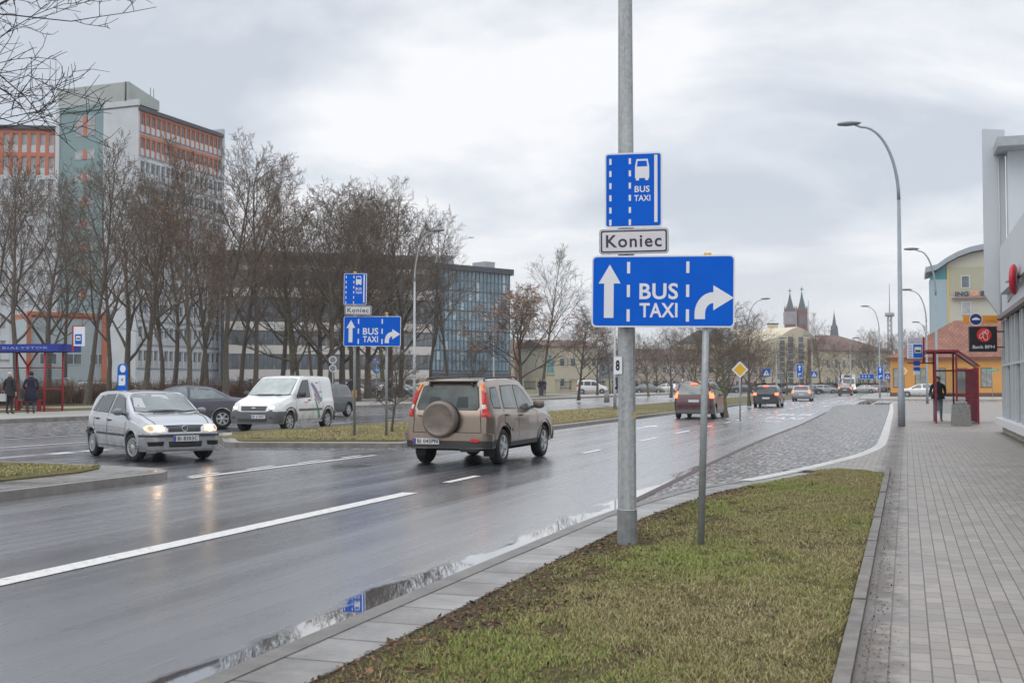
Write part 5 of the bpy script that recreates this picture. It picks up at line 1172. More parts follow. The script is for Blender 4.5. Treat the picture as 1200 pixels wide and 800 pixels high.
post_sign(1040, 150, .12, 436, 'blue pedestrian crossing sign beside the orange house', [('ped', 441, .80, 0)])
post_sign(1016, 150, .12, 434, 'wide blue lane board with arrows above the far queue', [('wide', 441, 1.9, 0)])
post_sign(788, 128, .12, 424, 'white box with a round red mark on a pale post left of the people carrier', [('whitebox', 435, .42, 0)], name='signal_box', postm=M_GALV, r=.06)
post_sign(783, 150, .12, 430, 'small green street name sign left of the white signal box', [('street', 433.5, .85, 0)], 'street sign', 'street_name_sign')
post_sign(916, 150, .12, 434, 'grey back of a rectangular sign beside the cream hall', [('back', 441, 1.1, 0)])
post_sign(390, 60, .34, 417, 'two grey round signs one above the other beside the white van roof', [('grey', 421.5, .40, 0), ('grey', 431.5, .38, 0)])
post_sign(441, 78, .34, 418, 'round blue signs with a red slash and a white cross by the parked cars', [('nostop', 422.5, .53, 0), ('cross', 433.5, .50, 0)])
post_sign(471, 82, .34, 408, 'small white notice on a post left of the pale street lamp', [('back', 412, .3, 0)], 'notice', 'notice_board', postm=M_DARK)
post_sign(334, 92, .3, 420, 'dark parking sign post among the trees behind the white van', [('up', 431, .36, 0)])

# bus stop totem, boards
x, y = P(143.5, 52); t = thing('bus_stop_totem', 'blue and white rounded totem standing behind the silver hatchback', 'totem', (x, y, .34), YAW)
zt_ = HZ(426, 52) - .34; w2 = .21
m = MB(); MX = Matrix.Rotation(R(90), 4, 'X'); m.prism([(-w2, 0), (w2, 0), (w2, zt_ - w2)] + [(w2 * math.cos(R(a)), zt_ - w2 + w2 * math.sin(R(a))) for a in range(15, 180, 15)] + [(-w2, zt_ - w2)], -.07, .07, 0, MX); m.build('body', M_SBLUE, t)
m = MB(); flat(m, ellipse(0.03, zt_ - w2 - .02, .13, .17, 20), .075, 0); flat(m, [(-.15, zt_ - .98), (.15, zt_ - .98), (.15, zt_ - .52), (-.15, zt_ - .52)], .075, 0); tt = text('4', .3, 0, .01); m.mesh(tt, 1, fit(tt, .09, .14, 0, zt_ - .72, .08)); o = m.build('sign_face', [M_SWHITE, M_SBLUE], t); o.matrix_local = MX

def shelter_left():
    x0, y0 = P(63, 51.3); t = thing('bus_shelter', 'red framed bus shelter with a blue roof edge on the far pavement', 'bus shelter', (x0, y0, .34), R(6))
    red = mat('shelter red', (.33, .012, .03), .4, var=.1); bl = mat('shelter blue', (.006, .025, .24), .4, var=.05)
    H_ = 2.72; m = MB(); m.box(-5.2, .15, -.75, .85, H_, H_ + .06); m.build('roof', mat('roof sheet', (.25, .05, .06), .5, var=.2), t)
    m = MB(); m.box(-5.2, .75, -.79, -.74, H_ - .08, H_ + .26); m.box(-5.2, .75, .85, .90, H_ - .08, H_ + .26); m.box(.70, .75, -.74, .85, H_ - .08, H_ + .26); 
    tt = text('BIAŁYSTOK', 1, 0, .02, 1.2); m.mesh(tt, 1, Matrix.Translation((-.9, -.795, H_ + .09)) @ Matrix.Rotation(R(90), 4, 'X') @ fit(tt, 2.3, .11, 0, 0, 0)); m.build('fascia', [bl, mat('fascia print', (.22, .29, .58), .5, var=0)], t)
    for (px_2, py_2) in ((-.03, -.62), (-.03, .7), (-2.4, -.62), (-2.4, .7), (-3.3, -.62), (-5.0, .7), (-5.0, -.62)):
        m = MB(); m.tube([(px_2, py_2, 0), (px_2, py_2, H_)], .045, 8); m.build('post', red, t)
    for px_2 in (-1.25,):
        m = MB(); m.tube([(px_2, -.1, 0), (px_2, -.1, 2.1)], .06, 8); m.tube([(px_2, -.1, 2.0), (px_2 - .55, -.1, H_)], .045, 8); m.tube([(px_2, -.1, 2.0), (px_2 + .55, -.1, H_)], .045, 8); m.build('branched_post', red, t)
    for z in (.12, 1.0, 1.95):
        m = MB(); m.tube([(-5.0, .7, z), (-.03, .7, z)], .028, 6); m.tube([(-.03, -.62, z), (-.03, .7, z)], .028, 6); m.build('rail', red, t)
    gl = mat('shelter glass', (.75, .80, .80), .03, 0, var=0, trans=1.0); m = MB(); m.box(-4.95, -.08, .705, .711, .2, 1.9); m.build('glass', gl, t)
    m = MB(); m.box(-2.2, -.9, .25, .6, .45, .50); m.box(-2.1, -2.05, .3, .55, 0, .45); m.box(-1.05, -1.0, .3, .55, 0, .45); m.build('bench', red, t)
    x, y = P(92, 51); t2 = thing('bus_stop_board', 'white and blue bus stop board fixed above the end of the blue shelter roof', 'bus stop sign', (x, y, .34 + 2.9), YAW)
    m = MB(); m.box(-.25, .25, -.03, .03, 0, .88); m.build('panel', M_SWHITE, t2); m = MB(); m.box(-.30, -.24, -.04, .04, -.25, .90); m.box(-.24, .26, -.035, .035, .86, .90); m.build('frame', red, t2)
    m = MB(); m.box(-.17, .13, -.040, -.032, .08, .52, 0); m.box(-.12, .08, -.046, -.041, .24, .44, 1); m.box(-.10, .06, -.05, -.047, .30, .36, 2); m.build('pictogram', [M_SBLUE, M_SWHITE, M_BLACK], t2)
shelter_left()

def shelter_right():
    x0, y0 = P(1092, 47.6); t = thing('bus_shelter', 'dark red framed glass bus shelter on the right pavement beside the concrete bin', 'bus shelter', (1.02, 45.4, .10))
    red = mat('shelter wine red', (.20, .012, .025), .35, var=.1); wd, L_ = 1.45, 3.0; H1, H2 = 2.62, 2.05
    # roof: flat towards the road, sloping down to the back
    for nm, pts in (('roof', [(-.35, H1 + .02), (.75, H1 + .02), (wd + .08, H2 + .02), (wd + .08, H2 + .08), (.78, H1 + .10), (-.35, H1 + .10)]),):
        m = MB(); 
        for y in (-.04, L_ - .02): m.prism(pts, -y - .06, -y, 0, Matrix.Rotation(R(90), 4, 'X'))
        m.box(-.35, -.29, 0, L_, H1 + .02, H1 + .10); m.build('roof_frame', red, t)
    rf = mat('roof panel', (.13, .035, .045), .3, var=.1)
    m = MB(); m.add([(-.29, 0, H1 + .09), (.76, 0, H1 + .09), (.76, L_, H1 + .09), (-.29, L_, H1 + .09), (wd + .06, 0, H2 + .07), (wd + .06, L_, H2 + .07)], [(0, 1, 2, 3), (1, 4, 5, 2)]); m.build('roof_sheet', rf, t)
    for (x, y, h) in ((0, 0, H1), (0, L_, H1), (.72, 0, H1), (wd, 0, H2), (wd, L_, H2), (wd, L_ / 2, H2), (.72, L_, H1)):
        m = MB(); m.box(x - .035, x + .035, y - .035, y + .035, 0, h + .03); m.build('post', red, t)
    for y in (0, L_):
        for z in (1.02, 1.98): m = MB(); m.box((.755 if y == 0 else .035), wd - .035, y - .025, y + .025, z - .03, z + .03); m.build('rail', red, t)
    m = MB(); m.box(wd - .02, wd + .02, .035, L_ - .035, 1.0, 1.06); m.build('rail', red, t); m = MB(); m.box(wd - .02, wd + .02, .035, L_ - .035, .1, .15); m.build('rail', red, t)
    gl = mat('shelter glass', (.75, .80, .80), .03, 0, var=0, trans=1.0)
    m = MB(); m.box(.757, wd - .037, -.004, .004, .1, 1.0); m.build('glass', gl, t); m = MB(); m.box(.757, wd - .037, -.004, .004, 1.05, 1.95); m.build('glass', gl, t)
    m = MB(); m.add([(1.02, -.012, .1), (wd - .037, -.012, .1), (wd - .037, -.012, 1.94), (1.02, -.012, 1.94), (1.02, .012, .1), (wd - .037, .012, .1), (wd - .037, .012, 1.94), (1.02, .012, 1.94)], [(0, 1, 2, 3), (7, 6, 5, 4), (1, 5, 6, 2), (0, 3, 7, 4), (3, 2, 6, 7)]); m.build('end_panel', mat('wine panel', (.12, .02, .03), .25, var=.25, scale=3), t)
    m = MB(); m.box(wd - .004, wd + .004, .05, L_ - .05, .16, 2.0); m.build('glass', mat('smoked glass', (.10, .03, .045), .12, 0, var=.3, scale=2), t)
    m = MB(); m.box(.1, wd - .05, L_ - .004, L_ + .004, .3, 1.95); m.build('glass', gl, t)
    m = MB(); m.box(.85, 1.35, L_ - .03, L_ - .01, 1.15, 1.65); m.build('timetable', M_SWHITE, t)
    m = MB(); m.box(1.0, 1.35, .5, 2.5, .42, .47); m.box(1.1, 1.15, .6, .65, 0, .42); m.box(1.1, 1.15, 2.35, 2.4, 0, .42); m.build('bench', red, t)
    # hanging stop board with its plates
    Z = 44.4; x, y = P(1074, Z); t2 = thing('bus_stop_board', 'bus stop board with a blue bus picture left of the dark red shelter', 'bus stop sign', (x, y, HZ(422, Z)), YAW)
    k = Z / F_PX; m = MB(); m.box(-10 * k, 7.5 * k, -.03, .03, 2 * k, 27 * k); m.build('panel', M_SWHITE, t2)
    m = MB(); m.box(7.5 * k, 9.6 * k, -.035, .035, -3 * k, 27 * k); m.box(-10 * k, 22 * k, -.02, .02, -4 * k, -2.6 * k); m.build('frame', red, t2)
    m = MB(); m.box(-3.6 * k, 6.9 * k, -.045, -.032, 3.2 * k, 18.5 * k, 0); m.box(-2.2 * k, 5.5 * k, -.050, -.046, 8.5 * k, 15.5 * k, 1); m.box(-1.4 * k, 4.8 * k, -.055, -.051, 9.6 * k, 12 * k, 2); m.build('pictogram', [M_SBLUE, mat('sign cream', (.6, .6, .45), .5, var=0), M_BLACK], t2)
    m = MB(); m.box(-9.5 * k, 7 * k, -.042, -.032, 20 * k, 26.5 * k, 0)
    for i in range(5): m.box(-9.3 * k, -5.0 * k, -.042, -.032, (3 + i * 3.2) * k, (5.4 + i * 3.2) * k, 1)
    m.build('timetable_lettering', [mat('faded print', (.42, .40, .44), .5, var=.3, scale=30), mat('line numbers', (.38, .45, .6), .5, var=.3, scale=40)], t2)
    for i, (a, b, mm) in enumerate(((-2.5, 4, M_SBLUE), (-8, -3.5, M_SBLUE), (-13, -8.5, M_SWHITE))):
        m = MB(); m.box(-3.2 * k, 4.2 * k, -.02, .02, (a - 4) * k, (b - 4.4) * k); m.build('plate', mm, t2)
    # bin
    cb = thing('litter_bin', 'square tapering concrete litter bin before the dark red shelter', 'litter bin', (1.78, 43.1, .10))
    cm = mat('exposed aggregate', (.22, .22, .21), .85, var=.35, scale=25, bump=.6, bscale=60); m = MB(); a, b, h = .33, .29, .74
    m.add([(-a, -a, 0), (a, -a, 0), (a, a, 0), (-a, a, 0), (-b, -b, h), (b, -b, h), (b, b, h), (-b, b, h), (-b + .06, -b + .06, h), (b - .06, -b + .06, h), (b - .06, b - .06, h), (-b + .06, b - .06, h), (-b + .06, -b + .06, .1), (b - .06, -b + .06, .1), (b - .06, b - .06, .1), (-b + .06, b - .06, .1)],
          [(0, 1, 5, 4), (1, 2, 6, 5), (2, 3, 7, 6), (3, 0, 4, 7), (4, 5, 9, 8), (5, 6, 10, 9), (6, 7, 11, 10), (7, 4, 8, 11), (8, 9, 13, 12), (9, 10, 14, 13), (10, 11, 15, 14), (11, 8, 12, 15), (12, 13, 14, 15)]); m.build('bin_body', cm, cb)
    m = MB(); m.lathe([(.2, .60), (.21, .80), (.19, .84), (.15, .80), (.12, .70)], 12); m.build('bin_bag', mat('bag plastic', (.16, .17, .18), .3, var=.3), cb)
shelter_right()
post_sign(1163, 120, .12, 430, 'teal street name sign before the orange house near the shop', [('street', 433.5, 1.4, 0)], 'street sign', 'street_name_sign')
post_sign(1059, 118, .12, 425, 'yellow diamond sign seen edge of the tall lamp post at the orange house', [('diamond', 434.5, .60, 0)])

# leaning steel bollards
for i, px in enumerate((252.5, 260.5, 269.5, 277.5)):
    x, y = P(px, 46); t = thing('steel_bollard', ('leftmost', 'second', 'third', 'rightmost')[i] + ' of four leaning steel tubes between the saloon and the white van', 'bollard', (x, y, .30), YAW, 'leaning steel bollards')
    m = MB(); m.tube([(-.12, 0, -.05), (.12, 0, .62)], .09, 12); m.build('tube', M_GALV, t); m = MB(); m.tube([(.12, 0, .62), (.135, 0, .66)], [.092, .04], 12); m.build('cap', M_LHEAD, t)
# low concrete post in the far verge
x, y = P(711, 82); t = MB(); t.tube([(0, 0, -.05), (0, 0, .55), (0, 0, .62)], [.20, .19, .1], 8); o = t.build('concrete_post', M_KERB, None, (x, y, .3)); tag(o, 'stubby concrete post in the verge left of the thick lamp mast', 'bollard')

# ================================================================== TREES
class TreeGen:
    """recursive winter tree: trunk and limbs in one mesh, branches and twigs in the other"""
    def __init__(t, seed, H, r0, ang=(28, 52), limb=.42, lift=.06, bare=.25, dens=1.0, levels=4, twig_r=.008, top=.95, lean=(0, 0), maxb=14000, wig=1.0):
        t.rng = random.Random(seed); t.tr = MB(); t.cr = MB(); t.tips = []; t.H = H; t.lift = lift; t.ang = ang; t.levels = levels; t.twig_r = twig_r; t.dens = dens; t.n = 0; t.maxb = maxb; t.limb = limb; t.wig = wig
        t.branch(Vector((0, 0, -.1)), Vector((lean[0], lean[1], 1)).normalized(), H * top, r0, 0, bare)
    def branch(t, p, d, L, r, lv, bare):
        t.n += 1; rng = t.rng; ns = (10, 8, 6, 4, 2)[min(lv, 4)]
        pts = [p.copy()]; rad = [r * (1.4 if lv == 0 else 1)]; dirs = []; wob = (.05, .10, .13, .17, .15)[min(lv, 4)] * t.wig
        q = p.copy(); dd = d.copy(); rend = t.twig_r * (.8 if lv < 4 else .6) if lv else r * .10
        for i in range(ns):
            dd = (dd + Vector((rng.gauss(0, 1), rng.gauss(0, 1), rng.gauss(0, .8))) * wob + Vector((0, 0, t.lift * (1.0 if lv in (1, 2) else .5)))).normalized()
            q = q + dd * (L / ns); pts.append(q.copy()); f = (i + 1) / ns; rad.append(r + (rend - r) * f ** (.9 if lv == 0 else .75)); dirs.append(dd.copy())
        (t.tr if lv <= 1 else t.cr).tube(pts, rad, 9 if lv == 0 else 6 if lv == 1 else 3, caps=False, smooth=lv < 3)
        if lv >= t.levels - 1: t.tips.append((pts[-1], dd))
        if lv >= t.levels: return
        nb = max(2, int((17, 11, 8, 6)[min(lv, 3)] * t.dens * rng.uniform(.8, 1.2)))
        az = rng.uniform(0, 6.28)
        for k in range(nb):
            f = bare + (1 - bare) * (k + rng.random()) / nb if lv == 0 else .16 + .84 * (k + rng.random()) / nb
            f = min(.999, f); i = min(ns - 1, int(f * ns)); u = f * ns - i; b = pts[i].lerp(pts[i + 1], u); rb = rad[i] + (rad[i + 1] - rad[i]) * u
            az += 2.4 + rng.uniform(-.5, .5); e1 = dirs[i].orthogonal().normalized(); e2 = dirs[i].cross(e1); ax = e1 * math.cos(az) + e2 * math.sin(az)
            an = R(rng.uniform(*t.ang)) * (1.0 if lv else 1.15 - .5 * (f - bare) / (1 - bare)); nd = (dirs[i] * math.cos(an) + ax * math.sin(an)).normalized()
            if lv >= 1 and nd.z < -.25: nd.z *= -.4; nd.normalize()
            LL = t.H * t.limb * rng.uniform(.7, 1.15) * (1.15 - .75 * (f - bare) / (1 - bare)) if lv == 0 else L * rng.uniform(.34, .6) * (1.15 - .55 * f)
            if LL < .10 or t.n > t.maxb: continue
            t.branch(b, nd, LL, max(t.twig_r, min(rb * .72, r * (.46 if lv == 0 else .42))), lv + 1, 0)
TP = {}
def tree_mesh(key, bark=None, leaves=0, lsz=.09, **kw):
    g = TreeGen(**kw); a = g.tr.data(key + ' trunk', [bark or M_BARK]); b = g.cr.data(key + ' crown', [kw.get('twig') or M_TWIG]); c = None
    if leaves:
        rng = random.Random(5); m = MB()
        for (p, d) in g.tips:
            if rng.random() > leaves: continue
            for k in range(3):
                q = p + Vector((rng.uniform(-.2, .2), rng.uniform(-.2, .2), rng.uniform(-.25, .15))); u = Vector((rng.gauss(0, 1), rng.gauss(0, 1), rng.gauss(0, 1))).normalized() * lsz; v = u.orthogonal().normalized() * lsz * .7
                m.add([q - u, q + v, q + u, q - v], [(0, 1, 2, 3)])
        c = m.data(key + ' leaves', [M_LEAF])
    TP[key] = (a, b, c, g.n, kw['H'])
def tree(key, x, y, z, label, H=None, rz=0, cat='tree', name='bare_tree', group=None, sxy=None):
    a, b, c, n, H0 = TP[key]; s = (H or H0) / H0; t = thing(name, label, cat, (x, y, z), rz, group); t.scale = ((sxy or 1) * s, (sxy or 1) * s, s)
    obj('trunk', a, t); obj('crown', b, t)
    if c: obj('leaves', c, t)
    return t
tree_mesh('tall_a', seed=11, H=17, r0=.24, ang=(28, 52), limb=.46, lift=.06, bare=.26, dens=.77, twig_r=.011)
tree_mesh('tall_b', seed=23, H=17, r0=.20, ang=(24, 44), limb=.40, lift=.07, bare=.30, dens=.77, twig_r=.011)
tree_mesh('tall_c', seed=29, H=17, r0=.21, ang=(28, 52), limb=.42, lift=.05, bare=.24, lean=(.06, .03), dens=.77, twig_r=.011)
tree_mesh('tall_leafy', seed=31, H=16, r0=.20, ang=(26, 46), limb=.42, lift=.07, bare=.18, leaves=.13, lsz=.06, dens=.80, twig_r=.010)
tree_mesh('round_a', seed=47, H=12, r0=.22, ang=(32, 56), limb=.58, lift=.06, bare=.20, top=.8, dens=.84, twig_r=.010)
tree_mesh('round_b', seed=53, H=11, r0=.20, ang=(36, 60), limb=.62, lift=.04, bare=.20, top=.72, dens=.88, twig_r=.010, bark=M_BARKG, wig=1.3)
tree_mesh('small', seed=61, H=8, r0=.12, ang=(32, 55), limb=.5, lift=.04, bare=.24, dens=.92, top=.85, wig=1.2)
tree_mesh('small_leafy', seed=67, H=8, r0=.14, ang=(32, 55), limb=.52, lift=.04, bare=.24, dens=.9, top=.8, leaves=.10, lsz=.07, wig=1.3)
def ptree(key, px, Z, ytop, label, rz=0, z=None, **k):
    x, y = P(px, Z); z = .3 if z is None else z; return tree(key, x, y, z, label, H=(HZ(ytop, Z) - z) * .95, rz=rz, **k)
gt = 'bare trees of the park on the left'
L_T = [('tall_a', 22, 58, 178, 'big dark leaning tree directly behind the left bus shelter', 0.3), ('tall_b', 102, 66, 165, 'straight trunked tree between the left shelter and the totem', 1.0), ('tall_c', 128, 76, 190, 'slender bare tree just right of the straight trunk behind the totem', 2.0),
 ('tall_b', -12, 78, 185, 'bare tree at the very left edge behind the shelter', 2.6), ('round_a', 56, 88, 205, 'twiggy tree before the left wing of the tower block', 3.3),
 ('tall_a', 170, 70, 178, 'twin stemmed tree in front of the white gable wall', 4.1), ('tall_c', 190, 84, 205, 'bare tree before the orange windowed face, left of the brown leafed one', 0.7), ('tall_leafy', 222, 66, 182, 'tree with withered brown leaves before the right end of the tower block', 1.9),
 ('tall_leafy', 243, 80, 205, 'brown leafed tree half a crown right of the tower block corner', 3.9), ('tall_a', 264, 72, 168, 'tall bare tree standing above the white panel van bonnet', 5.0), ('tall_leafy', 282, 84, 196, 'thin tree with brown leaves rising behind the white van', 0.2),
 ('tall_c', 300, 76, 172, 'tall bare tree with arching top above the white van roof', 2.4), ('tall_a', 330, 90, 215, 'bare tree in front of the striped office, left of the median signs', 3.0), ('tall_b', 352, 98, 228, 'slim bare tree before the white banded office', 4.4),
 ('round_a', 388, 82, 218, 'wide thick trunked tree behind the small blue bus lane board', 5.6), ('round_a', 402, 92, 214, 'bare tree crowning over the median signs', 1.4), ('round_a', 432, 96, 212, 'dense bare tree between the median signs and the pale lamp', 0.9), ('tall_a', 470, 100, 226, 'bare tree left of the pale slender lamp post', 2.2),
 ('round_a', 375, 94, 232, 'bare tree filling the gap left of the thick trunk behind the small signs', 2.6), ('round_a', 418, 88, 222, 'broad bare tree crowning directly over the small wide blue board', 3.9), ('tall_a', 412, 100, 224, 'tall bare tree behind the crown over the median signs', 5.3),
 ('round_a', 458, 98, 232, 'dense bare crown just left of the pale slender lamp', 1.9), ('round_b', 345, 88, 262, 'low spreading bare tree left of the thick trunk', .8),
 ('tall_c', 505, 108, 246, 'bare tree in front of the left part of the glass office', 3.5), ('tall_b', 527, 112, 262, 'loose bare tree before the left half of the glass office', 4.8), ('small', 556, 120, 395, 'small low bare tree at the foot of the glass office', 1.2)]
for key, px, Z, yt, lab, rz in L_T: ptree(key, px, Z, yt, lab, rz, group=gt)
for i, (px, Z, yt, key, lab) in enumerate([(75, 100, 215, 'tall_b', 'bare tree behind the roof of the blue edged shelter'), (150, 96, 205, 'round_a', 'bare tree hiding the lower gable right of the straight trunk'), (205, 100, 215, 'tall_a', 'thin bare tree before the lower white windows'), 
    (368, 110, 262, 'tall_b', 'thin tree left of the thick trunk behind the small signs'), (450, 112, 262, 'round_b', 'dense low tree behind the pale lamp post'), (236, 94, 230, 'tall_leafy', 'brown leafed tree low before the tower block right edge')]): ptree(key, px, Z, yt, lab, i * 1.3, group=gt)
# trees along the far carriageway and median
ptree('small_leafy', 608, 88, 322, 'crooked roadside tree above the roof of the beige off roader', .5, z=.34, sxy=1.25)
ptree('tall_b', 634, 120, 292, 'tall fan shaped bare tree between the glass office and the big blue board', 1.0, z=.3, sxy=1.1)
ptree('small', 678, 93, 352, 'slim roadside tree in front of the white compact van', 2.5, z=.34, sxy=1.1)
o = ptree('small', 459, 33.5, 395, 'small crooked mossy tree on the median behind the slim sign posts', 4.0, z=.12, sxy=1.1)
gr_ = 'bushy bare trees along the road on the right side'
R_T = [('round_b', 851, 51, 352, 'bushy bare tree on the median right of the slim grey post', .4, .12), ('round_b', 836, 64, 348, 'bushy bare tree behind the people carrier roof', 2.1, .12), ('round_b', 812, 86, 372, 'bare tree just left of the slim grey post behind the people carrier', 3.3, .2), ('round_a', 878, 78, 362, 'bare tree behind the yellow diamond sign', 1.1, .12),
 ('round_a', 786, 110, 380, 'bare tree above the white signal box', 4.4, .3), ('round_b', 760, 120, 384, 'bare tree right of the thick lamp mast', 5.1, .3), ('tall_a', 715, 140, 378, 'bare tree between the slim roadside tree and the thick mast', .9, .3), ('round_a', 700, 128, 372, 'bare tree right behind the white compact van', 2.8, .3),
 ('round_a', 922, 150, 395, 'small bare tree before the cream hall windows', 3.1, .12), ('round_b', 944, 165, 390, 'bare tree before the right corner of the cream hall', 1.7, .12), ('tall_a', 962, 200, 372, 'rounded bare tree rising over the brown roof', .3, .12), ('round_a', 985, 178, 398, 'leaning bare tree before the brown roofed building', 5.5, .12), ('round_b', 1010, 205, 392, 'bare tree above the pale silver car in the queue', 2.9, .12),
 ('round_a', 1018, 230, 384, 'bare tree left of the curved lamp at the corner island', .8, .12), ('round_b', 1046, 215, 385, 'bare tree behind the orange house eaves', 4.0, .12), ('round_a', 1062, 200, 384, 'reddish bare tree above the orange house roof', 1.5, .12), ('tall_a', 1078, 215, 386, 'bare tree touching the teal edged office', 3.8, .12)]
for key, px, Z, yt, lab, rz, z in R_T: ptree(key, px, Z, yt, lab, rz, z=z, group=gr_)
gb = 'bare trees in the distance'
FAR = [(742, 170, 388), (770, 190, 392), (800, 180, 388), (826, 170, 386), (848, 190, 390), (655, 190, 395), (600, 190, 392), (575, 185, 395), (893, 200, 398), (690, 200, 392), (905, 175, 405), (1000, 250, 398), (725, 210, 394), (868, 170, 392), (560, 190, 400), (970, 240, 400), (1035, 250, 392)]
for i, (px, Z, yt) in enumerate(FAR): ptree(('round_a', 'round_b', 'tall_a', 'tall_b')[i % 4], px, Z, yt, 'hazy bare tree in the dense row across the centre background', i * 1.1, z=.2, group=gb)
# near tree whose branches enter at the top left
tree_mesh('near', seed=5, H=10.5, r0=.17, ang=(38, 66), limb=.62, lift=.02, bare=.34, dens=1.0, twig_r=.0065, top=.85, wig=1.7)
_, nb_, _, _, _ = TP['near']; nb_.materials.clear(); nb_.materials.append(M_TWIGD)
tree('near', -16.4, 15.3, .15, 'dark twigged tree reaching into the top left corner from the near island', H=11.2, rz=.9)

# ================================================================== BUILDINGS
def frame2(C0, C1):
    """matrix with x along C0->C1, y = into the building (left normal of the run seen from the camera), z up"""
    d = Vector((C1[0] - C0[0], C1[1] - C0[1])); L_ = d.length; d.normalize(); n = Vector((-d.y, d.x))
    mid = Vector(C0)
    if n.dot(mid) < 0: n = -n
    return L_, Matrix(((d.x, n.x, 0, C0[0]), (d.y, n.y, 0, C0[1]), (0, 0, 1, 0), (0, 0, 0, 1)))
def wmesh(name, x0, x1, z0, z1, d, fm, gm):  return None
def windows(root, cells, frame_m, glass_m, name='window', limit=100, ft=.07):
    """cells: (x, z, w, h, y) on the facade plane; first ones as parts, the rest as one part of kind stuff"""
    cache = {}; rest = MB()
    def mk(w, h, mb=None, off=(0, 0, 0)):
        m = mb or MB(); x, y, z = off; t = min(ft, w * .12)
        m.box(x, x + w, y - .03, y, z, z + t, 0); m.box(x, x + w, y - .03, y, z + h - t, z + h, 0); m.box(x, x + t, y - .03, y, z + t, z + h - t, 0); m.box(x + w - t, x + w, y - .03, y, z + t, z + h - t, 0)
        if w > 1.0: m.box(x + w / 2 - t / 2, x + w / 2 + t / 2, y - .03, y, z + t, z + h - t, 0)
        m.box(x + t * .9, x + w - t * .9, y - .012, y - .008, z + t * .9, z + h - t * .9, 1); return m
    for i, (x, z, w, h, y) in enumerate(cells):
        if i < limit:
            k = (round(w, 2), round(h, 2))
            if k not in cache: cache[k] = mk(w, h).data(name, [frame_m, glass_m])
            obj(name, cache[k], root, (x, y, z))
        else: mk(w, h, rest, (x, y, z))
    if rest.v: tag(rest.build(name, [frame_m, glass_m], root), kind='stuff')
def bthing(name, label, cat, M_): 
    t = bpy.data.objects.new(name, None); S.collection.objects.link(t); t.matrix_world = M_; return tag(t, label, cat)
B_WH = mat('pale panel wall', (.50, .53, .56), .7, var=.08, scale=.5); B_GR = mat('light grey render', (.42, .44, .46), .8, var=.08, scale=.4); B_TE = mat('teal render', (.20, .29, .305), .8, var=.07, scale=.4)
B_OR = mat('orange render', (.46, .165, .10), .8, var=.08, scale=.5); B_ROOF = mat('dark roof edge', (.06, .065, .08), .6, var=.1); B_CON = mat('grey green concrete', (.36, .39, .38), .8, var=.12, scale=.4)
W_DK = mat('window glass', (.10, .125, .14), .08, 0, var=.5, scale=.7, spec=.8); W_LT = mat('blinded window', (.30, .32, .34), .3, 0, var=.35, scale=.9, spec=.6); F_WH = mat('window frame white', (.55, .56, .57), .6, var=0); F_DK = mat('window frame dark', (.07, .08, .09), .5, var=0)

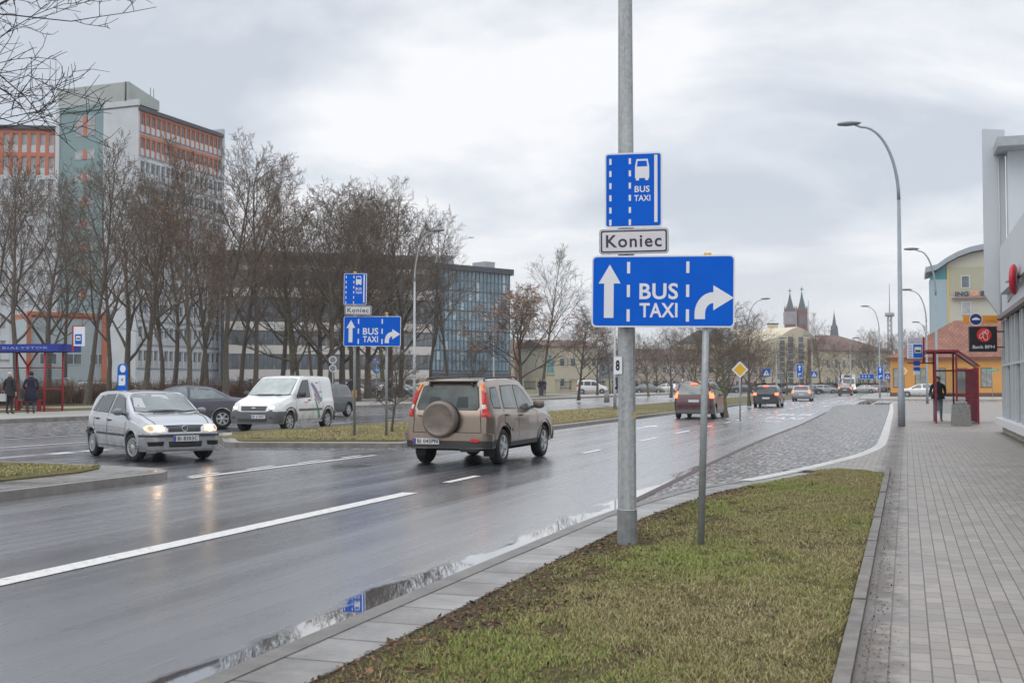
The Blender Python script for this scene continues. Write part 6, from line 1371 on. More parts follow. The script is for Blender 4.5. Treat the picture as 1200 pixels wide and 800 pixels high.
def tower_block():
    C0 = P(160, 137); C1 = P(257, 152.3); Lf, M_ = frame2(C0, C1); Ht = HZ(122, 137); fl = 2.84
    t = bthing('tower_block', 'tall white and teal office tower with orange window bands behind the park trees', 'building', M_)
    # +y is into the building; long facade on y=0, gable on x=0 running back... the gable faces the camera on the left
    gab = 11.8; D = gab
    m = MB(); nb = 17; bay = Lf / nb; rows = 11; base = Ht - .45
    m.box(0, Lf, .25, D, 0, Ht, 0); m.box(-.25, 0, 0, D * .44, 0, HZ(113.5, 137), 0)                    # body; white gable panel
    m.box(-.25, 0, D * .44 + .003, D, 0, HZ(113.5, 137) - .05, 2); m.box(-.45, 0.02, D, D + .6, 0, HZ(113.5, 137) - .1, 0); m.box(Lf, Lf + .5, -.15, D, 0, Ht + .7, 4)
    cells = []
    for r_i in range(rows):
        zt = base - r_i * fl; col = 1 if r_i < 2 else 0
        m.box(0, Lf, 0, .25, zt - .35, zt, col)                                                   # band above the windows
        for b in range(nb):
            x = b * bay; m.box(x, x + bay * .26, 0, .25, zt - fl + 1.0 if 0 else zt - 2.49, zt - .353, col)
            m.box(x + bay * .262, x + bay - .002, .06, .25, zt - 2.49, zt - 1.66, 0 if r_i < 2 else 3)
            cells.append((x + bay * .27, zt - 1.64, bay * .70, 1.26, .22))
    m.box(0, Lf, 0, .25, 0, base - rows * fl, 0)
    m.build('wall', [B_WH, B_OR, B_TE, B_GR, B_GR], t)
    m = MB(); m.box(-.3, Lf + .2, -.25, 0.0, base + .002, base + .40); m.box(-.35, Lf, 0, D, Ht + .003, Ht + .12); m.build('roof_edge', B_ROOF, t)
    windows(t, cells, F_WH, W_DK, limit=68)
    # gable windows, one pair with an orange mullion on each floor
    for k in range(11):
        z = HZ(154, 138) - (k - 0) * fl; y0 = D * .44 + 1.25
        m = MB(); hh = 1.15 if k else 2.5; m.box(-.30, -.252, y0 + 0, y0 + 3.0, z, z + hh, 0); fo = m.build('gable_window', W_LT, t)
        m = MB(); m.box(-.34, -.302, y0 + 1.2, y0 + 1.75, z, z + hh); m.box(-.34, -.302, y0, y0 + 3.0, z + hh * .48, z + hh * .52) if not k else None; m.build('mullion', B_OR, fo)
    # lift house on the roof
    m = MB(); zb = HZ(113.5, 137) - .05; hh = HZ(96.5, 139) - zb; m.add([(-.25, 1.5, zb), (5.5, 1.5, zb), (5.5, D + .4, zb), (-.25, D + .4, zb), (-.25, 1.5, zb + hh), (5.5, 1.5, zb + hh - 1.1), (5.5, D + .4, zb + hh - 1.1), (-.25, D + .4, zb + hh)], [(4, 5, 6, 7), (0, 1, 5, 4), (1, 2, 6, 5), (2, 3, 7, 6), (3, 0, 4, 7)]); m.build('lift_house', B_CON, t)
    m = MB(); m.tube([(-.3, 1.9, zb), (-.3, 1.9, zb + hh)], .09, 6); m.build('roof_pipe', B_ROOF, t)
    for a in (4.4, 5.0): m = MB(); m.tube([(a, 2.0, zb + hh - 1.2), (a, 2.0, zb + hh + .4)], .04, 5); m.build('aerial', B_ROOF, t)
tower_block()
def tower_wing():
    C0 = P(-70, 140); C1 = P(70, 141.5); Lf, M_ = frame2(C0, C1); Ht = HZ(140, 139); fl = 2.84
    t = bthing('tower_wing', 'long white wing with orange top floors at the left edge, left of the teal gable', 'building', M_)
    nb = 13; bay = Lf / nb; m = MB(); m.box(0, Lf, .25, 12, 0, Ht, 0); cells = []; base = Ht - .5
    for r_i in range(10):
        zt = base - r_i * fl; col = 1 if r_i < 2 else 0
        m.box(0, Lf, 0, .25, zt - .5, zt, col); 
        for b in range(nb):
            x = b * bay; m.box(x, x + bay * .42, 0, .25, zt - fl + .002, zt - .503, col); m.box(x + bay * .422, x + bay - .002, .06, .25, zt - fl + .002, zt - 1.98, 0); cells.append((x + bay * .43, zt - 1.95, bay * .54, 1.42, .22))
    m.build('wall', [B_WH, B_OR], t); m = MB(); m.box(-.2, Lf, -.3, 0, base + .003, base + .45); m.build('roof_edge', B_ROOF, t); windows(t, cells, F_WH, W_LT, limit=52)
tower_wing()
def annexe():
    C0 = P(34, 108); C1 = P(121, 112); Lf, M_ = frame2(C0, C1); H_ = HZ(366, 110)
    t = bthing('annexe', 'low pale annexe with an orange frame behind the blue and white totem', 'building', M_)
    m = MB(); m.box(0, Lf, 0, 8, 0, H_ - .6, 0); m.box(-.3, Lf + .3, -.15, 0, H_ - .35, H_, 1); m.box(-.3, .1, -.15, -.003, 0, H_ - .353, 1); m.box(Lf - .2, Lf + .3, -.15, -.003, 0, H_ - .353, 1); m.box(0, Lf, .0, 8, H_ - .597, H_ - .1, 1); m.box(.5, Lf - .5, -.06, -.003, 0, 1.7, 1); m.build('wall', [mat('pale teal wall', (.36, .43, .46), .8, var=.06), B_OR], t)
    cells = [(.9 + k * 1.15, .5, .75, 1.0, -.07) for k in range(6)] + [(.9 + k * 2.3, 3.4, 1.6, 1.1, -.01) for k in range(3)]
    windows(t, cells, F_WH, W_DK)
annexe()
def striped_office():
    C0 = P(262, 150); C1 = P(506, 158); Lf, M_ = frame2(C0, C1); Ht = HZ(302, 154)
    t = bthing('striped_office', 'wide office of dark glass bands and white stripes behind the park trees', 'building', M_)
    m = MB(); m.box(0, Lf, .1, 14, 0, Ht, 1); 
    bands = [(HZ(349, 154), HZ(338, 154)), (HZ(388, 154), HZ(378, 154)), (HZ(415, 154), HZ(405, 154)), (HZ(444, 154), HZ(433, 154)), (HZ(318, 154), HZ(312, 154))]
    for a, b in bands: m.box(0, Lf, -.05, .1, a, b, 0)
    m.box(-.5, Lf + .3, -.8, 14, Ht + .003, Ht + .6, 2); m.build('wall', [mat('white stripe cladding', (.55, .53, .50), .6, var=.06), mat('dark glazing', (.17, .18, .20), .15, 0, var=.4, scale=.5), mat('grey roof edge', (.14, .15, .165), .6)], t)
    cells = []; zz_ = sorted([(b[1], ) for b in bands[:4]])
    for i, (z0, z1) in enumerate(((HZ(405, 154), HZ(388, 154)), (HZ(433, 154), HZ(415, 154)), (HZ(378, 154), HZ(349, 154)))):
        for k in range(24): cells.append((1 + k * Lf / 24.5, z0 + .1, Lf / 24.5 - .35, z1 - z0 - .2, .06))
    windows(t, cells, F_DK, mat('office glass', (.13, .155, .175), .1, 0, var=.5, scale=.35, spec=.8), limit=72)
striped_office()
def glass_office():
    C0 = P(497, 165); C1 = P(597.5, 176); Lf, M_ = frame2(C0, C1); H0 = HZ(313, 165)
    t = bthing('glass_office', 'five storey blue grey glass office block with fine mullions left of the fan shaped tree', 'building', M_)
    gm = mat('curtain glass', (.17, .27, .34), .08, 0, var=.45, scale=.28, spec=1.0); m = MB(); m.box(0, Lf, .12, 16, 0, H0, 0); m.build('wall', [gm], t)
    nx = 22; nz = 10; m = MB()
    for i in range(nx + 1): m.box(i * Lf / nx - .05, i * Lf / nx + .05, 0, .12, 3.5, H0, 0)
    m.build('mullion', mat('steel mullion', (.16, .20, .24), .5, var=0), t); m = MB()
    for i in range(nz): z = 3.5 + (H0 - 3.5) * i / nz; m.box(.051, Lf - .051, .03, .117, z - (.10 if i % 2 == 0 else .03), z + (.10 if i % 2 == 0 else .03), 0)
    m.build('transom', F_DK, t)
    m = MB(); m.box(-.3, Lf + .4, -.5, 16, H0 + .003, H0 + .8); m.build('roof_edge', B_ROOF, t)
    m = MB(); m.box(0, Lf, -.02, .115, 0, 3.2); m.build('plinth', mat('dark plinth', (.10, .10, .115), .4, var=.2), t)
    # scattered panes of a paler tint
    rng = random.Random(4); cs = []
    lw = mat('pale pane', (.42, .54, .57), .1, 0, var=.2, spec=1.0)
    for i in range(44):
        a = rng.randrange(nx); b = rng.randrange(1, nz); w = Lf / nx; h = (H0 - 3.5) / nz; m = MB(); m.box(a * w + .06, (a + 1) * w - .06, .09, .115, 3.5 + b * h + .11, 3.5 + (b + 1) * h - .11); m.build('window', lw, t)
    m = MB(); m.box(.8 * Lf, .92 * Lf, 2, 5, H0 + .8, H0 + 2.0); m.build('roof_plant', mat('roof plant', (.33, .35, .37), .5, var=.1), t); m = MB(); m.box(.3 * Lf, .42 * Lf, 2, 5, H0 + .8, H0 + 2.4); m.build('roof_plant', mat('roof plant', (.33, .35, .37), .5, var=.1), t)
    for k in range(5):
        m = MB(); z = 5 + k * 3.3; m.box(Lf, Lf + .9, 0, .9, z, z + .08); m.build('balcony', F_DK, t)
glass_office()
def simple_house(name, label, pxa, Za, pxb, Zb, ytop, wallm, depth=10, roofm=None, roofh=0, rows=2, cols=6, wh=1.3, ww=.9, z0=1.0, gm=None, fm=None, eave=.4, extra=None, hip=False, top_band=None):
    C0 = P(pxa, Za); C1 = P(pxb, Zb); Lf, M_ = frame2(C0, C1); H_ = HZ(ytop, (Za + Zb) / 2) - roofh
    t = bthing(name, label, 'building', M_); m = MB(); m.box(0, Lf, 0, depth, 0, H_); m.build('wall', wallm, t)
    if roofm:
        m = MB(); e = eave; i = depth / 2 if hip else 0
        v = [(-e, -e, H_ + .003), (Lf + e, -e, H_ + .003), (Lf + e, depth + e, H_ + .003), (-e, depth + e, H_ + .003), (i - (0 if hip else e), depth / 2, H_ + roofh), (Lf - i + (0 if hip else e), depth / 2, H_ + roofh)]
        m.add(v, [(0, 1, 5, 4), (2, 3, 4, 5), (1, 2, 5), (3, 0, 4), (3, 2, 1, 0)]); m.build('roof', roofm, t)
    cells = []; fl = (H_ - z0) / rows
    for r_i in range(rows):
        for k in range(cols): cells.append((Lf * (k + .5) / cols - ww / 2, z0 + r_i * fl, ww, wh, -.01))
    windows(t, cells, fm or F_WH, gm or W_DK, limit=60)
    return t, Lf, H_
B_CREAM = mat('cream render', (.55, .49, .36), .8, var=.08, scale=.4); B_YEL = mat('pale yellow render', (.50, .46, .35), .8, var=.06, scale=.4); B_RUST = mat('brick red render', (.42, .16, .12), .8, var=.1); B_PINK = mat('pinkish render', (.47, .38, .33), .8, var=.08)
R_TILE = None
def _tile(base, nm):
    def f(k):
        l, b, co = k['l'], k['b'], k['co']; w = k['nd']('ShaderNodeTexBrick'); l.new(k['co'], w.inputs['Vector']); w.inputs['Scale'].default_value = 1; w.inputs['Brick Width'].default_value = .45; w.inputs['Row Height'].default_value = .33; w.inputs['Mortar Size'].default_value = .03
        w.inputs['Color1'].default_value = (*base, 1); w.inputs['Color2'].default_value = (*[c * .72 for c in base], 1); w.inputs['Mortar'].default_value = (*[c * .38 for c in base], 1)
        l.new(k['mix'](1.0, w.outputs['Color'], k['ramp'](k['noise'](co, .6, 5), (.3, .75), (.7, 1.15)), 'MULTIPLY'), b.inputs['Base Color']); b.inputs['Roughness'].default_value = .8
        l.new(k['bump'](w.outputs['Fac'], .5, .05), b.inputs['Normal'])
    return node_mat(nm, f)
R_RED = _tile((.31, .135, .09), 'red roof tile'); R_BROWN = _tile((.20, .12, .095), 'brown roof tile'); R_GREY = mat('grey sheet roof', (.14, .16, .18), .5, .2, var=.15, scale=.5)
simple_house('yellow_house', 'pale yellow house with rust red panels behind the statue', 640, 178, 702, 182, 397, B_YEL, roofm=R_BROWN, roofh=1.2, rows=2, cols=5, z0=1.2)
t, Lf, H_ = simple_house('apartment_house', 'small rust and cream apartment house left of the yellow house', 603, 196, 640, 198, 398, B_CREAM, rows=3, cols=4, z0=1.0)
m = MB(); m.box(.2, Lf * .45, -.3, -.003, 0, H_ - .5); m.build('bay', B_RUST, t)
simple_house('grey_house', 'grey low building right of the yellow house behind the thick mast', 702, 200, 740, 205, 412, mat('blue grey render', (.24, .26, .29), .8, var=.1), roofm=R_GREY, roofh=1.0, rows=2, cols=4)
simple_house('long_terrace', 'long pinkish terrace behind the bushy trees at the centre', 740, 222, 890, 232, 408, B_PINK, roofm=R_BROWN, roofh=2.2, rows=2, cols=14, z0=1.0)
simple_house('sheet_roof_hall', 'low hall with a grey sheet roof left of the cream hall', 862, 240, 905, 244, 384, B_CREAM, depth=26, roofm=R_GREY, roofh=4.0, rows=3, cols=6)
def cream_hall():
    C0 = P(893, 232); C1 = P(969, 240); Lf, M_ = frame2(C0, C1)
    t = bthing('cream_hall', 'cream hall with a curved gable and tall narrow windows below the brick towers', 'building', M_)
    hz_ = lambda y: HZ(y, 236); m = MB(); pts = [(0, 0), (Lf, 0), (Lf, hz_(402)), (Lf * .82, hz_(394)), (Lf * .66, hz_(385.5)), (Lf * .55, hz_(382.5)), (Lf * .44, hz_(386)), (Lf * .28, hz_(394)), (0, hz_(401))]
    m.prism(pts, -30, 0, 0, Matrix.Rotation(R(90), 4, 'X')); m.build('wall', B_CREAM, t)
    for fx, yt in ((.27, 399), (.40, 394.5), (.56, 394.5)):
        w = Lf * .075; m = MB(); m.box(Lf * fx, Lf * fx + w, -.05, -.01, 1.5, hz_(yt), 0); a = m.build('window', W_DK, t); m = MB()
        for k in range(8): z = 1.5 + k * (hz_(yt) - 1.5) / 8; m.box(Lf * fx, Lf * fx + w, -.09, -.052, z, z + .14)
        m.build('window_bar', F_WH, a)
    m = MB(); m.box(Lf * .70, Lf * .98, -.2, -.003, 0, hz_(397)); m.build('side_bay', mat('rusty render', (.25, .15, .11), .8, var=.2), t)
cream_hall()
simple_house('long_house', 'long cream house with a brown hipped roof right of the cream hall', 966, 235, 1046, 248, 391, B_CREAM, depth=16, roofm=R_BROWN, roofh=3.6, rows=2, cols=9, z0=1.2, hip=True, wh=1.8, ww=1.1)
x, y = P(906, 246); t = thing('chimney_stack', 'square cream chimney block on the grey sheet roof', 'chimney', (x, y, HZ(394, 246)), YAW); m = MB(); h = HZ(380, 246) - HZ(394, 246); m.box(-1.0, 1.0, -.6, .6, 0, h); m.build('stack', B_CREAM, t); m = MB(); m.box(-1.15, 1.15, -.7, .7, h + .002, h + .25); m.build('cap', B_ROOF, t)

def church_tower(px, Z, ybase, yspire, ytip, w, label, wrapped):
    x, y = P(px, Z); t = thing('church_tower', label, 'church tower', (x, y, 0), YAW); zb = HZ(yspire, Z); zt = HZ(ytip, Z)
    br = mat('dark red brick', (.17, .045, .04), .85, var=.12, scale=.3); cu = mat('green copper spire', (.03, .075, .075), .6, var=.15, scale=.4)
    m = MB(); m.box(-w / 2, w / 2, -w / 2, w / 2, 0, zb); 
    m.build('brick_shaft', br, t)
    m = MB(); a = w * .40; m.add([(-a, -a, zb), (a, -a, zb), (a, a, zb), (-a, a, zb), (-a * .32, -a * .32, zb + (zt - zb) * .55), (a * .32, -a * .32, zb + (zt - zb) * .55), (a * .32, a * .32, zb + (zt - zb) * .55), (-a * .32, a * .32, zb + (zt - zb) * .55), (0, 0, zt - (zt - zb) * .08)], [(0, 1, 5, 4), (1, 2, 6, 5), (2, 3, 7, 6), (3, 0, 4, 7), (4, 5, 8), (5, 6, 8), (6, 7, 8), (7, 4, 8)]); m.build('spire', cu, t)
    m = MB(); m.tube([(0, 0, zt - (zt - zb) * .1), (0, 0, zt + .5)], .25, 5); m.box(-.9, .9, -.15, .15, zt - 1.0, zt - .6); m.build('cross', B_ROOF, t)
    for sx in (-1, 1):
        for sy in (-1, 1):
            m = MB(); m.lathe([(w * .09, 0), (w * .09, w * .25), (.01, w * .62)], 6); m.build('pinnacle', br, t, (sx * w * .44, sy * w * .44, zb))
    if wrapped:
        m = MB(); m.box(-w * .58, w * .58, -w * .58, w * .58, zb - w * 1.45, zb - .5); m.build('scaffold_sheeting', mat('scaffold net', (.28, .25, .28), .9, var=.2, scale=.3), t)
    else:
        for k in (-1, 0, 1):
            m = MB(); m.box(k * w * .26 - w * .07, k * w * .26 + w * .07, -w / 2 - .1, -w / 2 - .01, zb - w * 1.5, zb - w * .5); m.build('window', W_DK, t)
        m = MB(); m.box(-w * .54, w * .54, -w * .54, w * .54, zb - w * .28, zb - w * .2); m.build('cornice', br, t)
church_tower(926.5, 620, 390, 364, 339, 5.0, 'left church tower wrapped in grey scaffold net with a green spire', True)
church_tower(940.5, 620, 390, 364, 337, 4.9, 'right church tower of red brick with a green copper spire', False)
x, y = P(978.3, 500); t = thing('roof_spire', 'thin dark needle spire over the brown roof right of the two church towers', 'spire', (x, y, 0), YAW)
m = MB(); z0 = HZ(388, 500); m.box(-1.6, 1.6, -1.6, 1.6, 0, z0 - 2); m.build('base', mat('dark red brick', (.17, .045, .04), .85), t); m = MB(); m.lathe([(1.9, z0 - 2), (1.5, z0 + 2), (.9, z0 + 3), (.25, z0 + 7), (.02, HZ(363, 500))], 8); m.build('needle', mat('slate', (.07, .08, .10), .6, var=.1), t)
def mast(px, Z, yt, label, w=1.6, lat=True):
    x, y = P(px, Z); t = thing('radio_mast', label, 'mast', (x, y, 0), YAW); H_ = HZ(yt, Z); m = MB(); hl = H_ * .68 if lat else 0
    if lat:
        for sx, sy in ((-1, -1), (1, -1), (1, 1), (-1, 1)): m.tube([(sx * w / 2, sy * w / 2, 0), (sx * w * .35, sy * w * .35, hl)], .16, 4)
        n = 14
        for k in range(n):
            z0, z1 = hl * k / n, hl * (k + 1) / n
            for a, b in (((-1, -1), (1, -1)), ((1, -1), (1, 1)), ((1, 1), (-1, 1)), ((-1, 1), (-1, -1))):
                s_ = w * .42; m.tube([(a[0] * s_, a[1] * s_, z0), (b[0] * s_, b[1] * s_, z1)], .10, 3)
        m.build('lattice', mat('mast grey', (.30, .32, .36), .6, var=.1), t); m = MB(); m.lathe([(.1, hl), (1.7, hl + .3), (1.7, hl + 1.6), (.1, hl + 1.7)], 10); m.build('platform', MATS['mast grey'], t)
    m = MB(); m.tube([(0, 0, hl), (0, 0, H_)], [.22, .12], 6); m.build('pole', mat('mast grey', (.30, .32, .36), .6, var=.1), t)
mast(1043.5, 420, 332, 'lattice radio mast rising left of the tall curved lamp')
mast(948.3, 420, 352, 'thin pole mast beside the right church tower', lat=False)

# orange house, bank office behind it
def orange_house():
    C0 = P(1043.5, 136); rr_ = ray(1190, 450); C1 = (rr_[0] / rr_[1] * C0[1], C0[1]); Lf, M_ = frame2(C0, C1); He = HZ(420, 136); t = bthing('orange_house', 'orange single storey house with a hipped red tile roof behind the shelter', 'building', M_)
    om = mat('orange house render', (.62, .30, .075), .8, var=.05, scale=.6); m = MB(); m.box(0, Lf, 0, 11, 0, He); m.build('wall', om, t)
    m = MB(); m.box(-.06, Lf, -.06, -.003, 0, .55); m.box(-.06, -.003, -.06, 11, 0, .55); m.build('plinth', mat('brown plinth', (.12, .07, .05), .7), t)
    e = .5; rh = HZ(377, 142) - He; rx = Lf * .66; v = [(-e, -e, He + .003), (Lf + 8, -e, He + .003), (Lf + 8, 11 + e, He + .003), (-e, 11 + e, He + .003), (rx * .82, 5.5, He + rh), (Lf + 8, 5.5, He + rh)]
    m = MB(); m.add(v, [(0, 1, 5, 4), (2, 3, 4, 5), (3, 0, 4), (3, 2, 1, 0)]); m.build('roof', R_RED, t)
    m = MB(); m.box(-e - .05, Lf + 8, -e - .12, -e - .003, He - .12, He + .12); m.build('gutter', mat('gutter brown', (.16, .05, .04), .5), t)
    ks = (1053.5, 1080, 1103, 1128, 1157); 
    for px in ks:
        f = (px - 1043.5) / (1190 - 1043.5); w = 1.05; a = Lf * f - w / 2; m = MB(); m.box(a - .12, a + w + .12, -.05, -.003, 1.15, 3.45, 0); fo = m.build('window', mat('window surround brown', (.20, .12, .07), .7), t)
        m = MB(); m.box(a, a + w / 2 - .03, -.075, -.052, 1.27, 3.33); m.box(a + w / 2 + .03, a + w, -.075, -.052, 1.27, 3.33); m.build('pane', mat('lace curtain pane', (.26, .28, .26), .15, 0, var=.4, scale=2), fo)
orange_house()
def bank_office():
    C0 = P(1092, 186); rr_ = ray(1215, 450); C1 = (rr_[0] / rr_[1] * C0[1], C0[1]); Lf, M_ = frame2(C0, C1); t = bthing('bank_office', 'tall cream and teal curved roof office rising behind the orange house', 'building', M_)
    k = 186 / F_PX; X = lambda px: (px - 1092) / (1215 - 1092) * Lf; Zz = lambda y: HZ(y, 184); m = MB()
    cream = mat('office cream', (.46, .45, .38), .8, var=.04); 
    rp = [(1092, 322), (1100, 316), (1112, 308), (1125, 301.5), (1140, 296.5), (1160, 293), (1185, 292), (1215, 294)]
    def prof(a, b, zlo): 
        ps = [(X(px), Zz(y)) for px, y in rp if a < px < b]; f = lambda px: Zz(lin(px, rp)); return [(X(a), zlo), (X(b), zlo), (X(b), f(b))] + ps[::-1] + [(X(a), f(a))]
    MX = Matrix.Rotation(R(90), 4, 'X')
    m.prism(prof(1092, 1112, Zz(326)), -12, 0, 1, MX); m.prism([(X(1092), 0), (X(1112), 0), (X(1112), Zz(326) - .01), (X(1092), Zz(326) - .01)], -12, 0, 2, MX)
    m.prism(prof(1112.05, 1114.2, 0), -12, .08, 3, MX); m.prism(prof(1114.3, 1215, 0), -12, 0, 0, MX)
    m.build('wall', [cream, mat('deep teal render', (.06, .22, .25), .8, var=.05), mat('pale blue render', (.30, .40, .45), .8, var=.04), mat('ochre strip', (.60, .42, .12), .8, var=0)], t)
    m = MB(); m.box(X(1114.5), X(1215), -.09, -.003, Zz(345), Zz(325)); m.box(X(1114.5), X(1215), -.04, -.003, Zz(325), Zz(312)); m.build('olive_band', mat('olive cream band', (.38, .37, .27), .8, var=.04), t)  # olive cream strips set on the upper part of the cream wall
    m = MB(); ps = [(X(px), Zz(y)) for px, y in rp]; ps[0] = (X(1086), Zz(319)); q = [(a, b + .15) for a, b in ps] + [(a, b + 1.0) for a, b in ps[::-1]]; m.prism(q, -12, 1.2, 0, MX); m.build('roof', mat('metal roof edge', (.30, .34, .38), .4, .3, var=.05), t)
    for (a, b, y0, y1, mm) in ((1129.5, 1138, 336, 323, W_DK), (1129.5, 1139, 367, 354, W_LT)):
        m = MB(); m.box(X(a) - .15, X(b) + .15, -.16, -.10, Zz(y0) - .15, Zz(y1) + .15); fo = m.build('window', F_WH, t); m = MB(); m.box(X(a), X(b), -.19, -.162, Zz(y0), Zz(y1)); m.build('pane', mm, fo)
    m = MB(); tt = text('ING', 1, .05, .03); m.mesh(tt, 0, Matrix.Translation((0, -.2, 0)) @ MX @ fit(tt, X(1137.5) - X(1121.5), Zz(341) - Zz(346.7) + .0, (X(1137.5) + X(1121.5)) / 2, Zz(343.8), 0)); 
    m.box(X(1140), X(1150), -.25, -.2, Zz(346.7), Zz(340.5), 1); tt = text('Bank', 1, .05, .03, align='LEFT'); m.mesh(tt, 0, Matrix.Translation((0, -.2, 0)) @ MX @ fit(tt, X(1172) - X(1151.5), Zz(341) - Zz(346.7), (X(1172) + X(1151.5)) / 2, Zz(343.8), 0)); m.build('lettering', [mat('navy letters', (.03, .04, .13), .5, var=0), mat('orange lion patch', (.62, .30, .20), .5, var=.4, scale=2)], t)
    m = MB(); m.box(X(1117), X(1215), -.9, -.1, Zz(349.2), Zz(348)); m.build('ledge', mat('ledge brown', (.35, .20, .15), .6), t)
bank_office()

# white shop on the right
def shop():
    X0 = 2.78; t = thing('shop', 'white shop building with a tall end fin, glazed front and pale brick base', 'building', (X0, 38.2, .10))
    wt = mat('shop white sheet', (.47, .50, .53), .45, var=.04, scale=.6); wt2 = mat('shop fascia', (.52, .55, .58), .5, var=.06, scale=.5); zt = HZ(180, 35.2) - .1; zsh = HZ(372, 35.2) - .1
    m = MB(); m.box(.19, 14, -.6, 0, zsh, zt); m.box(.002, .188, -.6, -.003, zsh, zsh + 2.2); m.build('upper_wall', wt2, t); m = MB(); m.box(.0, 14, -26, -.603, zsh, zsh + 1.8); m.build('lower_roof', wt2, t)
    m = MB(); m.box(-.15, 14.2, -1.5, .25, zt + .003, zt + .28); m.build('roof_edge', mat('roof trim', (.33, .36, .37), .5), t)
    Zf = 35.3; zf = lambda y: HZ(y, Zf) - .1; m = MB(); w = lambda px: (px - 1174) / 41.4
    pts = [(w(1155) , zf(345)), (w(1155), zf(148)), (w(1181), zf(151)), (w(1181), zf(372.5)), (w(1173), zf(372.5))]
    m.prism(pts, -.35, 0.0, 0, Matrix.Translation((0, 0, 0)) @ Matrix.Rotation(R(90), 4, 'X')); m.build('end_fin', wt, t)
    m = MB(); 
    for yy in (185, 240, 290): m.box(.03, .06, -.03, .0, zf(yy) - .02, zf(yy) + .02)
    m.tube([(-.02, -.06, zsh), (-.02, -.06, zt)], .02, 6); m.build('downpipe', wt2, t)
    # canopy over the windows
    m = MB(); m.box(-.16, 0, -26, -.15, zsh - .10, zsh + .02); m.build('canopy', mat('canopy underside', (.20, .16, .165), .5, var=.1), t)
    m = MB(); m.add([(-.18, -2.2, zsh + .55), (-.18, -26, zsh + .55), (-.18, -26, zsh + 1.9), (-.18, -2.2, zsh + 1.9), (-.005, -2.2, zsh + .55), (-.005, -2.2, zsh + 1.9), (-.005, -26, zsh + .55)], [(0, 1, 2, 3), (4, 0, 3, 5), (0, 4, 6, 1)]); m.add([(-.185, -2.6, zsh + .5), (-.185, -26, zsh + .5), (-.185, -26, zsh + .56), (-.185, -2.6, zsh + .56)], [(0, 1, 2, 3)], 1); m.build('sign_band', [wt2, B_ROOF], t)
    # glazed front
    zb = HZ(489, 35.0) - .1; m = MB(); m.box(.06, .10, -26, -.25, zb, zsh - .13); m.build('glass', mat('shop glass', (.06, .08, .09), .05, 0, var=.5, scale=.8, spec=1.0), t)
    fm = mat('shop frame', (.50, .53, .55), .4, .2, var=.05); y = -.0; k = 0
    while y > -25:
        m = MB(); m.box(-.02, .12, y - .16, y, zb, zsh - .125); m.build('frame_post', fm, t); y -= (.55, .9, 1.6)[k % 3]; k += 1
    m = MB(); m.box(-.015, .06, -26, -.165, zb + 1.55, zb + 1.62); m.build('transom', fm, t)
    m = MB(); m.box(-.22, .15, -26, .12, zb - .20, zb - .003); m.build('sill', mat('white ledge', (.60, .61, .63), .5, var=.05), t)
    def brick(k_):
        l, b, co = k_['l'], k_['b'], k_['co']; w_ = k_['nd']('ShaderNodeTexBrick'); sp = k_['nd']('ShaderNodeSeparateXYZ'); cb = k_['nd']('ShaderNodeCombineXYZ'); l.new(co, sp.inputs[0]); l.new(k_['mth']('ADD', sp.outputs[0], sp.outputs[1]), cb.inputs[0]); l.new(sp.outputs[2], cb.inputs[1]); l.new(cb.outputs[0], w_.inputs['Vector'])
        w_.inputs['Scale'].default_value = 1; w_.inputs['Brick Width'].default_value = .40; w_.inputs['Row Height'].default_value = .095; w_.inputs['Mortar Size'].default_value = .008
        w_.inputs['Color1'].default_value = (.48, .44, .38, 1); w_.inputs['Color2'].default_value = (.36, .33, .29, 1); w_.inputs['Mortar'].default_value = (.24, .22, .20, 1); l.new(w_.outputs['Color'], b.inputs['Base Color']); b.inputs['Roughness'].default_value = .8; l.new(k_['bump'](w_.outputs['Fac'], -.6, .01), b.inputs['Normal'])
    m = MB(); m.box(-.02, 14, -26, .0, 0, zb - .205); m.build('brick_base', node_mat('pale brick', brick), t)
    m = MB(); m.box(.14, 14, -25.9, -.02, zb, zsh); m.build('interior', mat('dim interior', (.05, .055, .06), .8, var=.4, scale=.6), t)
    # projecting signs
    Z = 34.4
    def proj(px0, px1, y0, y1, dep=.14, yy=-.6):
        xa = (px0 - 1172) * Z / F_PX - .0; xb = (px1 - 1172) * Z / F_PX; return xa, xb, HZ(y1, Z), HZ(y0, Z)
    a, b, z0, z1 = proj(1137.2, 1167.8, 382.5, 412)
    w0 = Vector(P(1137.2, Z)); w1 = Vector(P(1167.8, Z)); cx, cy = (w0 + w1) / 2; hw = (w1 - w0).length / 2; hh = (z1 - z0) / 2
    t2 = thing('bank_sign', 'black square sign with a red disc reading Bank BPH beside the shop', 'shop sign', (cx, cy, (z0 + z1) / 2), YAW * .6); m = MB(); m.box(-hw, hw, -.07, .07, -hh, hh); m.build('sign_box', M_BLACK, t2)
    m = MB(); MX = Matrix.Translation((0, -.072, 0)) @ Matrix.Rotation(R(90), 4, 'X'); flat(m, ellipse(.02, hh * .34, hh * .56, hh * .56, 28), .002, 0)
    def ring(cx_, cy_, rx, ry, w_=.018, tilt=0):
        o = ellipse(0, 0, rx, ry, 18); i_ = ellipse(0, 0, rx - w_, ry - w_, 18); c_, s_ = math.cos(tilt), math.sin(tilt); f = lambda p: (cx_ + p[0] * c_ - p[1] * s_, cy_ + p[0] * s_ + p[1] * c_)
        for k in range(18): j = (k + 1) % 18; q = [f(o[k]), f(o[j]), f(i_[j]), f(i_[k])]; m.add([(x, y, .004) for x, y in q], [(0, 1, 2, 3)], 1)
    ring(-.06, hh * .26, .055, .085, tilt=-.5); ring(.055, hh * .22, .075, .12, tilt=.2); ring(-.0, hh * .52, .04, .05, tilt=-.4); ring(.10, hh * .58, .05, .065, tilt=.3)
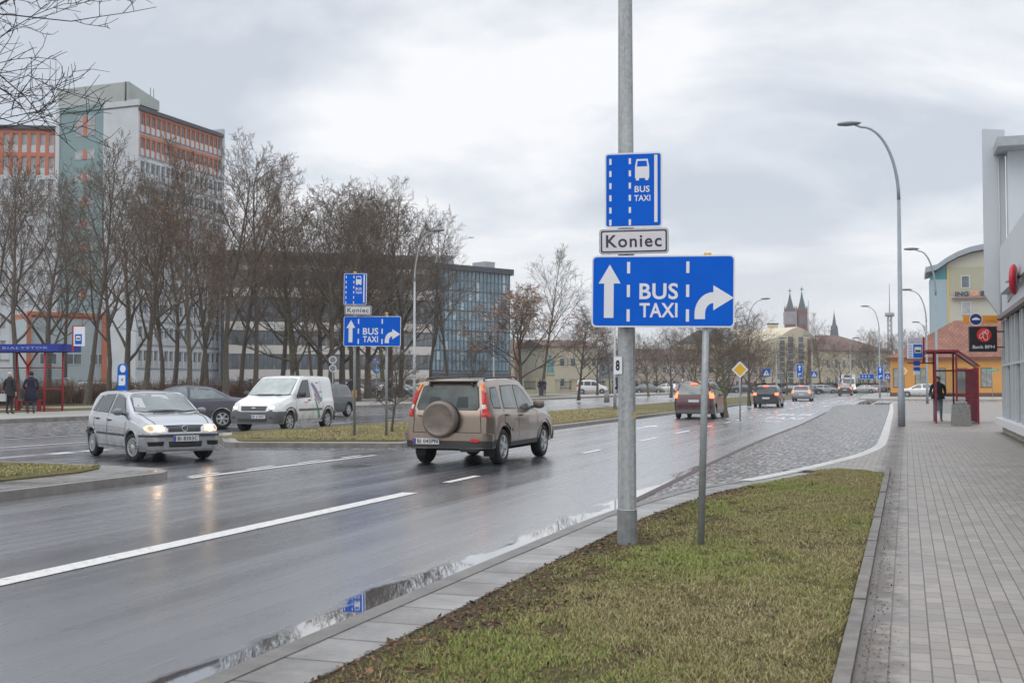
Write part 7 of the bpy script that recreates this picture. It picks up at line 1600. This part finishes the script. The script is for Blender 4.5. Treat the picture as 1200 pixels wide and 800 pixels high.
    tt = text('Bank BPH', 1, 0, .01); m.mesh(tt, 1, fit(tt, hw * 1.6, hh * .26, 0, -hh * .62, .004)); o = m.build('sign_face', [mat('bank red', (.62, .03, .02), .4, var=.2, scale=6), M_SWHITE], t2); o.matrix_local = MX
    m = MB(); m.box(hw, hw + .22, -.02, .02, hh * .55, hh * .65); m.box(hw, hw + .22, -.02, .02, -hh * .7, -hh * .6); m.build('bracket', M_DARK, t2)
    w0 = Vector(P(1130.5, Z)); w1 = Vector(P(1168.5, Z)); cx, cy = (w0 + w1) / 2; hw = (w1 - w0).length / 2; z0, z1 = HZ(378.5, Z), HZ(369.5, Z); hh = (z1 - z0) / 2
    t3 = thing('car_service_sign', 'orange bar sign with a round blue emblem above the black bank sign', 'shop sign', (cx, cy, (z0 + z1) / 2), YAW * .6); m = MB(); m.box(-hw, hw, -.05, .05, -hh, hh); m.build('bar', mat('sign orange', (.68, .27, .03), .45, var=.04), t3)
    m = MB(); MX2 = Matrix.Translation((-.13, -.052, 0)) @ Matrix.Rotation(R(90), 4, 'X'); flat(m, ellipse(0, 0, .19, .19, 24), .002, 1); flat(m, ellipse(0, 0, .168, .168, 24), .004, 0); flat(m, [(-.12, -.01), (-.08, .03), (-.03, .055), (.04, .055), (.09, .02), (.12, .01), (.12, -.02), (-.12, -.02)], .006, 1); o = m.build('emblem', [mat('navy disc', (.015, .04, .17), .4, var=0), M_SWHITE], t3); o.matrix_local = MX2
    m = MB(); MX2 = Matrix.Translation((0, -.052, 0)) @ Matrix.Rotation(R(90), 4, 'X'); tt = text('AUTO SERWIS', 1, 0, .0); m.mesh(tt, 0, fit(tt, hw * .62, hh * .28, hw * .56, -hh * .45, .003)); o = m.build('lettering', [mat('brown print', (.25, .10, .03), .5, var=0)], t3); o.matrix_local = MX2
    m = MB(); m.box(hw, hw + .2, -.02, .02, -.02, .02); m.build('bracket', M_DARK, t3)
    # red disc sign seen nearly edge on
    Z = 27.6; x, y = P(1190, Z); t4 = thing('round_shop_sign', 'red disc sign seen nearly edge on, fixed to the white shop wall', 'shop sign', (x, y, HZ(327, Z)), R(76)); m = MB(); rd = .37
    m.lathe([(rd * .86, -.06), (rd, -.03), (rd, .03), (rd * .86, .06), (.001, .075)], 28); m.lathe([(.001, -.075), (rd * .86, -.06)], 28); m.v = [(a, b, c) for a, b, c in m.v]; o = m.build('disc', mat('disc red', (.50, .015, .04), .3, var=.05), t4); o.rotation_euler = (R(90), 0, 0)
    m = MB(); m.tube([(.0, .0, -.0), (.55, .25, -.0)], .035, 6); m.tube([(0, 0, -.3), (.5, .22, -.5)], .02, 6); m.build('bracket', M_GALV, t4)
    m = MB(); tt = text('C', 1, .002, .02); m.mesh(tt, 0, Matrix.Translation((0, -.08, 0)) @ Matrix.Rotation(R(90), 4, 'X') @ fit(tt, .34, .40, 0, 0, 0)); m.build('lettering', M_SWHITE, t4)
shop()

# fences and hedges
def fence_pillars():
    x0, y0 = P(470, 148); x1, y1 = P(712, 166); L_ = math.hypot(x1 - x0, y1 - y0); t = thing('pillar_fence', 'dark railing fence between cream stone pillars in front of the glass office', 'fence', (x0, y0, .2), math.atan2(y1 - y0, x1 - x0)); n = 11; cm = mat('pillar stone', (.42, .38, .28), .8, var=.1)
    for k in range(n + 1):
        m = MB(); x = k * L_ / n; m.box(x - .45, x + .45, -.4, .4, 0, 1.9); m.box(x - .55, x + .55, -.5, .5, 1.903, 2.1); m.build('pillar', cm, t)
    m = MB(); m.box(0, L_, -.2, .2, 0, .55); m.build('plinth', cm, t)
    rm = mat('railing black', (.03, .03, .035), .6, var=0)
    for k in range(n):
        m = MB(); a, b = k * L_ / n + .46, (k + 1) * L_ / n - .46; m.box(a, b, -.03, .03, .75, .82); m.box(a, b, -.03, .03, 1.62, 1.69); q = a + .1
        while q < b: m.box(q - .02, q + .02, -.02, .02, .56, 1.8); q += .22
        m.build('railing', rm, t)
fence_pillars()
def brick_fence():
    x0, y0 = P(868, 205); x1, y1 = P(1060, 222); L_ = math.hypot(x1 - x0, y1 - y0); t = thing('brick_fence', 'dark railing with red brick piers behind the far queue of cars', 'fence', (x0, y0, 0), math.atan2(y1 - y0, x1 - x0)); n = 15; cm = mat('pier brick', (.26, .12, .085), .85, var=.15)
    for k in range(n + 1): m = MB(); x = k * L_ / n; m.box(x - .3, x + .3, -.3, .3, 0, 1.9); m.build('pier', cm, t)
    m = MB(); m.box(0, L_, -.2, .2, 0, .7); m.build('plinth', cm, t)
    for k in range(n): m = MB(); a, b = k * L_ / n + .31, (k + 1) * L_ / n - .31; m.box(a, b, -.04, .04, .72, 1.7); m.build('railing', mat('railing black', (.03, .03, .035), .6, var=0), t)
brick_fence()
def hedge(px0, Z0, px1, Z1, h, w, label, m_, n=1500, name='hedge', z=.3, seed=1):
    rng = random.Random(seed); x0, y0 = P(px0, Z0); x1, y1 = P(px1, Z1); m = MB()
    for i in range(n):
        f = rng.random(); bx = x0 + (x1 - x0) * f + rng.uniform(-w, w) / 2; by = y0 + (y1 - y0) * f + rng.uniform(-w, w) / 2; hh = h * rng.uniform(.55, 1.1) * (.8 + .3 * math.sin(f * 37 + seed)); a = rng.uniform(0, 6.28); l_ = rng.uniform(.1, .45)
        p0 = Vector((bx, by, z - .05)); p1 = p0 + Vector((math.cos(a) * l_ * .4, math.sin(a) * l_ * .4, hh * .5)); p2 = p0 + Vector((math.cos(a) * l_, math.sin(a) * l_, hh)); m.tube([p0, p1, p2], [.022, .016, .008], 3, caps=False)
        for k in range(3): q = p0.lerp(p2, rng.uniform(.3, .95)); a2 = rng.uniform(0, 6.28); m.tube([q, q + Vector((math.cos(a2) * .25, math.sin(a2) * .25, rng.uniform(.08, .3)))], [.010, .006], 3, caps=False)
    tag(m.build(name, m_), label, 'hedge')
hedge(-30, 74, 150, 80, 1.5, 2.5, 'leafless brown hedge behind the left bus shelter and the totem', M_SHRUB, 1700, seed=2)
hedge(150, 82, 300, 84, 1.6, 3.0, 'leafless reddish hedge at the foot of the trees above the dark saloon', M_SHRUB, 1700, seed=5)
hedge(700, 172, 862, 190, 2.4, 4.0, 'dark evergreen hedge behind the queue left of the people carrier', M_IVY, 1500, seed=7, z=.1)
hedge(960, 212, 1062, 218, 2.6, 3.0, 'dark hedge behind the box lorry', M_IVY, 1000, seed=9, z=0)
# low wall beside the park path
x, y = P(170, 70); m = MB()
# statue on a plinth
x, y = P(645, 152); t = thing('statue', 'green bronze statue of a standing cloaked figure on a cream plinth', 'statue', (x, y, .2), YAW); k = 152 / F_PX
m = MB(); m.box(-.55, .55, -.55, .55, 0, 2.6); m.box(-.8, .8, -.8, .8, 0, .5); m.box(-.68, .68, -.68, .68, 2.603, 2.8); m.build('plinth', mat('pillar stone', (.42, .38, .28), .8), t)
br = mat('green bronze', (.10, .24, .24), .6, .2, var=.2); m = MB(); m.lathe([(.50, 2.8), (.46, 3.3), (.36, 3.9), (.34, 4.2), (.42, 4.55), (.38, 4.7), (.12, 4.8), (.11, 4.88), (.17, 4.98), (.18, 5.12), (.12, 5.24), (.01, 5.28)], 14); m.tube([(.36, 0, 4.6), (.52, -.15, 4.2), (.25, -.38, 4.05)], [.12, .11, .08], 8); m.tube([(-.36, 0, 4.6), (-.5, -.1, 4.2), (-.3, -.35, 4.3)], [.12, .11, .08], 8); m.build('figure', br, t)

# ================================================================== PEOPLE
def skin_mesh(verts, edges, radii, sub=2):
    me = bpy.data.meshes.new('skin'); me.from_pydata(verts, edges, []); o = bpy.data.objects.new('skin', me); S.collection.objects.link(o)
    md = o.modifiers.new('s', 'SKIN'); md.use_smooth_shade = True
    for i, r in enumerate(radii): me.skin_vertices[0].data[i].radius = (r if isinstance(r, tuple) else (r, r)); me.skin_vertices[0].data[i].use_root = (i == 0)
    sb = o.modifiers.new('b', 'SUBSURF'); sb.levels = sub; sb.render_levels = sub
    bpy.context.view_layer.update(); ev = o.evaluated_get(bpy.context.evaluated_depsgraph_get()); r = bpy.data.meshes.new_from_object(ev)
    bpy.data.objects.remove(o); return r
def person(x, y, z, rz, H, label, coat, legs_c, shoe, hair, skinc=(.48, .30, .23), pose='stand', coat_len=.30, hood=False, hat=None, group=None, step=0.0, bulky=1.0):
    """faces local -y. H = height. One continuous body mesh; clothing colours by height and limb, hair, coat skirt and hat as children"""
    t = thing('person', label, 'person', (x, y, z), rz, group); s = H / 1.75; V = []; E_ = []; Rr = []
    def v(p, r): V.append(Vector(p) * s); Rr.append(tuple(q * s for q in r) if isinstance(r, tuple) else r * s); return len(V) - 1
    pel = v((0, 0, .98), (.155 * bulky, .115 * bulky)); waist = v((0, .0, 1.12), (.145 * bulky, .105 * bulky)); chest = v((0, .0, 1.30), (.175 * bulky, .12 * bulky)); sh = v((0, .01, 1.43), (.15, .095)); neck = v((0, 0, 1.52), .062); jaw = v((0, -.015, 1.585), (.074, .082)); head = v((0, -.005, 1.66), (.078, .095)); crown_ = v((0, .005, 1.725), (.058, .068))
    E_ += [(pel, waist), (waist, chest), (chest, sh), (sh, neck), (neck, jaw), (jaw, head), (head, crown_)]
    for sd in (-1, 1):
        st_ = step * sd
        hip = v((sd * .095, 0, .90), .095); knee = v((sd * .105, -.02 + st_ * .55, .50), .062); an = v((sd * .11, .02 + st_, .10), .042); heel = v((sd * .11, .0 + st_, .055), .045); toe = v((sd * .13, -.15 + st_, .04), (.042, .032)); E_ += [(pel, hip), (hip, knee), (knee, an), (an, heel), (heel, toe)]
        s1 = v((sd * .185 * bulky, .005, 1.405), .066 * bulky)
        if pose == 'pockets': el = v((sd * .285, .06, 1.14), .052); wr = v((sd * .20, -.10, .99), .042); ha = v((sd * .16, -.125, .95), .040)
        elif pose == 'carry' and sd == 1: el = v((sd * .25, .02, 1.13), .052); wr = v((sd * .245, -.06, .90), .036); ha = v((sd * .245, -.07, .83), .034)
        elif pose == 'push': el = v((sd * .25, -.06, 1.16), .052); wr = v((sd * .20, -.30, 1.08), .036); ha = v((sd * .19, -.38, 1.07), .034)
        elif pose == 'folded': el = v((sd * .25, .0, 1.14), .055); wr = v((sd * .08, -.16, 1.10), .042); ha = v((sd * .03, -.17, 1.08), .035)
        else: el = v((sd * .245, .02, 1.13), .050); wr = v((sd * .26, -.04, .89), .035); ha = v((sd * .258, -.055, .82), .033)
        E_ += [(sh, s1), (s1, el), (el, wr), (wr, ha)]
    me = skin_mesh(V, E_, Rr, 2)
    ms = [mat('coat %02d%02d%02d' % tuple(int(c * 99) for c in coat), coat, .85, var=.2, scale=8), mat('trousers %02d%02d%02d' % tuple(int(c * 99) for c in legs_c), legs_c, .85, var=.25, scale=10), mat('shoe %02d' % int(shoe[0] * 99), shoe, .6, var=.1), mat('skin', skinc, .55, var=.05)]
    for m_ in ms: me.materials.append(m_)
    hands = [(v_.x, v_.y, v_.z) for v_ in V]
    hz_ = [V[i] for i in range(len(V)) if abs(Rr[i] if not isinstance(Rr[i], tuple) else 9) < .0341 * s * 1.2 and V[i].z > .7 * s]
    for p in me.polygons:
        c = p.center; z_ = c.z / s; mi = 0
        if z_ > 1.535: mi = 3
        elif z_ < .115: mi = 2
        elif z_ < .93 and abs(c.x / s) < .215: mi = 1
        if z_ > .78 and pose not in ('pockets',) and any((c - q).length < .052 * s for q in hz_): mi = 3
        p.material_index = mi; p.use_smooth = True
    obj('body', me, t)
    # fingers: five short bent chains rooted in each palm
    if pose != 'pockets':
        m = MB()
        for q in hz_[:2]:
            sd = 1 if q.x > 0 else -1
            for k in range(4): a = q + Vector((0, (-.025 + .017 * k), -.01)) * s; m.tube([a, a + Vector((-sd * .004, 0, -.05 - .008 * (k in (1, 2)))) * s, a + Vector((-sd * .022, 0, -.082)) * s], [.0095 * s, .009 * s, .007 * s], 5)
            a = q + Vector((0, -.03, .02)) * s; m.tube([a, a + Vector((-sd * .012, -.025, -.03)) * s, a + Vector((-sd * .02, -.028, -.055)) * s], [.011 * s, .0095 * s, .0075 * s], 5)
        m.build('hands', ms[3], t)
    # face
    m = MB(); 
    m.lathe([(.001, .0), (.014, .008), (.012, .03), (.005, .048)], 8, M=Matrix.Translation((0, -.098 * s, 1.615 * s)) @ Matrix.Diagonal((s, s, s, 1))); m.build('nose', ms[3], t)
    for sd in (-1, 1):
        m = MB(); m.lathe([(.001, -.004), (.008, 0), (.001, .004)], 8, M=Matrix.Translation((sd * .031 * s, -.092 * s, 1.655 * s)) @ Matrix.Rotation(R(90), 4, 'X')); m.build('eye', M_BLACK, t)
        m = MB(); m.lathe([(.001, -.01), (.018, -.006), (.02, .004), (.001, .008)], 8, M=Matrix.Translation((sd * .083 * s, .0, 1.64 * s)) @ Matrix.Rotation(R(90), 4, 'Y') @ Matrix.Diagonal((1.5 * s, s, s, 1))); m.build('ear', ms[3], t)
    m = MB(); m.box(-.022 * s, .022 * s, -.096 * s, -.088 * s, 1.588 * s, 1.595 * s); m.build('mouth', mat('lips', (.30, .12, .10), .5, var=0), t)
    # hair cap or hat: upper back shell of the head
    m = MB(); n = 14; prof = [(R(a), 1) for a in range(0, 101, 10)]; vs = []; fs = []
    rx, ry, rz_ = .094 * s, .112 * s, .108 * s
    for i in range(11):
        ph = R(i * 11.5)
        for j in range(n * 2):
            th = math.pi * j / n; frn = max(0, -math.sin(th)); lim = ph * (1 - .45 * frn ** .6) if not hood else ph * 1.1 * (1 - .3 * frn)
            vs.append((rx * math.sin(lim) * math.cos(th), .008 * s + ry * math.sin(lim) * math.sin(th), 1.665 * s + rz_ * math.cos(lim)))
    for i in range(10):
        for j in range(n * 2): k = (j + 1) % (n * 2); fs.append((i * n * 2 + j, (i + 1) * n * 2 + j, (i + 1) * n * 2 + k, i * n * 2 + k))
    m.add(vs, fs, 0, True); m.build('hat' if hat else 'hair', mat('hair %02d%02d' % (int(hair[0] * 99), int(hair[2] * 99)), hair, .8, var=.3, scale=60), t)
    if coat_len:
        m = MB(); zb = (.98 - coat_len) * s; prof = [(.158 * s * bulky, 1.10 * s), (.185 * s * bulky, .96 * s), (.20 * s * bulky, .80 * s), (.21 * s * bulky, zb), (.20 * s * bulky, zb), (.17 * s * bulky, 1.0 * s)]
        prof = [q for q in prof if q[1] >= zb]
        m.lathe(prof, 20, M=Matrix.Diagonal((1.12, .82, 1, 1))); m.build('coat_skirt', ms[0], t)
    m = MB(); m.lathe([(.075 * s, 1.47 * s), (.095 * s, 1.50 * s), (.085 * s, 1.555 * s), (.07 * s, 1.53 * s)], 16, M=Matrix.Diagonal((1, .9, 1, 1))); m.build('collar', ms[0], t)
    return t
# two people waiting at the left shelter, seen from behind
Zp = 47.0; dk = (.018, .018, .024)
x, y = P(11.5, Zp); person(x, y, .34, YAW + R(170), 1.70, 'person in a black jacket with light hair standing at the left bus shelter, backs turned', dk, (.03, .03, .04), (.03, .03, .03), (.42, .38, .34), pose='stand', coat_len=.28, hat=True, bulky=1.08)
x, y = P(36.5, Zp + .6); person(x, y, .34, YAW + R(200), 1.72, 'person in a long navy coat and dark hood under the left bus shelter roof', (.012, .014, .035), (.05, .07, .13), (.02, .02, .02), (.015, .015, .02), pose='pockets', coat_len=.45, hood=True, bulky=1.12)
xb, yb = P(3.5, Zp - .3); tb = MB(); tb.box(-.14, .14, -.05, .05, 0, .30); tb.tube([(-.08, 0, .3), (-.05, 0, .42), (.05, 0, .42), (.08, 0, .3)], .008, 5); tag(tb.build('carrier_bag', mat('pale bag', (.38, .40, .42), .5, var=.1), None, (xb, yb, .86)), 'pale carrier bag held by the person in the black jacket', 'bag')
# man at the right shelter
x, y = P(1099, 47.2 if False else 45.0); man = person(x, y, .10, YAW + R(-12), 1.74, 'person in a black jacket and blue jeans standing hands in pockets at the red shelter', (.014, .016, .022), (.085, .12, .18), (.20, .06, .03), (.06, .045, .035), pose='pockets', coat_len=.10, hat=True, bulky=1.18)
# others
x, y = P(411, 84); person(x, y, .34, YAW + R(20), 1.68, 'person in a long dark coat walking with a yellow bag behind the green car', (.03, .022, .04), (.03, .03, .04), (.02, .02, .02), (.03, .02, .02), pose='carry', coat_len=.5, step=.08, hood=True)
xb, yb = P(415.3, 83.4); tb = MB(); tb.box(-.17, .17, -.07, .07, 0, .52); tb.tube([(-.1, 0, .52), (0, 0, .66), (.1, 0, .52)], .01, 5); tag(tb.build('shopping_bag', mat('bag yellow', (.75, .38, .02), .5, var=.1), None, (xb, yb, .60)), 'bright yellow shopping bag carried by the person in the long dark coat', 'bag')
x, y = P(457, 80); person(x, y, .34, YAW + R(70), 1.70, 'person in dark clothes pushing a pram behind the right median post', (.02, .02, .028), (.03, .03, .04), (.02, .02, .02), (.04, .03, .02), pose='push', coat_len=.2, step=.12)
def pram(px, Z):
    x, y = P(px, Z); t = thing('pram', 'white hooded pram pushed along the far pavement', 'pram', (x, y, .34), YAW + R(70)); w_ = mat('pram white', (.5, .5, .55), .7, var=.1)
    m = MB(); m.lathe([(.01, -.36), (.24, -.34), (.30, 0), (.26, .34), (.01, .36)], 14, M=Matrix.Translation((0, 0, .72)) @ Matrix.Rotation(R(90), 4, 'X') @ Matrix.Diagonal((.9, .7, 1, 1))); m.build('carrycot', M_DARK, t)
    m = MB(); vs = []; fs = []
    for i in range(7):
        for j in range(9): a = math.pi * i / 6; b = math.pi * j / 8; vs.append((.28 * math.cos(b), .05 + .34 * math.cos(a * .5) * math.sin(b) * 0 + .3 * math.cos(a * .55), .78 + .42 * math.sin(b) * math.sin(a * .5 + .45)))
    for i in range(6):
        for j in range(8): fs.append((i * 9 + j, i * 9 + j + 1, (i + 1) * 9 + j + 1, (i + 1) * 9 + j))
    m.add(vs, fs, 0, True); m.build('hood', w_, t)
    m = MB(); m.tube([(-.24, .35, .15), (-.24, -.1, .62), (-.22, .42, 1.02)], .015, 6); m.tube([(.24, .35, .15), (.24, -.1, .62), (.22, .42, 1.02)], .015, 6); m.tube([(-.22, .42, 1.02), (.22, .42, 1.02)], .018, 6); m.tube([(-.24, -.35, .15), (-.24, .1, .6)], .015, 6); m.tube([(.24, -.35, .15), (.24, .1, .6)], .015, 6); m.build('frame', M_GALV, t)
    for sx in (-1, 1):
        for sy in (-1, 1): m = MB(); m.lathe([(.10, -.02), (.14, -.02), (.15, 0), (.14, .02), (.10, .02)], 16); o = m.build('wheel', M_TYRE, t, (sx * .27, sy * .33, .15)); o.rotation_euler = (0, R(90), 0)
pram(450, 79.6)
x, y = P(633, 118); person(x, y, .34, YAW + R(8), 1.76, 'person in black on the right of the couple walking left of the yellow house', dk, (.05, .07, .11), (.02, .02, .02), (.03, .02, .02), pose='stand', coat_len=.1, step=.1)
x, y = P(637.5, 118.6); person(x, y, .34, YAW, 1.74, 'person in dark navy walking beside another on the far pavement before the statue', (.02, .025, .05), (.04, .05, .09), (.02, .02, .02), (.03, .02, .02), pose='folded', coat_len=.15, step=-.1)
x, y = P(895.5, 92); person(x, y, .12, YAW + R(150), 1.78, 'person in black whose head shows over the roof of the black hatchback', dk, dk, dk, (.02, .02, .02), pose='stand', coat_len=.2)

# ================================================================== GRASS AND LITTER
def blades(name, area, n, z, hmin, hmax, mats, seed=3, wid=.004, patch=.0):
    """area: function rng -> (x, y, k) ; real blades of grass as bent triangles"""
    rng = np.random.default_rng(seed); pts = area(rng, n); n = len(pts); x, y, zz = pts[:, 0], pts[:, 1], pts[:, 2]
    a = rng.uniform(0, 2 * np.pi, n); h = rng.uniform(hmin, hmax, n) * (1 + .45 * np.sin(x * 3.1 + np.sin(y * 4)) * np.cos(y * 2.3 + x * 1.7) + .25 * np.sin(x * 11 + y * 7) * np.cos(y * 13 - x * 5)); w = wid * (1 + .05 * y) ; ln = rng.uniform(.3, 1.3, n) * h
    dx, dy = np.cos(a), np.sin(a); b = rng.uniform(0, 2 * np.pi, n); ex, ey = np.cos(b) * w, np.sin(b) * w
    v = np.empty((n, 5, 3)); 
    v[:, 0] = np.c_[x - ex, y - ey, zz]; v[:, 1] = np.c_[x + ex, y + ey, zz]
    v[:, 2] = np.c_[x + dx * ln * .35 - ex * .8, y + dy * ln * .35 - ey * .8, zz + h * .65]; v[:, 3] = np.c_[x + dx * ln * .35 + ex * .8, y + dy * ln * .35 + ey * .8, zz + h * .65]; v[:, 4] = np.c_[x + dx * ln, y + dy * ln, zz + h]
    i = np.arange(n) * 5; q = np.c_[i, i + 1, i + 3, i + 2]; t = np.c_[i + 2, i + 3, i + 4]
    me = bpy.data.meshes.new(name); me.vertices.add(n * 5); me.vertices.foreach_set('co', v.reshape(-1)); me.loops.add(n * 7); me.polygons.add(n * 2)
    lv = np.concatenate([np.c_[q, t].reshape(-1)]); me.loops.foreach_set('vertex_index', lv.astype(np.int32)); ls = np.empty((n, 2), np.int32); ls[:, 0] = np.arange(n) * 7; ls[:, 1] = ls[:, 0] + 4; me.polygons.foreach_set('loop_start', ls.reshape(-1)); lt = np.empty((n, 2), np.int32); lt[:, 0] = 4; lt[:, 1] = 3; me.polygons.foreach_set('loop_total', lt.reshape(-1))
    for m_ in mats: me.materials.append(m_)
    nb = np.sin(x * 2.2 + 1.3 * np.sin(y * 1.1)) * .5 + np.sin(y * 1.7 + x) * .5; p = rng.uniform(-1.2, 1.2, n); mi = np.where(p + nb > .9, 0, np.where(p + nb > -.2, 1, np.where(rng.uniform(0, 1, n) < .5, 2, 3))) % len(mats)
    me.polygons.foreach_set('material_index', np.repeat(mi, 2).astype(np.int32)); me.update(); me.validate(); o = obj(name, me); return tag(o, kind='stuff')
G1 = mat('grass green', (.23, .29, .075), .7, var=0, spec=.25); G2 = mat('grass olive', (.29, .285, .11), .7, var=0, spec=.25); G3 = mat('grass straw', (.43, .37, .21), .75, var=0, spec=.25); G4 = mat('grass brown', (.23, .175, .10), .8, var=0, spec=.2)
lf = [p for p in gi if p[0] < 0 and p[1] < 19.9]
LY = np.array([p[1] for p in lf]); LX = np.array([p[0] for p in lf])
def near_area(rng, n):
    y = 4.0 + (19.95 - 4.0) * rng.uniform(0, 1, n) ** 1.35; xl = np.interp(y, LY, LX); f = rng.uniform(0, 1, n); x = xl + (-.37 - xl) * f
    worn = np.exp(-((x - xl) / .58) ** 2) * (y < 16.5) * .98 + .75 * (np.sin(x * 4 + y * 1.3 + np.sin(y * 5)) * np.sin(y * 2.1 - x + np.sin(x * 7)) > .62) + .55 * (np.sin(x * 9 + y * 3) * np.sin(y * 8 - x * 4) > .7) + .5 * np.exp(-(((x + 2.4) ** 2 + (y - 10.3) ** 2) / .25)); keep = rng.uniform(0, 1, n) > worn; x, y, f = x[keep], y[keep], f[keep]
    return np.c_[x, y, KT - .01 + .035 * np.sin(np.pi * f) ** .6]
blades('grass', near_area, 360000, 0, .008, .032, [G1, G2, G3, G4], wid=.0017)
def med_area(rng, n):
    y = 26.2 + 34 * rng.uniform(0, 1, n) ** 1.6; x = rng.uniform(-17.5, -12.0, n); return np.c_[x, y, np.full(n, .148)]
blades('median_grass', med_area, 90000, 0, .012, .042, [G2, G3, G3, G4], seed=9, wid=.004)
def isl_area(rng, n):
    y = rng.uniform(11.5, 16.3, n); x = rng.uniform(-16.2, -12.95, n); return np.c_[x, y, np.full(n, .148)]
blades('island_grass', isl_area, 40000, 0, .015, .04, [G2, G3, G1, G4], seed=12, wid=.005)
rng = random.Random(8); m = MB()
def leafbit(x, y, z, s):
    u = Vector((rng.gauss(0, 1), rng.gauss(0, 1), rng.gauss(0, .3))).normalized() * s; v = u.cross(Vector((rng.gauss(0, .3), rng.gauss(0, .3), 1))).normalized() * s * .6; p = Vector((x, y, z + s * .25)); m.add([p - u, p - u * .2 + v, p + u, p - u * .2 - v], [(0, 1, 2, 3)], rng.choice((0, 0, 1)))
for i in range(14000):
    y = 4 + 15.8 * rng.random() ** 1.3; xl = float(np.interp(y, LY, LX)); f = abs(rng.gauss(0, .26)) if rng.random() < .85 else rng.random()
    if f < 1: leafbit(xl + (-.37 - xl) * f, y, KT + .0 + .03 * math.sin(math.pi * f) ** .6, rng.uniform(.006, .020) * (1.8 if rng.random() < .03 else 1))
for i in range(1100): leafbit(-.255 + abs(rng.gauss(0, .09)), 4.5 + 15 * rng.random() ** 1.2, KT + .002, rng.uniform(.004, .011))
tag(m.build('fallen_leaves', [mat('soil brown litter', (.085, .058, .040), .9, var=.5, scale=30, spec=.1), mat('dry leaf', (.20, .115, .07), .85, var=.4, scale=30, spec=.15)]), kind='stuff')

# ================================================================== HAZE
hm = bpy.data.materials.new('haze'); hm.use_nodes = True; n_ = hm.node_tree.nodes; n_.remove(n_['Principled BSDF']); pvn = n_.new('ShaderNodeVolumePrincipled'); pvn.inputs['Color'].default_value = (.90, .93, .97, 1); pvn.inputs['Density'].default_value = .00028; pvn.inputs['Anisotropy'].default_value = .2
hm.node_tree.links.new(pvn.outputs[0], n_['Material Output'].inputs['Volume'])
m = MB(); m.box(-1450, 950, -350, 1550, -1.2, 85); o = m.build('haze', hm); o['kind'] = 'stuff'; o.display_type = 'WIRE'
